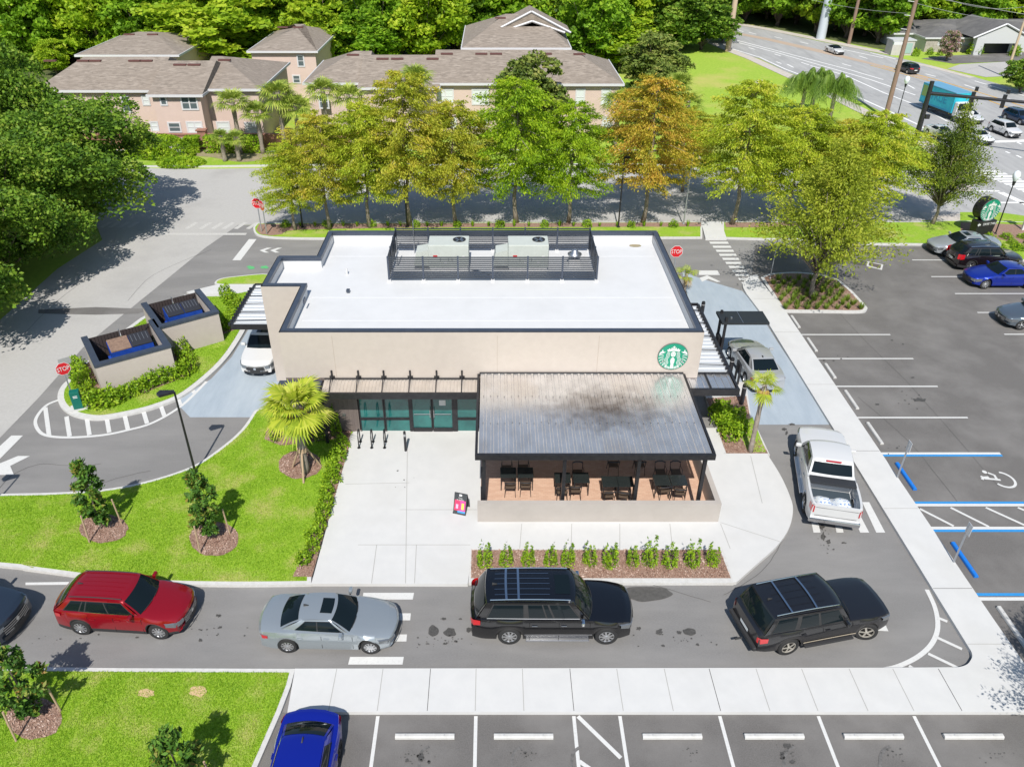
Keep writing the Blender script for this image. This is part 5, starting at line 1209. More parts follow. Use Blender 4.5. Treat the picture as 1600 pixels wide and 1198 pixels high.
    for s_ in (-1, 1):
        for d in doors[1:]:
            MB().box((X(d - .17), s_ * (halfw(d) + .012), midz - .1), (.19, .03, .035)).build('door_handle', p.get('handle', pm), root, bevel=.008)
        if p.get('strip'): MB().grid(side_strip(foh + ar + .05, foh + wb - ar - .05, p['strip'][0], p['strip'][1], s_, .008)).build('side_trim', p['strip'][2], root)
        if p.get('step'):
            MB().b2((X(foh + wb - ar - .1), s_ * (hw - .06), sill - .02), (X(foh + ar + .15), s_ * (hw + .10), sill + .05)).build('side_step', p['step'], root, bevel=.01)
        # mirror
        mx_ = xc + .42; mz = zt_(xc) + .07
        mo = MB(); mo.box((X(mx_), s_ * (hw + .10), mz + .03), (.13, .24, .16)).build('mirror', p.get('mirror', pm), root, bevel=.04)
        MB().box((X(mx_), s_ * (hw - .03), mz - .02), (.05, .14, .04)).build('mirror_arm', m_plas, root)
    # front
    def fx(y, extra=0): return X(xbow(0, y)) + extra
    def front(y0, y1, z0, z1, nm, m_, off=.014, n_=8, rear=False, zs=0):
        F_ = (lambda y: X(L) - (-0) + 0) if rear else None
        Q = []
        for i in range(n_ + 1):
            y = y0 + (y1 - y0) * i / n_
            x = (X(L + xbow(L, y)) - off) if rear else (X(xbow(0, y)) + off)
            dz = zs * (abs(y) / hw) ** 2
            Q.append([(x, y, z0 + dz), (x, y, z1 + dz)])
        return MB().grid(Q).build(nm, m_, root)
    z0f = sill + .07; zn = tz[0]
    gw = p.get('grille', .52) * hw
    g_ = front(-gw, gw, z0f + (zn - z0f) * .42, zn - .03, 'grille', m_plas, .022)
    if p.get('gtrim'):
        t_ = MB(); zc_ = [z0f + (zn - z0f) * .42 + k * (zn - .03 - z0f - (zn - z0f) * .42) / 3 for k in range(4)]
        for z in zc_:
            Q = [[(X(xbow(0, y)) + .03, y, z - .012), (X(xbow(0, y)) + .03, y, z + .012)] for y in np.linspace(-gw, gw, 9)]; t_.grid(Q)
        t_.build('grille_bar', p['gtrim'], g_)
    if p.get('badge'): MB().lathe([(.07, 0), (.07, .02)], n=16, axis='Y').build('badge', m_chrome, g_).location = (0, 0, 0); 
    if p.get('badge'):
        bo = bpy.data.objects[[o.name for o in g_.children if o.name.startswith('badge')][0]]; bo.location = (X(0) + .035, 0, zn - .12); bo.rotation_euler = (0, 0, math.pi / 2)
    front(-hw * .7, hw * .7, z0f - .02, z0f + (zn - z0f) * .25, 'lower_intake', m_plas, .02)
    front(-.26, .26, z0f + (zn - z0f) * .22, z0f + (zn - z0f) * .22 + .12, 'licence_plate', m_plate if p.get('fplate') else m_plas, .03)
    for s_ in (-1, 1):
        q = MB(); hz1 = zn + .015; hz0 = zn - .15; o_ = .014
        cols = [(X(xbow(0, .56 * hw)) + .02, s_ * .56 * hw * 1.0, hz0 + .03, hz1 - .01), (X(xbow(0, .78 * hw)) + .02, s_ * .78 * hw, hz0, hz1 + .01), (X(.06 + xbow(0, .87 * hw)) + .01, s_ * (halfw(.05) + .012), hz0 + .01, hz1 + .03), (X(.38 + xbow(.38, .9 * hw)), s_ * (halfw(.42) + .008), hz0 + .09, hz1 + .05)]
        q.grid([[(a, b, c), (a, b, d_)] for a, b, c, d_ in cols])
        ti = [(x - .10, y * .93, z + .035) for x, y, _, z in [(c[0], c[1], 0, c[3]) for c in cols]]
        q.grid([[(a, b, d_) for a, b, c, d_ in cols], ti]); q.build('headlight', m_head, root, recalc=False)
        # tail light
        zt0, zt1 = p.get('tail', (zt_(L) - .25, zt_(L) - .08)); q = MB()
        cols = [(X(L + xbow(L, .5 * hw)) - .012, s_ * p.get('tailin', .5) * hw, zt0 + .02, zt1), (X(L + xbow(L, .85 * hw)) - .014, s_ * .85 * hw, zt0, zt1 + .01), (X(L - .05 + xbow(L, .9 * hw)), s_ * (halfw(L - .03) + .012), zt0, zt1 + .01), (X(L - .3 + xbow(L - .3, .9 * hw)), s_ * (halfw(L - .3) + .008), zt0 + .05, zt1 + .01)]
        q.grid([[(a, b, c), (a, b, d_)] for a, b, c, d_ in cols]); q.build('tail_light', m_tail, root, recalc=False)
    front(-.26, .26, *p.get('rplate', (zt_(L) - .42, zt_(L) - .28)), 'licence_plate', m_plate, .02, rear=True)
    front(-hw * .8, hw * .8, sill + .03, sill + .16, 'rear_bumper_trim', m_plas, .02, rear=True)
    if p.get('sunroof'):
        a, b = p['sunroof']; MB().grid(patch(tf, trr, -.55, .55, a, b, bulge=p.get('rb', .035), off=.008)).build('sunroof', m_cglass, root)
    if p.get('rails'):
        for s_ in (-1, 1):
            A = patch(tf, trr, s_ * .9, s_ * .9 + .001, .04, .96, nu=1, nv=8, bulge=p.get('rb', .035), off=.05); MB().path([q[0] for q in A], .018, 6).build('roof_rail', p['rails'], root)
    if p.get('ribs'):
        r_ = MB()
        for u in p['ribs']:
            A = patch(tf, trr, u, u + .02, p.get('ribv', (.12, .9))[0], p.get('ribv', (.12, .9))[1], nu=1, nv=6, bulge=p.get('rb', .035), off=.012); r_.grid(A)
        r_.build('roof_rib', p.get('ribm', pm), root)
    if p.get('cross'):
        c_ = MB()
        for v in p['cross']:
            A = patch(tf, trr, -.88, .88, v, v + .025, nu=8, nv=1, bulge=p.get('rb', .035), off=.05); c_.grid(A)
        c_.build('roof_crossbar', m_chrome, root)
    if p.get('antenna', True):
        A = patch(tf, trr, -.02, .02, .9, .95, nu=1, nv=1, off=.0)[0][0]; MB().add([(A[0] + .1, -.02, A[2] + .02), (A[0] + .1, .02, A[2] + .02), (A[0] - .08, .03, A[2]), (A[0] - .08, -.03, A[2]), (A[0] - .07, 0, A[2] + .09)], [(0, 1, 4), (1, 2, 4), (2, 3, 4), (3, 0, 4)]).build('antenna', m_plas, root)
    for i, xw in enumerate(wheels):
        for s_ in (-1, 1): wheel(root, X(xw), s_ * (hw - .115), wr, s_, spokes=p.get('spokes', 10), rim=p.get('rim', m_rim), steer=p.get('steer', 0) if i == 0 else 0)
    return root
SEDAN = dict(L=4.75, W=1.83, H=1.42, wb=2.82, foh=.88, wr=.335, top=[(0, .60), (.05, .67), (.3, .75), (1.0, .87), (1.45, .94), (3.9, .99), (4.35, .985), (4.65, .95), (4.75, .86)], xs=(1.38, 2.1, 3.25, 4.05), wins=[(.07, .44), (.46, .80)], doors=[1.45, 2.5, 3.4], bow=(.32, .2), tail=(.68, .84), wbr=.9, wtop=.66)
SUV = dict(L=4.62, W=1.84, H=1.66, wb=2.79, foh=.86, wr=.36, top=[(0, .70), (.05, .79), (.25, .87), (.9, .98), (1.3, 1.05), (4.52, 1.12), (4.62, 1.05)], xs=(1.22, 1.85, 3.98, 4.58), wins=[(.06, .34), (.36, .63), (.65, .70), (.72, .9)], doors=[1.35, 2.35, 3.25], bow=(.28, .2), tail=(.86, 1.04), wtop=.74, clad=True, rg=(.1, .85), rdrop=.06)
def V(base, **k): d_ = dict(base); d_.update(k); return d_
def put(root, fr, re, side, p, zc=0.0):
    """fr, re: picture points where the front / rear tyre on the near side touches the ground; side +1 = left wheels"""
    A, B = G(*fr, zc), G(*re, zc); dv = A - B; th = math.atan2(dv.y, dv.x); mid = (A + B) / 2
    L, wb, foh = p['L'], p['wb'], p['foh']; xm = L / 2 - foh - wb / 2
    fw = Vector((math.cos(th), math.sin(th), 0)); lf = Vector((-fw.y, fw.x, 0))
    c = mid - fw * xm - lf * side * (p['W'] / 2 - .02)
    root.location = (c.x, c.y, 0.015); root.rotation_euler = (0, 0, th)
red = V(SUV, W=1.82, ribs=(-.7, -.4, -.1, .2, .5), belt=True, rails=m_plas, gtrim=m_chrome, badge=True, H=1.63, spokes=10, L=4.60)
o = vehicle('parked_car', 'red mid-size SUV in the drive-through queue with silver wheels', 'SUV', red, paint('red', (.27, .001, .008), .3)); put(o, (251, 999), (131, 992), -1, red)
lex = V(SEDAN, L=4.72, sunroof=(.06, .42), H=1.41, spokes=10, sill=.22)
o = vehicle('parked_car', 'silver-blue sedan with sunroof queuing between red and black SUVs', 'car', lex, paint('silver_blue', (.35, .39, .42), .5, .28)); put(o, (578, 1022), (453, 1020), -1, lex)
exl = V(SUV, L=5.62, W=2.0, H=1.96, wb=3.33, foh=.95, wr=.40, sill=.3, top=[(0, .88), (.05, .97), (.25, 1.03), (.9, 1.1), (1.45, 1.15), (5.5, 1.2), (5.6, 1.1)], xs=(1.4, 2.05, 5.1, 5.54), wins=[(.07, .29), (.31, .36), (.375, .53), (.58, .91)], doors=[1.55, 2.6, 3.6], ribs=(-.6, -.3, 0, .3, .6), ribv=(.28, .9), ribm=m_chrome, rails=m_chrome, cross=(.62, .76), sunroof=(.05, .22), belt=True, strip=(.52, .56, m_chrome), step=m_chrome, gtrim=m_chrome, clad=False, tail=(.95, 1.2), tailin=.75, spokes=9, handle=m_chrome, mirror=m_chrome, wtop=.8, bow=(.2, .08))
o = vehicle('parked_car', 'long glossy black SUV with chrome roof rails before the bark bed', 'SUV', exl, paint('black', (.003, .003, .004), 0, .22)); put(o, (947, 1007), (795, 1007), -1, exl)
thh = V(SUV, L=5.05, W=1.96, H=1.86, wb=2.98, foh=.88, wr=.39, sill=.36, top=[(0, .92), (.04, 1.02), (.2, 1.06), (.9, 1.1), (1.5, 1.13), (4.95, 1.16), (5.05, 1.08)], xs=(1.52, 2.0, 4.6, 4.98), wins=[(.07, .34), (.37, .6), (.66, .93)], doors=[1.6, 2.7, 3.6], ribs=(-.55, -.18, .18, .55), ribv=(.2, .85), rails=m_chrome, cross=(.36, .72), strip=(.50, .54, mat('tan_trim', (.42, .36, .28), .5)), step=m_plas, clad=False, tail=(.78, 1.02), tailin=.8, spokes=5, wtop=.82, bow=(.1, .04), steer=-.35, rim=mat('beige_rim', (.5, .47, .42), .4, metal=.5), wbase=.93)
o = vehicle('parked_car', 'old boxy black SUV turning at the right end of the lane', 'SUV', thh, paint('old_black', (.006, .006, .008), 0, .4)); put(o, (1349, 1000), (1230, 1023), -1, thh)
MB().box((-2.56, 0, .5), (.12, 1.78, .16)).build('rear_bumper', m_plas, o, bevel=.03); MB().path([(-2.7, -.25, .4), (-2.95, -.25, .4)], .04, 6).build('tow_hitch', m_plas, o)
ddg = V(SUV, L=5.0, W=1.93, H=1.78, wb=3.0, foh=.92, wr=.38, top=[(0, .84), (.04, .95), (.2, 1.02), (.9, 1.09), (1.4, 1.13), (4.9, 1.18), (5.0, 1.1)], gtrim=m_chrome, badge=True, bow=(.22, .1), xs=(1.4, 2.1, 4.4, 4.95), tail=(.8, 1.0), grille=.62)
o = vehicle('parked_car', 'dark blue-grey SUV nosing in at the left edge behind the red SUV', 'SUV', ddg, paint('slate', (.03, .045, .07), .5))
a_, b_ = G(50, 950, .4), G(8, 1000, .4); dv = (a_ - b_).normalized(); fw = Vector((dv.y, -dv.x, 0)); c = (a_ + b_) / 2 - fw * 2.45; o.location = (c.x, c.y, .015); o.rotation_euler = (0, 0, math.atan2(fw.y, fw.x))
blu = V(SEDAN, L=4.65, W=1.85, H=1.46, top=[(0, .62), (.05, .7), (.3, .78), (1.0, .9), (1.35, .96), (4.0, 1.0), (4.5, 1.04), (4.6, 1.02), (4.65, .9)], xs=(1.3, 2.0, 3.5, 4.25), tail=(.75, .93), spokes=5, rim=m_plas, wtop=.70)
o = vehicle('parked_car', 'bright blue hatchback nose-out in the leftmost bottom stall', 'car', blu, paint('blue', (.004, .018, .36), .5)); e = G(503, 1106, 1.0); o.location = (G(498, 1150).x - .12, e.y - 2.35, .015); o.rotation_euler = (0, 0, -math.pi / 2 - .015)
whs = V(SUV, L=4.6, W=1.84, H=1.66, sunroof=(.1, .5), badge=True, bow=(.3, .1))
o = vehicle('parked_car', 'white SUV facing out of the drive lane beside the left shop wall', 'SUV', whs, paint('white', (.6, .6, .6), 0, .3)); e = G(399, 583, .3); o.location = (e.x + .12, e.y + 2.25, .015); o.rotation_euler = (0, 0, -math.pi / 2 - .04)
elt = V(SEDAN, L=4.62, W=1.80, H=1.44, wb=2.7, foh=.87, spokes=8, doors=[1.45, 2.45, 3.35])
o = vehicle('parked_car', 'silver sedan seen from behind at the drive-through order canopy', 'car', elt, paint('silver', (.46, .47, .48), .35, .3)); put(o, (1139, 561), (1161, 598), 1, elt)
# pickup
trk = V(SUV, L=5.85, W=2.05, H=1.93, wb=3.75, foh=.96, wr=.41, sill=.42, top=[(0, 1.0), (.04, 1.1), (.25, 1.16), (.9, 1.2), (1.5, 1.22), (3.95, 1.28), (5.85, 1.32)], bed=(4.02, 5.76, .72), xs=(1.45, 2.1, 3.5, 3.92), wins=[(.08, .42), (.45, .84)], doors=[1.6, 2.75, 3.75], clad=False, step=m_chrome, tail=(.92, 1.24), tailin=.82, rplate=(.5, .64), wtop=.8, wbase=.92, rg=(.18, .85), crown=.03, bow=(.14, .03), spokes=6, sunroof=None, antenna=False, handle=m_chrome)
o = vehicle('pickup_truck', 'white crew cab pickup with open bed driving up the right lane', 'pickup truck', trk, paint('truck_white', (.58, .585, .59), 0, .3)); put(o, (1240, 713), (1252.5, 797), 1, trk)
X_ = lambda d: 5.85 / 2 - d
MB().b2((X_(4.45), -.9, 1.30), (X_(4.0), .9, 1.37)).b2((X_(4.52), -.88, 1.31), (X_(4.46), .88, 1.35)).build('folded_bed_cover', mat('cover_black', (.03, .032, .036), .5), o, bevel=.01)
MB().b2((X_(5.74), -.8, .721), (X_(4.06), .8, .73)).build('bed_liner', mat('bed_liner', (.05, .07, .09), .6), o)
MB().b2((X_(5.93), -.98, .48), (X_(5.83), .98, .68)).build('rear_bumper', m_chrome, o, bevel=.03)
MB().b2((X_(5.86), -.8, .80), (X_(5.853), .8, .815)).b2((X_(5.86), -.8, 1.2), (X_(5.853), .8, 1.21)).build('tailgate_line', m_plas, o)
MB().b2((X_(3.62), -.3, 1.87), (X_(3.55), .3, 1.9)).build('brake_light', m_tail, o)
bt_ = o
rz_ = o.rotation_euler.z
for i, (dx, dy, lab) in enumerate(((5.2, .38, 'left printed white sack lying in the pickup bed'), (5.15, -.38, 'right printed white sack lying in the pickup bed'))):
    mb = MB(); P = []
    for a in range(9):
        row = []
        for b in range(9):
            u, v = a / 8 - .5, b / 8 - .5; row.append((u * 1.1, v * .75, .30 * (1 - (2 * u) ** 4) * (1 - (2 * v) ** 4) + .02 + .015 * math.sin(a * 2.1 + b + i)))
        P.append(row)
    mb.grid(P); s_ = mb.build('sack', mat('printed_sack', (.72, .75, .76), .5, c2=(.02, .16, .5), scale=7, lo=.55, hi=.6, c3=(.5, .62, .7), scale3=12, lo3=.6, hi3=.66), smooth=True)
    q = Matrix.Rotation(rz_, 4, 'Z') @ Vector((X_(dx), dy, .735)); s_.location = (o.location.x + q.x, o.location.y + q.y, q.z); s_.rotation_euler = (0, 0, rz_ + .06 * i)
    tag(s_, lab, 'sack', 'printed sacks in the pickup bed')
# parked on the right
def parkL(px_, py_, p, lab, pm, cat='car'):
    o = vehicle('parked_car', lab, cat, p, pm); A = G(px_, py_); B = A + Vector((p['wb'], 0, 0)); th = math.pi
    xm = p['L'] / 2 - p['foh']; o.location = (A.x + xm, A.y + p['W'] / 2 - .02, .015); o.rotation_euler = (0, 0, math.pi)
parkL(1477, 402, V(SEDAN, L=4.5, sunroof=(.08, .4), H=1.42), 'silver sedan with sunroof parked nearest the round monument sign', paint('silver2', (.40, .43, .46), .4))
vol = V(SUV, L=4.64, rails=m_chrome, belt=True, tail=(.8, 1.15), tailin=.8, spokes=5)
o = vehicle('parked_car', 'black SUV parked tail-out between silver and blue cars at right', 'SUV', vol, paint('black2', (.012, .008, .01), .2, .25)); A = G(1513.5, 424); o.location = (A.x + vol['L'] / 2 - (vol['L'] - vol['foh'] - vol['wb']), A.y + .9, .015)
parkL(1537, 452, V(SEDAN, L=4.5, H=1.4, spokes=10, bow=(.34, .2)), 'bright blue coupe parked nose-out at the right edge', paint('blue2', (.006, .03, .36), .5))
parkL(1593, 516, V(SEDAN, L=4.7, H=1.42, badge=True, gtrim=m_chrome, spokes=5), 'steel grey sedan parked lowest at the right edge', paint('steel', (.17, .21, .25), .7))
o = vehicle('parked_car', 'dark car half hidden by the shop roof at the pickup window', 'car', SEDAN, paint('dark', (.02, .02, .025), .3)); e = G(1072, 470); o.location = (10.6, 39.5, .015); o.rotation_euler = (0, 0, math.pi / 2)
# highway traffic
hd = (G(1432, 194) - G(1228, 109)); ha = math.atan2(hd.y, hd.x)
def road(px_, py_, p, lab, pm, rev=False, cat='car', da=0):
    o = vehicle('highway_car', lab, cat, p, pm); A = G(px_, py_, .6); o.location = (A.x, A.y, .03); o.rotation_euler = (0, 0, ha + da + (math.pi if rev else 0)); o.scale = (.8, .8, .8)
road(1305, 77, V(SEDAN, roofmat=m_cglass), 'white convertible with dark top driving on the far highway lanes', paint('white2', (.6, .61, .62), 0), False)
road(1418, 106, SUV, 'black SUV driving away on the far highway lanes', paint('black3', (.02, .022, .03), .3), True)
road(1514, 180, V(SEDAN, roofmat=m_cglass), 'white car with black top behind the box truck cab', paint('white3', (.6, .61, .62), 0))
road(1571, 201, V(SUV, badge=True), 'white SUV stopped nearest the highway stop line', paint('white4', (.6, .6, .61), 0))
road(1592, 182, SUV, 'dark blue SUV stopped on the highway at the right edge', paint('navy', (.01, .03, .08), .4))
road(1528, 211, SEDAN, 'white car mostly hidden by the elm crown on the highway', paint('white5', (.74, .75, .76), 0))
road(1470, 205, SEDAN, 'pale car on the near highway lane behind the elm tree', paint('white6', (.66, .66, .64), .2))
# box truck
A = G(1472, 180); t = thing('box_truck', 'turquoise box truck with beach lettering driving on the highway', 'truck', (A.x, A.y, .03), ha); t.scale = (.76, .76, .76)
m_teal = mat('turquoise_side', (.015, .38, .5), .45, c2=(.03, .48, .58), scale=.9, c3=(.012, .27, .42), scale3=.5)
MB().b2((-4.2, -1.25, 1.0), (3.1, 1.25, 3.75)).build('cargo_box', m_teal, t, bevel=.03)
MB().b2((-4.22, -1.27, 3.70), (3.12, 1.27, 3.78)).build('roof', mat('teal_roof', (.13, .33, .5), .45), t)
text('TRUE', 'lettering', 1.5, mat('teal_letter', (.02, .22, .4), .5), t, (-.2, -1.262, 2.4), (math.pi / 2, 0, 0), 1.0)
MB().b2((-4.0, -1.262, 2.0), (-3.0, -1.255, 3.5)).build('palm_print', mat('print_green', (.2, .32, .1), .5), t); MB().b2((-4.1, -1.263, 1.05), (3.0, -1.256, 1.25)).build('stripe', mat('teal_letter', (.02, .22, .4), .5), t)
MB().b2((3.13, -1.1, .7), (3.9, 1.1, 2.6)).b2((3.9, -1.05, .7), (4.9, 1.05, 1.6)).build('cab', m_white, t, bevel=.12)
MB().add([(3.92, -1.0, 1.62), (4.25, -.95, 1.62), (4.25, .95, 1.62), (3.92, 1.0, 1.62), (3.9, -.95, 2.5), (3.9, .95, 2.5)], [(1, 2, 5, 4), (0, 1, 4), (2, 3, 5)]).build('windshield', m_cglass, t)
MB().b2((-3.6, -.9, .55), (4.2, .9, .98)).build('chassis', m_plas, t)
for x in (-2.6, 4.0):
    for s_ in (-1, 1): wheel(t, x, s_ * .98, .46, s_, .28, 6)
# ================================================================== VEGETATION
def unit(n):
    v = RNG.normal(size=(n, 3)); return v / np.linalg.norm(v, axis=1)[:, None]
def leaves(Cn, size, aspect=.5, up=.5, jit=.35, dirs=None):
    """diamond leaves centred at Cn -> (4N,3)"""
    n = len(Cn); N = unit(n) + np.array([0, 0, up]); N /= np.linalg.norm(N, axis=1)[:, None]
    U = unit(n) if dirs is None else dirs + unit(n) * .35
    U = U - N * (U * N).sum(1)[:, None]; U /= np.linalg.norm(U, axis=1)[:, None] + 1e-9
    Vv = np.cross(N, U); s_ = size * (1 + RNG.uniform(-jit, jit, n))[:, None]
    return np.stack([Cn - U * s_, Cn + Vv * s_ * aspect + N * s_ * .12, Cn + U * s_, Cn - Vv * s_ * aspect + N * s_ * .12], 1).reshape(-1, 3)
def crown_cypress(h, r, n, size, h0=.29, K=105, shape=.62):
    B = []; Pn = []; D = []
    t = (np.arange(K) + RNG.uniform(0, 1, K)) / K
    for i in range(K):
        tt = t[i]; a = i * 2.399 + RNG.uniform(-.4, .4); q_ = .2 + .77 * tt; rr = r * (4 * q_ * (1 - q_)) ** shape * RNG.uniform(.66, 1.12)
        z0 = h * (h0 + (1 - h0) * tt * .97); L = min(rr, r * 1.08); k = max(12, int(n / K * (.35 + 1.3 * L / r)))
        s_ = RNG.uniform(.12, 1, k) ** .7; up = RNG.uniform(-.05, .22) * (1 if tt > .3 else .4)
        x = np.stack([s_ * L * math.cos(a), s_ * L * math.sin(a), z0 + s_ * L * up - .28 * s_ ** 2 * L * .5], 1)
        w_ = (.09 + .26 * s_ * (1.05 - .55 * s_)) * (L / r * .7 + .4) * r / 3.2
        x += RNG.normal(size=(k, 3)) * np.stack([w_, w_, w_ * .48], 1)
        dr = np.array([math.cos(a), math.sin(a), -.55]); Pn.append(x); D.append(np.tile(dr, (k, 1))); B.append(((0, 0, z0 - .15), (L * .75 * math.cos(a), L * .75 * math.sin(a), z0 + L * .75 * up - .1)))
    Pn = np.concatenate(Pn); return leaves(Pn, size, .42, .5, dirs=np.concatenate(D)), B
def crown_broad(h, r, n, size, h0=.25, K=60, flat=.8, aspect=.6, lump=0):
    hc = h * (h0 + 1) / 2; rz = h * (1 - h0) / 2; Pn = []; B = []
    for i in range(K):
        z = 1 - 2 * (i + .5) / K; a = i * 2.399 + RNG.uniform(-.3, .3); q = math.sqrt(max(0, 1 - z * z)); rad = RNG.uniform(.62, .92) if i % 4 else RNG.uniform(.2, .5)
        c_ = np.array([q * math.cos(a) * r * rad, q * math.sin(a) * r * rad, hc + z * rz * rad]); rc = r * (RNG.uniform(.2, .34) if lump else RNG.uniform(.22, .36)); rad = rad
        k = n // K; d_ = unit(k); d_[:, 2] = np.where(d_[:, 2] < -.2, -d_[:, 2] * .5, d_[:, 2])
        rr = rc * RNG.uniform(.45, 1.06, k) ** .5; x = c_ + d_ * rr[:, None] * np.array([1, 1, flat])
        Pn.append(x)
        if i % 3 == 0: B.append(((0, 0, h * h0 * RNG.uniform(.6, 1.1)), tuple(c_)))
    return leaves(np.concatenate(Pn), size, aspect, .55), B
def crown_elm(h, r, n, size, h0=.2, K=85):
    Pn = []; B = []; D = []
    for i in range(K):
        a = i * 2.399 + RNG.uniform(-.3, .3); q = math.sqrt((i + .5) / K); z0 = h * (h0 + .35 * (1 - q) * RNG.uniform(.5, 1)); L = r * (.45 + .62 * q) * RNG.uniform(.8, 1.12)
        zt = h * (1.0 - .62 * q ** 1.6) * RNG.uniform(.86, 1.04); k = n // K; s_ = RNG.uniform(.15, 1, k) ** .75
        x = np.stack([s_ ** 1.1 * L * q * math.cos(a), s_ ** 1.1 * L * q * math.sin(a), z0 + (zt - z0) * np.sin(s_ * 1.75) / math.sin(1.57)], 1)
        w_ = .08 + .2 * s_; x += RNG.normal(size=(k, 3)) * np.stack([w_, w_, w_ * .7], 1)
        D.append(np.tile([math.cos(a), math.sin(a), .2], (k, 1))); Pn.append(x); B.append(((0, 0, z0 * .8), (L * q * .5 * math.cos(a), L * q * .5 * math.sin(a), z0 + (zt - z0) * .77)))
    return leaves(np.concatenate(Pn), size, .42, .5, dirs=np.concatenate(D)), B
def mk_mesh(name, V4, nper, m):
    o = np_mesh(name, V4, nper, m); me = o.data; bpy.data.objects.remove(o); return me
def trunk_mesh(h, r, B, mtl, top=.9, lean=0, nb=26, br=.22):
    mb = MB(); n = 9; rs = [r * (1.35 if i == 0 else 1) * (1 - .85 * i / n) for i in range(n + 1)]
    pts = [(math.sin(i * 1.3) * .02 * h * .4 + lean * i / n, math.cos(i * 1.7) * .008 * h - .01 * h, h * top * i / n) for i in range(n + 1)]; pts[0] = (0, 0, -.05)
    mb.path(pts, rs, 9)
    step = max(1, len(B) // nb)
    for a, b in B[::step]:
        a = Vector(a); b = Vector(b); k = min(n, int(a.z / (h * top) * n)); a.x, a.y = pts[k][0], pts[k][1]; m_ = a.lerp(b, .5) + Vector((0, 0, .06 * (b - a).length)); mb.path([a, m_, b], [r * br * 1.3, r * br, r * br * .4], 5)
    o = mb.build('trunk', mtl, smooth=True); me = o.data; bpy.data.objects.remove(o); return me
m_bark = mat('grey_bark', (.30, .25, .2), .95, c2=(.18, .15, .12), scale=4, stretch=(3, 3, .6)); m_barkd = mat('dark_bark', (.13, .10, .08), .95, c2=(.2, .16, .13), scale=4, stretch=(3, 3, .6))
m_pbark = mat('palm_bark', (.33, .28, .24), .95, c2=(.2, .17, .14), scale=5)
LM = {
 'gold': leafmat('golden_green_leaf', [(.19, .26, .02), (.38, .43, .035), (.57, .56, .06), (.70, .53, .09)], .45),
 'green': leafmat('bright_green_leaf', [(.10, .20, .010), (.22, .38, .015), (.38, .54, .022), (.50, .60, .04)], .42),
 'mix': leafmat('yellow_green_leaf', [(.18, .27, .022), (.36, .47, .03), (.54, .62, .05), (.70, .63, .09)], .45),
 'orange': leafmat('orange_brown_leaf', [(.20, .24, .02), (.42, .40, .035), (.62, .46, .06), (.70, .42, .09)], .4),
 'elm': leafmat('olive_green_leaf', [(.14, .19, .02), (.27, .34, .03), (.40, .46, .04), (.54, .54, .08)], .38),
 'elmd': leafmat('deep_olive_leaf', [(.03, .06, .012), (.09, .14, .018), (.18, .25, .025), (.32, .34, .04)], .28),
 'oak': leafmat('oak_leaf', [(.035, .085, .012), (.09, .19, .018), (.18, .31, .026), (.34, .43, .06)], .3, .5),
 'wood': leafmat('woodland_leaf', [(.07, .15, .012), (.17, .34, .02), (.30, .50, .03), (.46, .62, .05)], .45, .25),
 'maple': leafmat('light_green_leaf', [(.12, .22, .012), (.26, .42, .02), (.42, .56, .03), (.56, .64, .06)], .42, .35),
 'pine': leafmat('pine_leaf', [(.04, .07, .015), (.09, .13, .02), (.16, .2, .035), (.24, .25, .06)], .2, .35),
 'magn': leafmat('magnolia_leaf', [(.02, .05, .01), (.05, .13, .018), (.12, .24, .03), (.30, .16, .04)], .12, 1.5),
 'magnb': leafmat('big_magnolia_leaf', [(.05, .09, .02), (.12, .18, .03), (.24, .3, .06), (.36, .34, .1)], .2, .6),
 'palm': leafmat('palm_leaf', [(.10, .17, .03), (.22, .32, .04), (.38, .46, .07), (.52, .54, .15)], .3, .6),
 'palmg': leafmat('feather_palm_leaf', [(.06, .12, .02), (.14, .25, .03), (.26, .38, .06)], .3, .6),
 'palmy': leafmat('yellow_palm_leaf', [(.16, .24, .02), (.30, .40, .03), (.48, .54, .05), (.66, .64, .14)], .35, .8),
 'palmd': leafmat('dead_palm_leaf', [(.45, .30, .08), (.6, .42, .12), (.65, .5, .25)], .3, .8),
 'hedge': leafmat('hedge_leaf', [(.06, .14, .008), (.16, .30, .012), (.30, .46, .02), (.48, .60, .05)], .3, 1.2),
 'fern': leafmat('coarse_grass_leaf', [(.08, .14, .02), (.18, .28, .03), (.34, .42, .06)], .3, 1.2),
 'bloom': leafmat('pink_bloom_leaf', [(.06, .13, .02), (.14, .24, .03), (.5, .3, .32), (.65, .4, .42)], .3, .8),
}
SP = {}
def species(key, fn, kw, trunk_kw, mtl, variants=3):
    SP[key] = []
    for i in range(variants):
        V4, B = fn(**kw); SP[key].append((mk_mesh('crown', V4, 4, LM['green']), trunk_mesh(kw['h'], trunk_kw['r'], B, mtl, **{k: v for k, v in trunk_kw.items() if k != 'r'}), kw['h'], kw['r']))
species('cyp', crown_cypress, dict(h=10, r=3.4, n=24000, size=.085), dict(r=.15, nb=40, br=.16), m_bark, 3)
species('elm', crown_elm, dict(h=7, r=4.3, n=24000, size=.078), dict(r=.13, top=.5, nb=50, br=.22), m_bark, 2)
species('oak', crown_broad, dict(h=10, r=6, n=50000, size=.12, h0=.1, K=64, lump=1), dict(r=.28, top=.6, nb=40), m_barkd, 3)
species('wood', crown_broad, dict(h=12, r=4.6, n=11000, size=.26, h0=.03, K=60), dict(r=.25, top=.7, nb=18), m_barkd, 4)
species('pine', crown_broad, dict(h=15, r=3.2, n=4200, size=.26, h0=.5, K=40, aspect=.3), dict(r=.2, top=.95, nb=14), m_bark, 2)
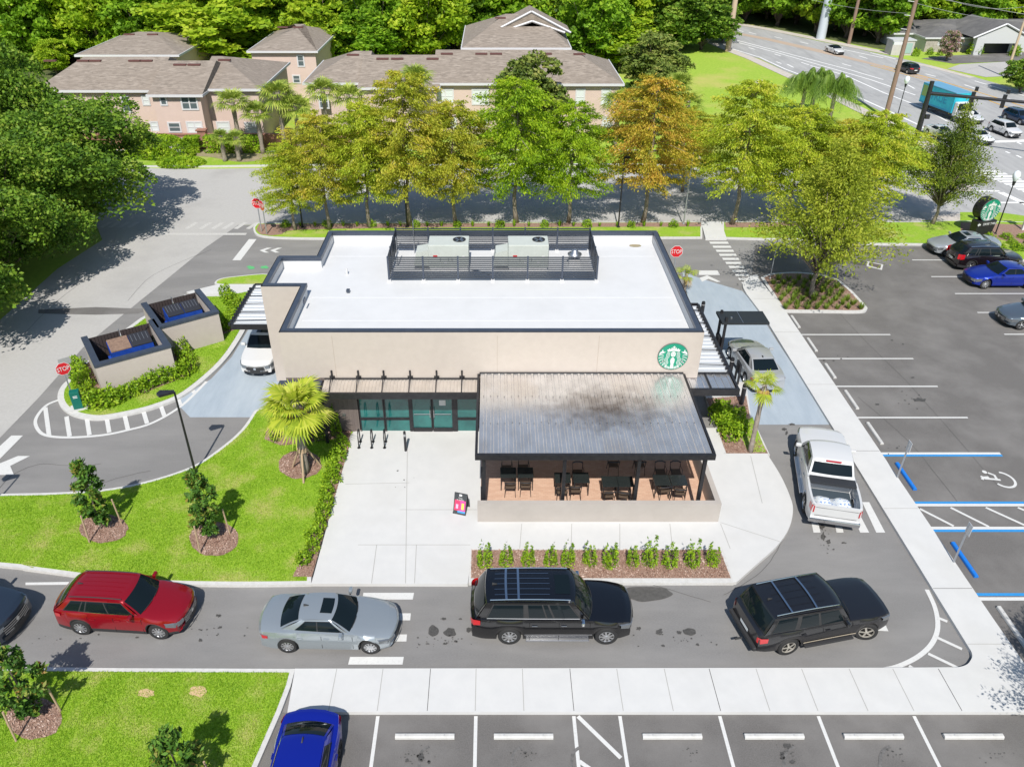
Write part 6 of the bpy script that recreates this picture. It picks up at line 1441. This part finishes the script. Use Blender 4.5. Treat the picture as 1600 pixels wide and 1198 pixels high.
def tree(base, h, r, sp, lm, label, name='tree', group=None, cat='tree', var=None, rz=None):
    cm, tm, H0, R0 = SP[sp][RNG.integers(len(SP[sp])) if var is None else var % len(SP[sp])]
    t = thing(name, label, cat, base, RNG.uniform(0, 6.28) if rz is None else rz, group)
    sxy, sz = r / R0, h / H0
    c_ = bpy.data.objects.new('crown', cm); k_ = bpy.data.objects.new('trunk', tm)
    for o in (c_, k_): col.objects.link(o); o.parent = t; o.scale = (sxy, sxy, sz)
    k_.scale = ((sxy + sz) / 2, (sxy + sz) / 2, sz)
    c_.material_slots[0].link = 'OBJECT'; c_.material_slots[0].material = LM[lm]
    return t
def ptree(x, yb, yt, wd, sp, lm, label, **k):
    """picture: trunk foot (x,yb), crown top yt, crown width wd"""
    b = G(x, yb); h = HZ(yt, b.y); t_ = b.y / (C - (yb - 60 - CY) / F * S); r = wd / 2 / F * (b.y * C + (H - h * .6) * S)
    return tree((b.x, b.y, 0.1), h, r, sp, lm, label, **k)
row = [(462, 362, 222, 112, 'mix', 'small yellow-green street tree at left end of the row by the stop signs'), (515, 361, 176, 140, 'gold', 'thin golden street tree, second from left in the row'), (579, 358, 162, 150, 'mix', 'yellow-green street tree, third from left in the row'),
    (642, 355, 112, 175, 'gold', 'tall golden-brown street tree, fourth from left in the row'), (712, 352, 160, 150, 'gold', 'sparse golden street tree between the tall golden and bright green trees'), (807, 350, 122, 180, 'green', 'tall bright green cypress in the middle of the street row'),
    (888, 350, 160, 150, 'green', 'green street tree just right of the tall bright green cypress'), (1004, 350, 118, 165, 'orange', 'rusty orange cypress right of the green street trees'), (1143, 353, 122, 165, 'mix', 'yellow-green cypress with bare leader behind the crosswalk path'),
    (1228, 352, 168, 165, 'mix', 'yellow-green cypress directly behind the small island elm'), (1340, 352, 176, 165, 'mix', 'yellow-green cypress between the island elm and the dark green elm')]
row.append((1288, 350, 190, 150, 'gold', 'golden green cypress hidden behind the island elm crown'))
for i, (x, yb, yt, wd, lm, lab) in enumerate(row): ptree(x, yb, yt, wd, 'cyp', lm, lab, name='cypress_tree', group='street trees behind the shop', var=i)
ptree(1066, 300, 170, 110, 'cyp', 'gold', 'slim golden cypress across the street right of the orange one', name='cypress_tree', var=1)
ptree(1268, 468, 215, 250, 'elm', 'elm', 'airy olive-green elm growing in the planted tree island', name='elm_tree', var=0)
ptree(1456, 352, 172, 160, 'elm', 'elmd', 'dark green spreading elm left of the round monument sign', name='elm_tree', var=1)
for i, (x, y, h, r, lab) in enumerate(((-32.6, 38.5, 9, 6.6, 'large oak nearest the camera along the left curb'), (-31.6, 47, 9, 6.2, 'large oak second from the camera along the left curb'), (-30.8, 55.5, 9.5, 7.2, 'wide oak overhanging the street below the left townhouses'), (-41, 50, 12, 7, 'oak at the left edge behind the curbside oaks'),
        (-40, 60.5, 12.5, 7, 'tall oak at upper left nearest the left townhouse row'), (-34, 30, 8.5, 6, 'oak just outside the left edge shading the street'), (-51, 60, 13, 7.5, 'outermost oak at the far left edge'), (-41, 41, 11, 6.5, 'oak cut by the left edge behind the nearest oak'))):
    tree((x, y, .1), h, r, 'oak', 'oak', lab, name='oak_tree', group='oaks along the left street', var=i)
tree((19.0, 13.6, .1), 6.6, 2.9, 'elm', 'elm', 'elm just outside the lower right corner that shades the walk', name='elm_tree', var=0)
# palms
def fan_palm(h, rc, nf=26, blades=18, leafm='palm', seedn=0, droop=.5, tr=.17, label='', base=(0, 0, 0), stakes=False, name='palm_tree', group=None, lean=0, skirt=0):
    rnd = np.random.default_rng(seedn); t = thing(name, label, 'palm tree', base, rnd.uniform(0, 6), group)
    n = 8; MB().path([(lean * (i / n) ** 1.5, 0, h * i / n - .05 * (i == 0)) for i in range(n + 1)], [tr * (1.15 if i in (0,) else 1 + .12 * math.sin(i * 2.2)) for i in range(n)] + [tr * .9], 10).build('trunk', m_pbark, t, smooth=True)
    def frond(a, el, L, out):
        d_ = np.array([math.cos(a) * math.cos(el), math.sin(a) * math.cos(el), math.sin(el)]); p0 = np.array([lean, 0, h]); L = L * (.72 + .28 * min(1, (90 - math.degrees(el)) / 50)); pet = L * (.2 + .25 * min(1, (90 - math.degrees(el)) / 60)); c_ = p0 + d_ * pet; c_[2] -= .08 * L
        side = np.array([-math.sin(a), math.cos(a), 0]); upv = np.cross(d_, side) * -1
        out.append(np.array([p0 - side * .012, p0 + side * .012, c_ + side * .01, c_ - side * .01]))
        for b in range(blades):
            q = (b / (blades - 1) - .5) * 2; an = q * 1.75; dd = d_ * math.cos(an) + side * math.sin(an) + upv * .12 * abs(q); dd /= np.linalg.norm(dd); bl = L * .62 * (1 - .28 * abs(q)) * rnd.uniform(.85, 1.1)
            e1 = c_ + dd * bl * .6; e1[2] -= droop * .12 * bl; e2 = c_ + dd * bl; e2[2] -= droop * bl * rnd.uniform(.35, .65)
            w_ = np.cross(dd, upv); w_ /= np.linalg.norm(w_) + 1e-9; ww = .028 * L
            out.append(np.array([c_, c_, e1 + w_ * ww, e1 - w_ * ww])); out.append(np.array([e1 + w_ * ww, e2, e2, e1 - w_ * ww]))
    o_ = []
    for i in range(nf): frond(i * 2.399 + rnd.uniform(-.2, .2), R(86 - 110 * (i / nf) ** .9 + rnd.uniform(-8, 8)), rc * rnd.uniform(.85, 1.1), o_)
    np_mesh('crown', np.concatenate(o_), 4, LM[leafm], t)
    if skirt:
        o_ = []
        for i in range(skirt): frond(i * 2.399, R(-50 - rnd.uniform(0, 30)), rc * rnd.uniform(.6, .9), o_)
        np_mesh('dead_fronds', np.concatenate(o_), 4, LM['palmd'], t)
    if stakes:
        for k in range(3):
            a = k * 2.09 + .6; MB().tube((math.cos(a) * .75, math.sin(a) * .75, 0), (math.cos(a) * .15, math.sin(a) * .15, 1.35), .045).build('support_stake', mat('stake_wood', (.42, .30, .2), .9), t)
        MB().lathe([(tr * 1.3, 1.2), (tr * 1.3, 1.4)], n=12).build('strap', mat('stake_wood', (.42, .30, .2), .9), t)
    return t
def ppalm(x, yb, yc, rc, **k):
    b = G(x, yb, .12); hh_ = HZ(yc, b.y); return fan_palm(hh_, rc, base=(b.x, b.y, .12), **k)
ppalm(478, 738, 632, 1.75, leafm='palmy', label='staked yellow-green sabal palm left of the entrance', stakes=True, seedn=1, nf=24, blades=24, tr=.17, skirt=4, droop=.5).rotation_euler.z = 0
ppalm(1172, 706, 604, 1.0, leafm='palmy', label='small sabal palm with drooping yellow fronds right of the patio', seedn=2, nf=10, blades=16, tr=.11, skirt=8, droop=.5)
ppalm(1068, 462, 430, .9, leafm='palmy', label='small yellow palm behind the right rear shop corner', seedn=3, nf=10, blades=14, tr=.11, skirt=4)
for i, (x, yb, yc, rc, lab) in enumerate(((377, 240, 158, 2.0, 'tall sabal palm in front of the left townhouse end window'), (411, 240, 176, 1.8, 'sabal palm just right of the tallest left palm'), (352, 252, 214, 1.2, 'short leaning palm before the hedge'), (374, 252, 216, 1.2, 'short palm with pale slim trunk beside the hedge'), (447, 240, 146, 2.2, 'sabal palm at the gap between the two townhouse rows'), (470, 240, 165, 2.0, 'lower sabal palm behind the leftmost street trees'),
        (515, 235, 140, 2.0, 'sabal palm before the left end of the middle row'), (552, 235, 150, 2.1, 'sabal palm left of the tall golden tree'), (656, 228, 120, 2.1, 'tall sabal palm rising behind the golden tree'), (961, 228, 158, 2.0, 'sabal palm at right end of the middle townhouse row'), (1050, 225, 130, 1.8, 'sabal palm beside the grass field'), (1064, 250, 160, 1.8, 'sabal palm behind the slim golden cypress'))):
    ppalm(x, yb, yc, rc, label=lab, seedn=10 + i, nf=30, blades=16, group='sabal palms by the townhouses', droop=.6, tr=.2)
def feather(x, yb, yc, rc, lab, sd):
    rnd = np.random.default_rng(sd); b = G(x, yb); h = HZ(yc, b.y); t = thing('feather_palm', lab, 'palm tree', (b.x, b.y, 0), 0, 'feather palms on the grass field')
    MB().path([(0, 0, -.05), (.08, 0, h * .5), (0, 0, h)], [.26, .2, .17], 10).build('trunk', m_pbark, t, smooth=True)
    o_ = []
    for i in range(20):
        a = i * 2.399; el = R(75 - 75 * i / 20); L = rc * rnd.uniform(.9, 1.1); pr = None; N = 20
        for s_ in range(N + 1):
            q = s_ / N; p_ = np.array([math.cos(a) * math.cos(el) * L * q, math.sin(a) * math.cos(el) * L * q, h + math.sin(el) * L * q - .75 * L * q * q * q - .1 * L * q])
            if pr is not None:
                dd = p_ - pr; dd /= np.linalg.norm(dd); sd_ = np.array([-math.sin(a), math.cos(a), 0])
                o_.append(np.array([pr - sd_ * .02, pr + sd_ * .02, p_ + sd_ * .02, p_ - sd_ * .02]))
                for s2 in (-1, 1):
                    for rep in range(2):
                        ll = L * .42 * math.sin(math.pi * min(1, q * .8 + .15)); e = pr + dd * .06 * rep + sd_ * s2 * ll * .45 + dd * ll * .3; e[2] -= ll * rnd.uniform(.6, 1.1)
                        o_.append(np.array([pr, pr + dd * .07, e + dd * .03, e]))
            pr = p_
    np_mesh('crown', np.concatenate(o_), 4, LM['palmg'], t)
feather(1249, 182, 128, 3.2, 'left feather palm on the grass field', 1); feather(1265, 178, 122, 3.2, 'middle feather palm of the clump by the highway', 2); feather(1292, 200, 134, 3.6, 'right drooping feather palm nearest the utility pole', 3)
# background trees
mid = [(350, 118, -22, 215, 'wood', 'maple', 'big light green maple rising behind the left townhouses'), (565, 112, 10, 150, 'wood', 'wood', 'broad green tree between the rear townhouses, right of the gap'), (655, 100, -5, 110, 'wood', 'wood', 'dark green tree left of the tall double-gabled townhouse'), (520, 118, 20, 90, 'wood', 'maple', 'bright green tree beside the second rear townhouse'),
    (968, 108, 28, 130, 'wood', 'maple', 'yellow-green round tree right of the double-gabled townhouse'), (1018, 150, 50, 110, 'wood', 'magnb', 'grey-green magnolia between middle townhouses and the grass field'), (1035, 175, 95, 70, 'wood', 'magnb', 'small magnolia at the left edge of the grass field'), (826, 225, 80, 120, 'wood', 'magnb', 'tall magnolia poking above the middle townhouse roof'), (1000, 230, 130, 60, 'wood', 'magnb', 'dark shrub tree behind the orange cypress'),
    (70, 105, 8, 130, 'wood', 'wood', 'dark green tree above the far left roofs'), (22, 100, 25, 110, 'wood', 'wood', 'green tree at the extreme upper left corner'), (150, 75, -10, 110, 'wood', 'wood', 'green tree left of the far rear townhouse roof'), (228, 55, -25, 110, 'wood', 'maple', 'pale green tree directly behind the far rear townhouse'), (90, 118, 60, 50, 'wood', 'maple', 'small bright tree beside the far left garden fence'),
    (1095, 78, -12, 110, 'wood', 'oak', 'dark oak left of the thick tan utility pole'), (1060, 80, -20, 110, 'wood', 'oak', 'dark oak at the back of the grass field'), (1128, 66, 10, 60, 'wood', 'oak', 'narrow dark tree beside the thick tan pole'), (1478, 96, 47, 30, 'wood', 'bloom', 'small pink-blooming crape myrtle on the office verge'), (1592, 145, 88, 60, 'wood', 'oak', 'dark bushy tree at the right edge below the office'), (1588, 405, 370, 0, '', '', '')]
for i, (x, yb, yt, wd, sp, lm, lab) in enumerate(mid):
    if sp: ptree(x, yb, yt, wd, sp, lm, lab, name='background_tree', group='trees around the townhouses', var=i)
k = 0
spec_l = {'wood': 'deep green', 'maple': 'light green', 'oak': 'dusky olive', 'pine': 'thin pine'}
for (x0, x1, n_, row_y, lm_cycle, where) in ((-60, 940, 24, 100, ('wood', 'maple', 'oak', 'wood'), 'in the front woodland edge behind the townhouses'), (-90, 1040, 26, 80, ('maple', 'wood', 'wood', 'oak'), 'in the second woodland row behind the townhouses'),
        (1155, 1600, 17, 0, ('wood', 'maple', 'wood'), 'in the wood edge across the highway')):
    for i in range(n_):
        x = x0 + (x1 - x0) * (i + .5) / n_ + RNG.uniform(-8, 8); y = row_y + (i % 2) * 8
        if 700 < x < 900 and y > 84: y = 84
        if x > 930 and x < 1100: y = 76
        if x0 > 1000: y = (30 + (x - 1150) * .17 - (8 if i % 2 else 0)) if x < 1390 else 56 - (i % 2) * 6
        b = G(x, y); lm = lm_cycle[i % len(lm_cycle)]; pine = (row_y == 80 and i % 3 == 1)
        tree((b.x, b.y, 0), RNG.uniform(11, 14.5) if not pine else 19, RNG.uniform(4.8, 6.2), 'pine' if pine else 'wood', 'pine' if pine else lm,
             ordn(i) + ' tree from the left, ' + spec_l['pine' if pine else lm] + ', ' + where, name='pine_tree' if pine else 'woodland_tree', group='trees ' + where, var=i)
parts = []
for i in range(330):
    x = RNG.uniform(-150, 230); fr = 136 if x < 38 else 150 + max(0, 70 - x) * .25
    y = fr + abs(RNG.normal()) * 38
    if 40 < x < 75 and y < 172 - (x - 40) * .9: y += 30
    cm = SP['wood'][i % 4][0]; nv = len(cm.vertices); a = np.empty(nv * 3, np.float32); cm.vertices.foreach_get('co', a); a = a.reshape(-1, 4, 3)[::3]
    ctr = a.mean(1, keepdims=True); a = (a - ctr) * 1.7 + ctr
    s_ = RNG.uniform(.9, 1.35); a = a.reshape(-1, 3) * s_ + np.array([x, y, -1.6]); parts.append(a)
np_mesh('woodland', np.concatenate(parts), 4, LM['wood'], kind='stuff')
bpy.data.objects['woodland']['label'] = 'deep mass of green woodland filling the top of the picture'
struct('forest_floor', MB().sheet(px([(-400, 150), (50, 132), (130, 112), (690, 108), (720, 84), (935, 84), (1000, 78), (1120, 60), (1095, 20)]) + [(40, 400), (-400, 400)], .002).sheet(px([(1130, 30), (1280, 59), (1390, 80), (1395, 60), (1700, 62)]) + [(400, 300), (120, 400), (60, 300)], .002), mat('leaf_litter', (.06, .08, .025), .95, c2=(.12, .14, .04), scale=1))
# magnolia saplings
def sapling(x, yb, yt, lab, sd, r=.5):
    b = G(x, yb, .15); h = HZ(yt, b.y); rnd = np.random.default_rng(sd); t = thing('magnolia_sapling', lab, 'tree', b, 0, 'staked magnolia saplings')
    K = 30; P_ = []
    for i in range(K):
        q = (i + .5) / K; a = i * 2.399; rr = r * (math.sin(math.pi * min(1, q * .85 + .1)) ** .8) * rnd.uniform(.5, 1.1); c_ = np.array([rr * math.cos(a) + .12 * math.sin(q * 9 + sd), rr * math.sin(a), h * (.12 + .84 * q)])
        P_.append(c_ + unit(75) * rnd.uniform(.04, .22, (75, 1)))
    np_mesh('crown', leaves(np.concatenate(P_), .10, .42, .2), 4, LM['magn'], t)
    MB().path([(0, 0, -.05), (.05, 0, h * .5), (0, 0, h * .92)], [.035, .03, .012], 7).build('trunk', m_barkd, t)
    for k in range(3):
        a = k * 2.09 + .35; MB().tube((math.cos(a) * .78, math.sin(a) * .78, 0), (math.cos(a) * .72, math.sin(a) * .72, 1.35), .032).build('support_stake', mat('stake_wood', (.42, .30, .2), .9), t)
sapling(158, 826, 722, 'staked magnolia sapling at the left of the front lawn', 1); sapling(328, 842, 738, 'staked magnolia sapling at the middle of the front lawn', 2); sapling(52, 1122, 1018, 'staked magnolia sapling by the bottom left corner', 3, .75)
sapling(292, 1245, 1150, 'magnolia sapling cut by the bottom edge of the photo', 4, .7)
# shrubs
SH = []
for v in range(4):
    n_ = 420; d_ = unit(n_); d_[:, 2] = np.abs(d_[:, 2]); rr = RNG.uniform(.35, 1, (n_, 1)) ** .5; lump = 1 + .22 * np.sin(d_[:, :1] * 5 + v) * np.cos(d_[:, 1:2] * 4 + v * 2)
    SH.append(mk_mesh('foliage', leaves(d_ * rr * lump * np.array([.5, .5, .85]) + np.array([0, 0, .05]), .075, .5, .5), 4, LM['hedge']))
SU = []
for v in range(4):
    n_ = 430; q = RNG.uniform(0, 1, n_) ** 1.25; a = RNG.uniform(0, 6.28, n_); rr = (.30 * (1 - q) ** .5 + .04) * RNG.uniform(.2, 1, n_) ** .5
    tuft = np.floor(a / 6.28 * 5); off = np.stack([np.cos(tuft * 1.25), np.sin(tuft * 1.25)], 1) * (q[:, None] * .13)
    SU.append(mk_mesh('foliage', leaves(np.stack([rr * np.cos(a) + off[:, 0], rr * np.sin(a) + off[:, 1], q ** 1.0 * (1.0 + .3 * np.sin(tuft * 2 + v))], 1), .06, .45, .3), 4, LM['hedge']))
def shrub(x, y, s_, lab, group, pool=SH, z=.14, lm=None, sz=None, name='shrub', world=None):
    b = G(x, y, z) if world is None else Vector(world); me = pool[RNG.integers(4)]; o = bpy.data.objects.new(name, me); col.objects.link(o); o.location = (b.x, b.y, z); o.rotation_euler = (0, 0, RNG.uniform(0, 6.28)); q = RNG.uniform(.9, 1.12)
    o.scale = (s_ * q, s_ * q, (sz or s_) * q * RNG.uniform(.88, 1.12)); tag(o, lab, 'shrub', group)
    if lm: o.material_slots[0].link = 'OBJECT'; o.material_slots[0].material = LM[lm]
    return o
for i, x in enumerate((757, 791, 825, 860, 887, 921, 953, 988, 1015, 1046, 1081, 1112)):
    shrub(x, 882 - (i % 3), .85 if i != 6 else .95, ordn(i) + ' young shrub from the left in the bark bed before the patio wall', 'young shrubs before the patio wall', SU)
hp = [(122, 578), (128, 592), (133, 606), (138, 620), (146, 634), (160, 634), (176, 630), (190, 624), (205, 618), (220, 612), (235, 604), (250, 598), (266, 592), (282, 588), (296, 580), (292, 566), (286, 552), (278, 538), (290, 534), (305, 528), (320, 524), (336, 518), (350, 514), (364, 508), (376, 500), (368, 486), (362, 474), (354, 462)]
for i, (x, y) in enumerate(hp): shrub(x, y, 1.0, ordn(i) + ' lime green shrub along the dumpster hedge, counted from the stop sign end', 'lime green hedge round the dumpster enclosures', SH)
wp_ = [(535, 697), (530, 716), (524, 735), (518, 752), (512, 772), (507, 790), (503, 806), (498, 824), (492, 842), (486, 858), (478, 878)]
for i, (x, y) in enumerate(wp_): shrub(x + RNG.uniform(-3, 3), y, .85 - .02 * i, ordn(i) + ' lime shrub from the door end along the left plaza edge', 'shrubs along the left plaza edge', SH)
for i, (x, y, lab) in enumerate(((430, 688, 'dark shrub left of the palm trunk under the dark wall'), (478, 686, 'dark shrub right of the palm trunk by the wall'), (500, 688, 'upright shrub between palm and canopy post'), (526, 678, 'tallest upright shrub at the canopy post corner'))): shrub(x, y, .8, lab, 'shrubs at the left front wall', SU, lm=None, sz=1.1)
for i, (x, y) in enumerate(((1118, 648), (1128, 644), (1125, 660), (1136, 658), (1133, 672), (1142, 684), (1152, 660), (1155, 676))): shrub(x, y, .9, ordn(i) + ' shrub from the back in the small bed right of the patio', 'shrubs in the bed right of the patio', SH)
GR = []
for v in range(4):
    n_ = 60; a = RNG.uniform(0, 6.28, n_); L_ = RNG.uniform(.22, .36, n_); e = RNG.uniform(.1, .28, n_); b0 = np.stack([np.cos(a) * .04, np.sin(a) * .04, np.zeros(n_)], 1); tip = np.stack([np.cos(a) * e, np.sin(a) * e, L_], 1); sd = np.stack([-np.sin(a), np.cos(a), np.zeros(n_)], 1) * .02
    GR.append(mk_mesh('foliage', np.stack([b0 - sd, b0 + sd, tip + sd * .3, tip - sd * .3], 1).reshape(-1, 3), 4, LM['fern']))
i = 0
tisl = np.array(TISL)
for ry in range(8):
    for cx_ in range(9):
        x = 1196 + cx_ * 17 + (ry % 2) * 8 + ry * 3 + RNG.uniform(-3, 3); y = 438 + ry * 6.4; b = G(x, y)
        if inpoly(np.array([b.x]), np.array([b.y]), inset(TISL, .15))[0]:
            shrub(x, y, 1.15, 'small tufted liriope clump in the planted tree island, row %s' % ordn(ry), 'grassy clumps in the tree island', GR, name='grass_clump'); i += 1
for i in range(30):
    x = 445 + i * 22.5 + RNG.uniform(-4, 4)
    if 1095 < x < 1130: continue
    shrub(x, 354, .75, ordn(i) + ' low leafy plant from the left in the bark strip behind the shop', 'low plants in the bark strip behind the shop', GR if i % 3 else SH, name='low_plant', lm='hedge', sz=1.3 if i % 3 else .6)
for i in range(9):
    shrub(1545 + i * 9, 372 + (i % 3) * 9, .9, ordn(i) + ' low shrub from the left in the bed behind the right parked cars', 'low shrubs behind the right parked cars', SH, sz=.5)
shrub(1, 1, 1, 'x', 'y') if 0 else None
# clipped hedges by the townhouses
def hedge(x0, x1, y0, y1, h, lab, rnd_=False, z=.12):
    n_ = int((abs(x1 - x0) * abs(y1 - y0) + 2 * abs(x1 - x0) * h) * 90); n_ = max(1500, min(n_, 9000)); P_ = RNG.uniform(0, 1, (n_, 3)) * np.array([x1 - x0, y1 - y0, h]) + np.array([x0, y0, 0])
    cx_, cy_ = (x0 + x1) / 2, (y0 + y1) / 2
    if rnd_:
        d_ = unit(n_); d_[:, 2] = np.abs(d_[:, 2]); P_ = d_ * np.array([(x1 - x0) / 2, (y1 - y0) / 2, h]) + np.array([cx_, cy_, 0])
    else:
        f_ = RNG.integers(0, 3, n_); P_[f_ == 0, 2] = h; P_[f_ == 1, 1] = y0; P_[f_ == 2, 2] = h * RNG.uniform(.2, 1, (f_ == 2).sum())
    o = np_mesh('clipped_hedge', leaves(P_ - np.array([cx_, cy_, 0]), .13, .6, .3) , 4, LM['hedge']); o.location = (cx_, cy_, z); tag(o, lab, 'hedge', 'clipped hedges by the townhouses'); return o
Yh = G(350, 238).y
hedge(XP(322, 225, Yh), XP(412, 225, Yh), Yh - .9, Yh + .3, 1.45, 'long clipped hedge right of the brick pillar'); hedge(XP(292, 225, Yh), XP(314, 225, Yh), Yh - .8, Yh + .3, 1.4, 'short clipped hedge left of the brick pillar')
a = G(265, 247); hedge(a.x - 3.2, a.x + 2.4, a.y - 1.4, a.y + 1.6, 2.0, 'large rounded clipped bush beside the left oak', True); a = G(232, 243); hedge(a.x - 2, a.x + 2, a.y - 1.2, a.y + 1.2, 2.0, 'smaller rounded bush partly behind the oak', True)
a = G(291, 257); hedge(a.x - 2.6, a.x + 1.9, a.y - 1.5, a.y + 1.2, .5, 'low round clipped hedge at the street curb', True)
# bushes by office
for i, (x, y, s_) in enumerate(((1521, 85, 2.2), (1430, 88, 1.2), (1452, 86, 1.2), (1468, 87, 1.0), (1585, 88, 1.6))): shrub(x, y, s_, ordn(i) + ' rounded bush from list along the office front'.replace('from list ', ''), 'bushes along the office front', SH, z=0)
# grass blades on the near lawns, bark chips in the near beds
def scatter(poly, dens, holes=()):
    P_ = np.array([p[:2] for p in poly]); lo, hi = P_.min(0), P_.max(0); lo = np.maximum(lo, [-24, 9]); hi = np.minimum(hi, [25, 48]); n_ = int((hi - lo).prod() * dens)
    x = RNG.uniform(lo[0], hi[0], n_); y = RNG.uniform(lo[1], hi[1], n_); k = inpoly(x, y, poly)
    for h_ in holes: k &= ~inpoly(x, y, h_)
    return x[k], y[k]
m_blade = leafmat('grass_blade', [(.14, .28, .012), (.24, .44, .018), (.36, .54, .035), (.52, .57, .14)], .35, .7)
walkbed = px([(546, 690), (548, 695), (488, 905), (458, 905), (475, 870), (505, 790), (532, 710), (520, 690), (500, 693), (440, 700), (414, 690), (418, 672), (440, 664), (495, 660), (552, 668)])
hbed = px([(122, 585), (150, 560), (160, 615), (266, 580), (268, 530), (345, 505), (372, 500), (385, 512), (300, 545), (305, 575), (296, 590), (215, 622), (150, 640), (122, 636)])
for nm, poly, dens, holes in (('left of the entrance', LAWN1, 1300, RINGS[:3] + [walkbed]), ('at the bottom left', LAWN2, 1700, RINGS[3:]), ('on the dumpster island', ISL, 1000, [hbed])):
    x, y = scatter(poly, dens, holes); n_ = len(x); a = RNG.uniform(0, 6.28, n_); hgt = RNG.uniform(.02, .06, n_); ln = RNG.uniform(.0, .05, n_); w_ = RNG.uniform(.008, .016, n_)
    b0 = np.stack([x, y, np.full(n_, .145)], 1); sd = np.stack([np.cos(a), np.sin(a), np.zeros(n_)], 1) * w_[:, None]; a2 = RNG.uniform(0, 6.28, n_); tip = b0 + np.stack([np.cos(a2) * ln, np.sin(a2) * ln, hgt], 1)
    o = np_mesh('grass', np.stack([b0 - sd, b0 + sd, tip], 1).reshape(-1, 3), 3, m_blade, kind='stuff'); o['label'] = 'short mown grass on the lawn ' + nm
m_chip = leafmat('bark_chip', [(.12, .06, .045), (.26, .15, .11), (.42, .29, .23), (.58, .46, .40)], 0, 3)
x, y = [], []
for r_, d_ in [(q, 420) for q in RINGS] + [(BED, 420), (walkbed, 260), (RB, 260), (hbed, 160), (inset(TISL, .05), 150)]:
    a, b = scatter(r_, d_); x.append(a); y.append(b)
x = np.concatenate(x); y = np.concatenate(y); z = RNG.uniform(.165, .19, len(x))
o = np_mesh('bark_chips', leaves(np.stack([x, y, z], 1), .035, .45, 1.2), 4, m_chip, kind='stuff'); o['label'] = 'loose brown bark mulch chips filling the planting beds'
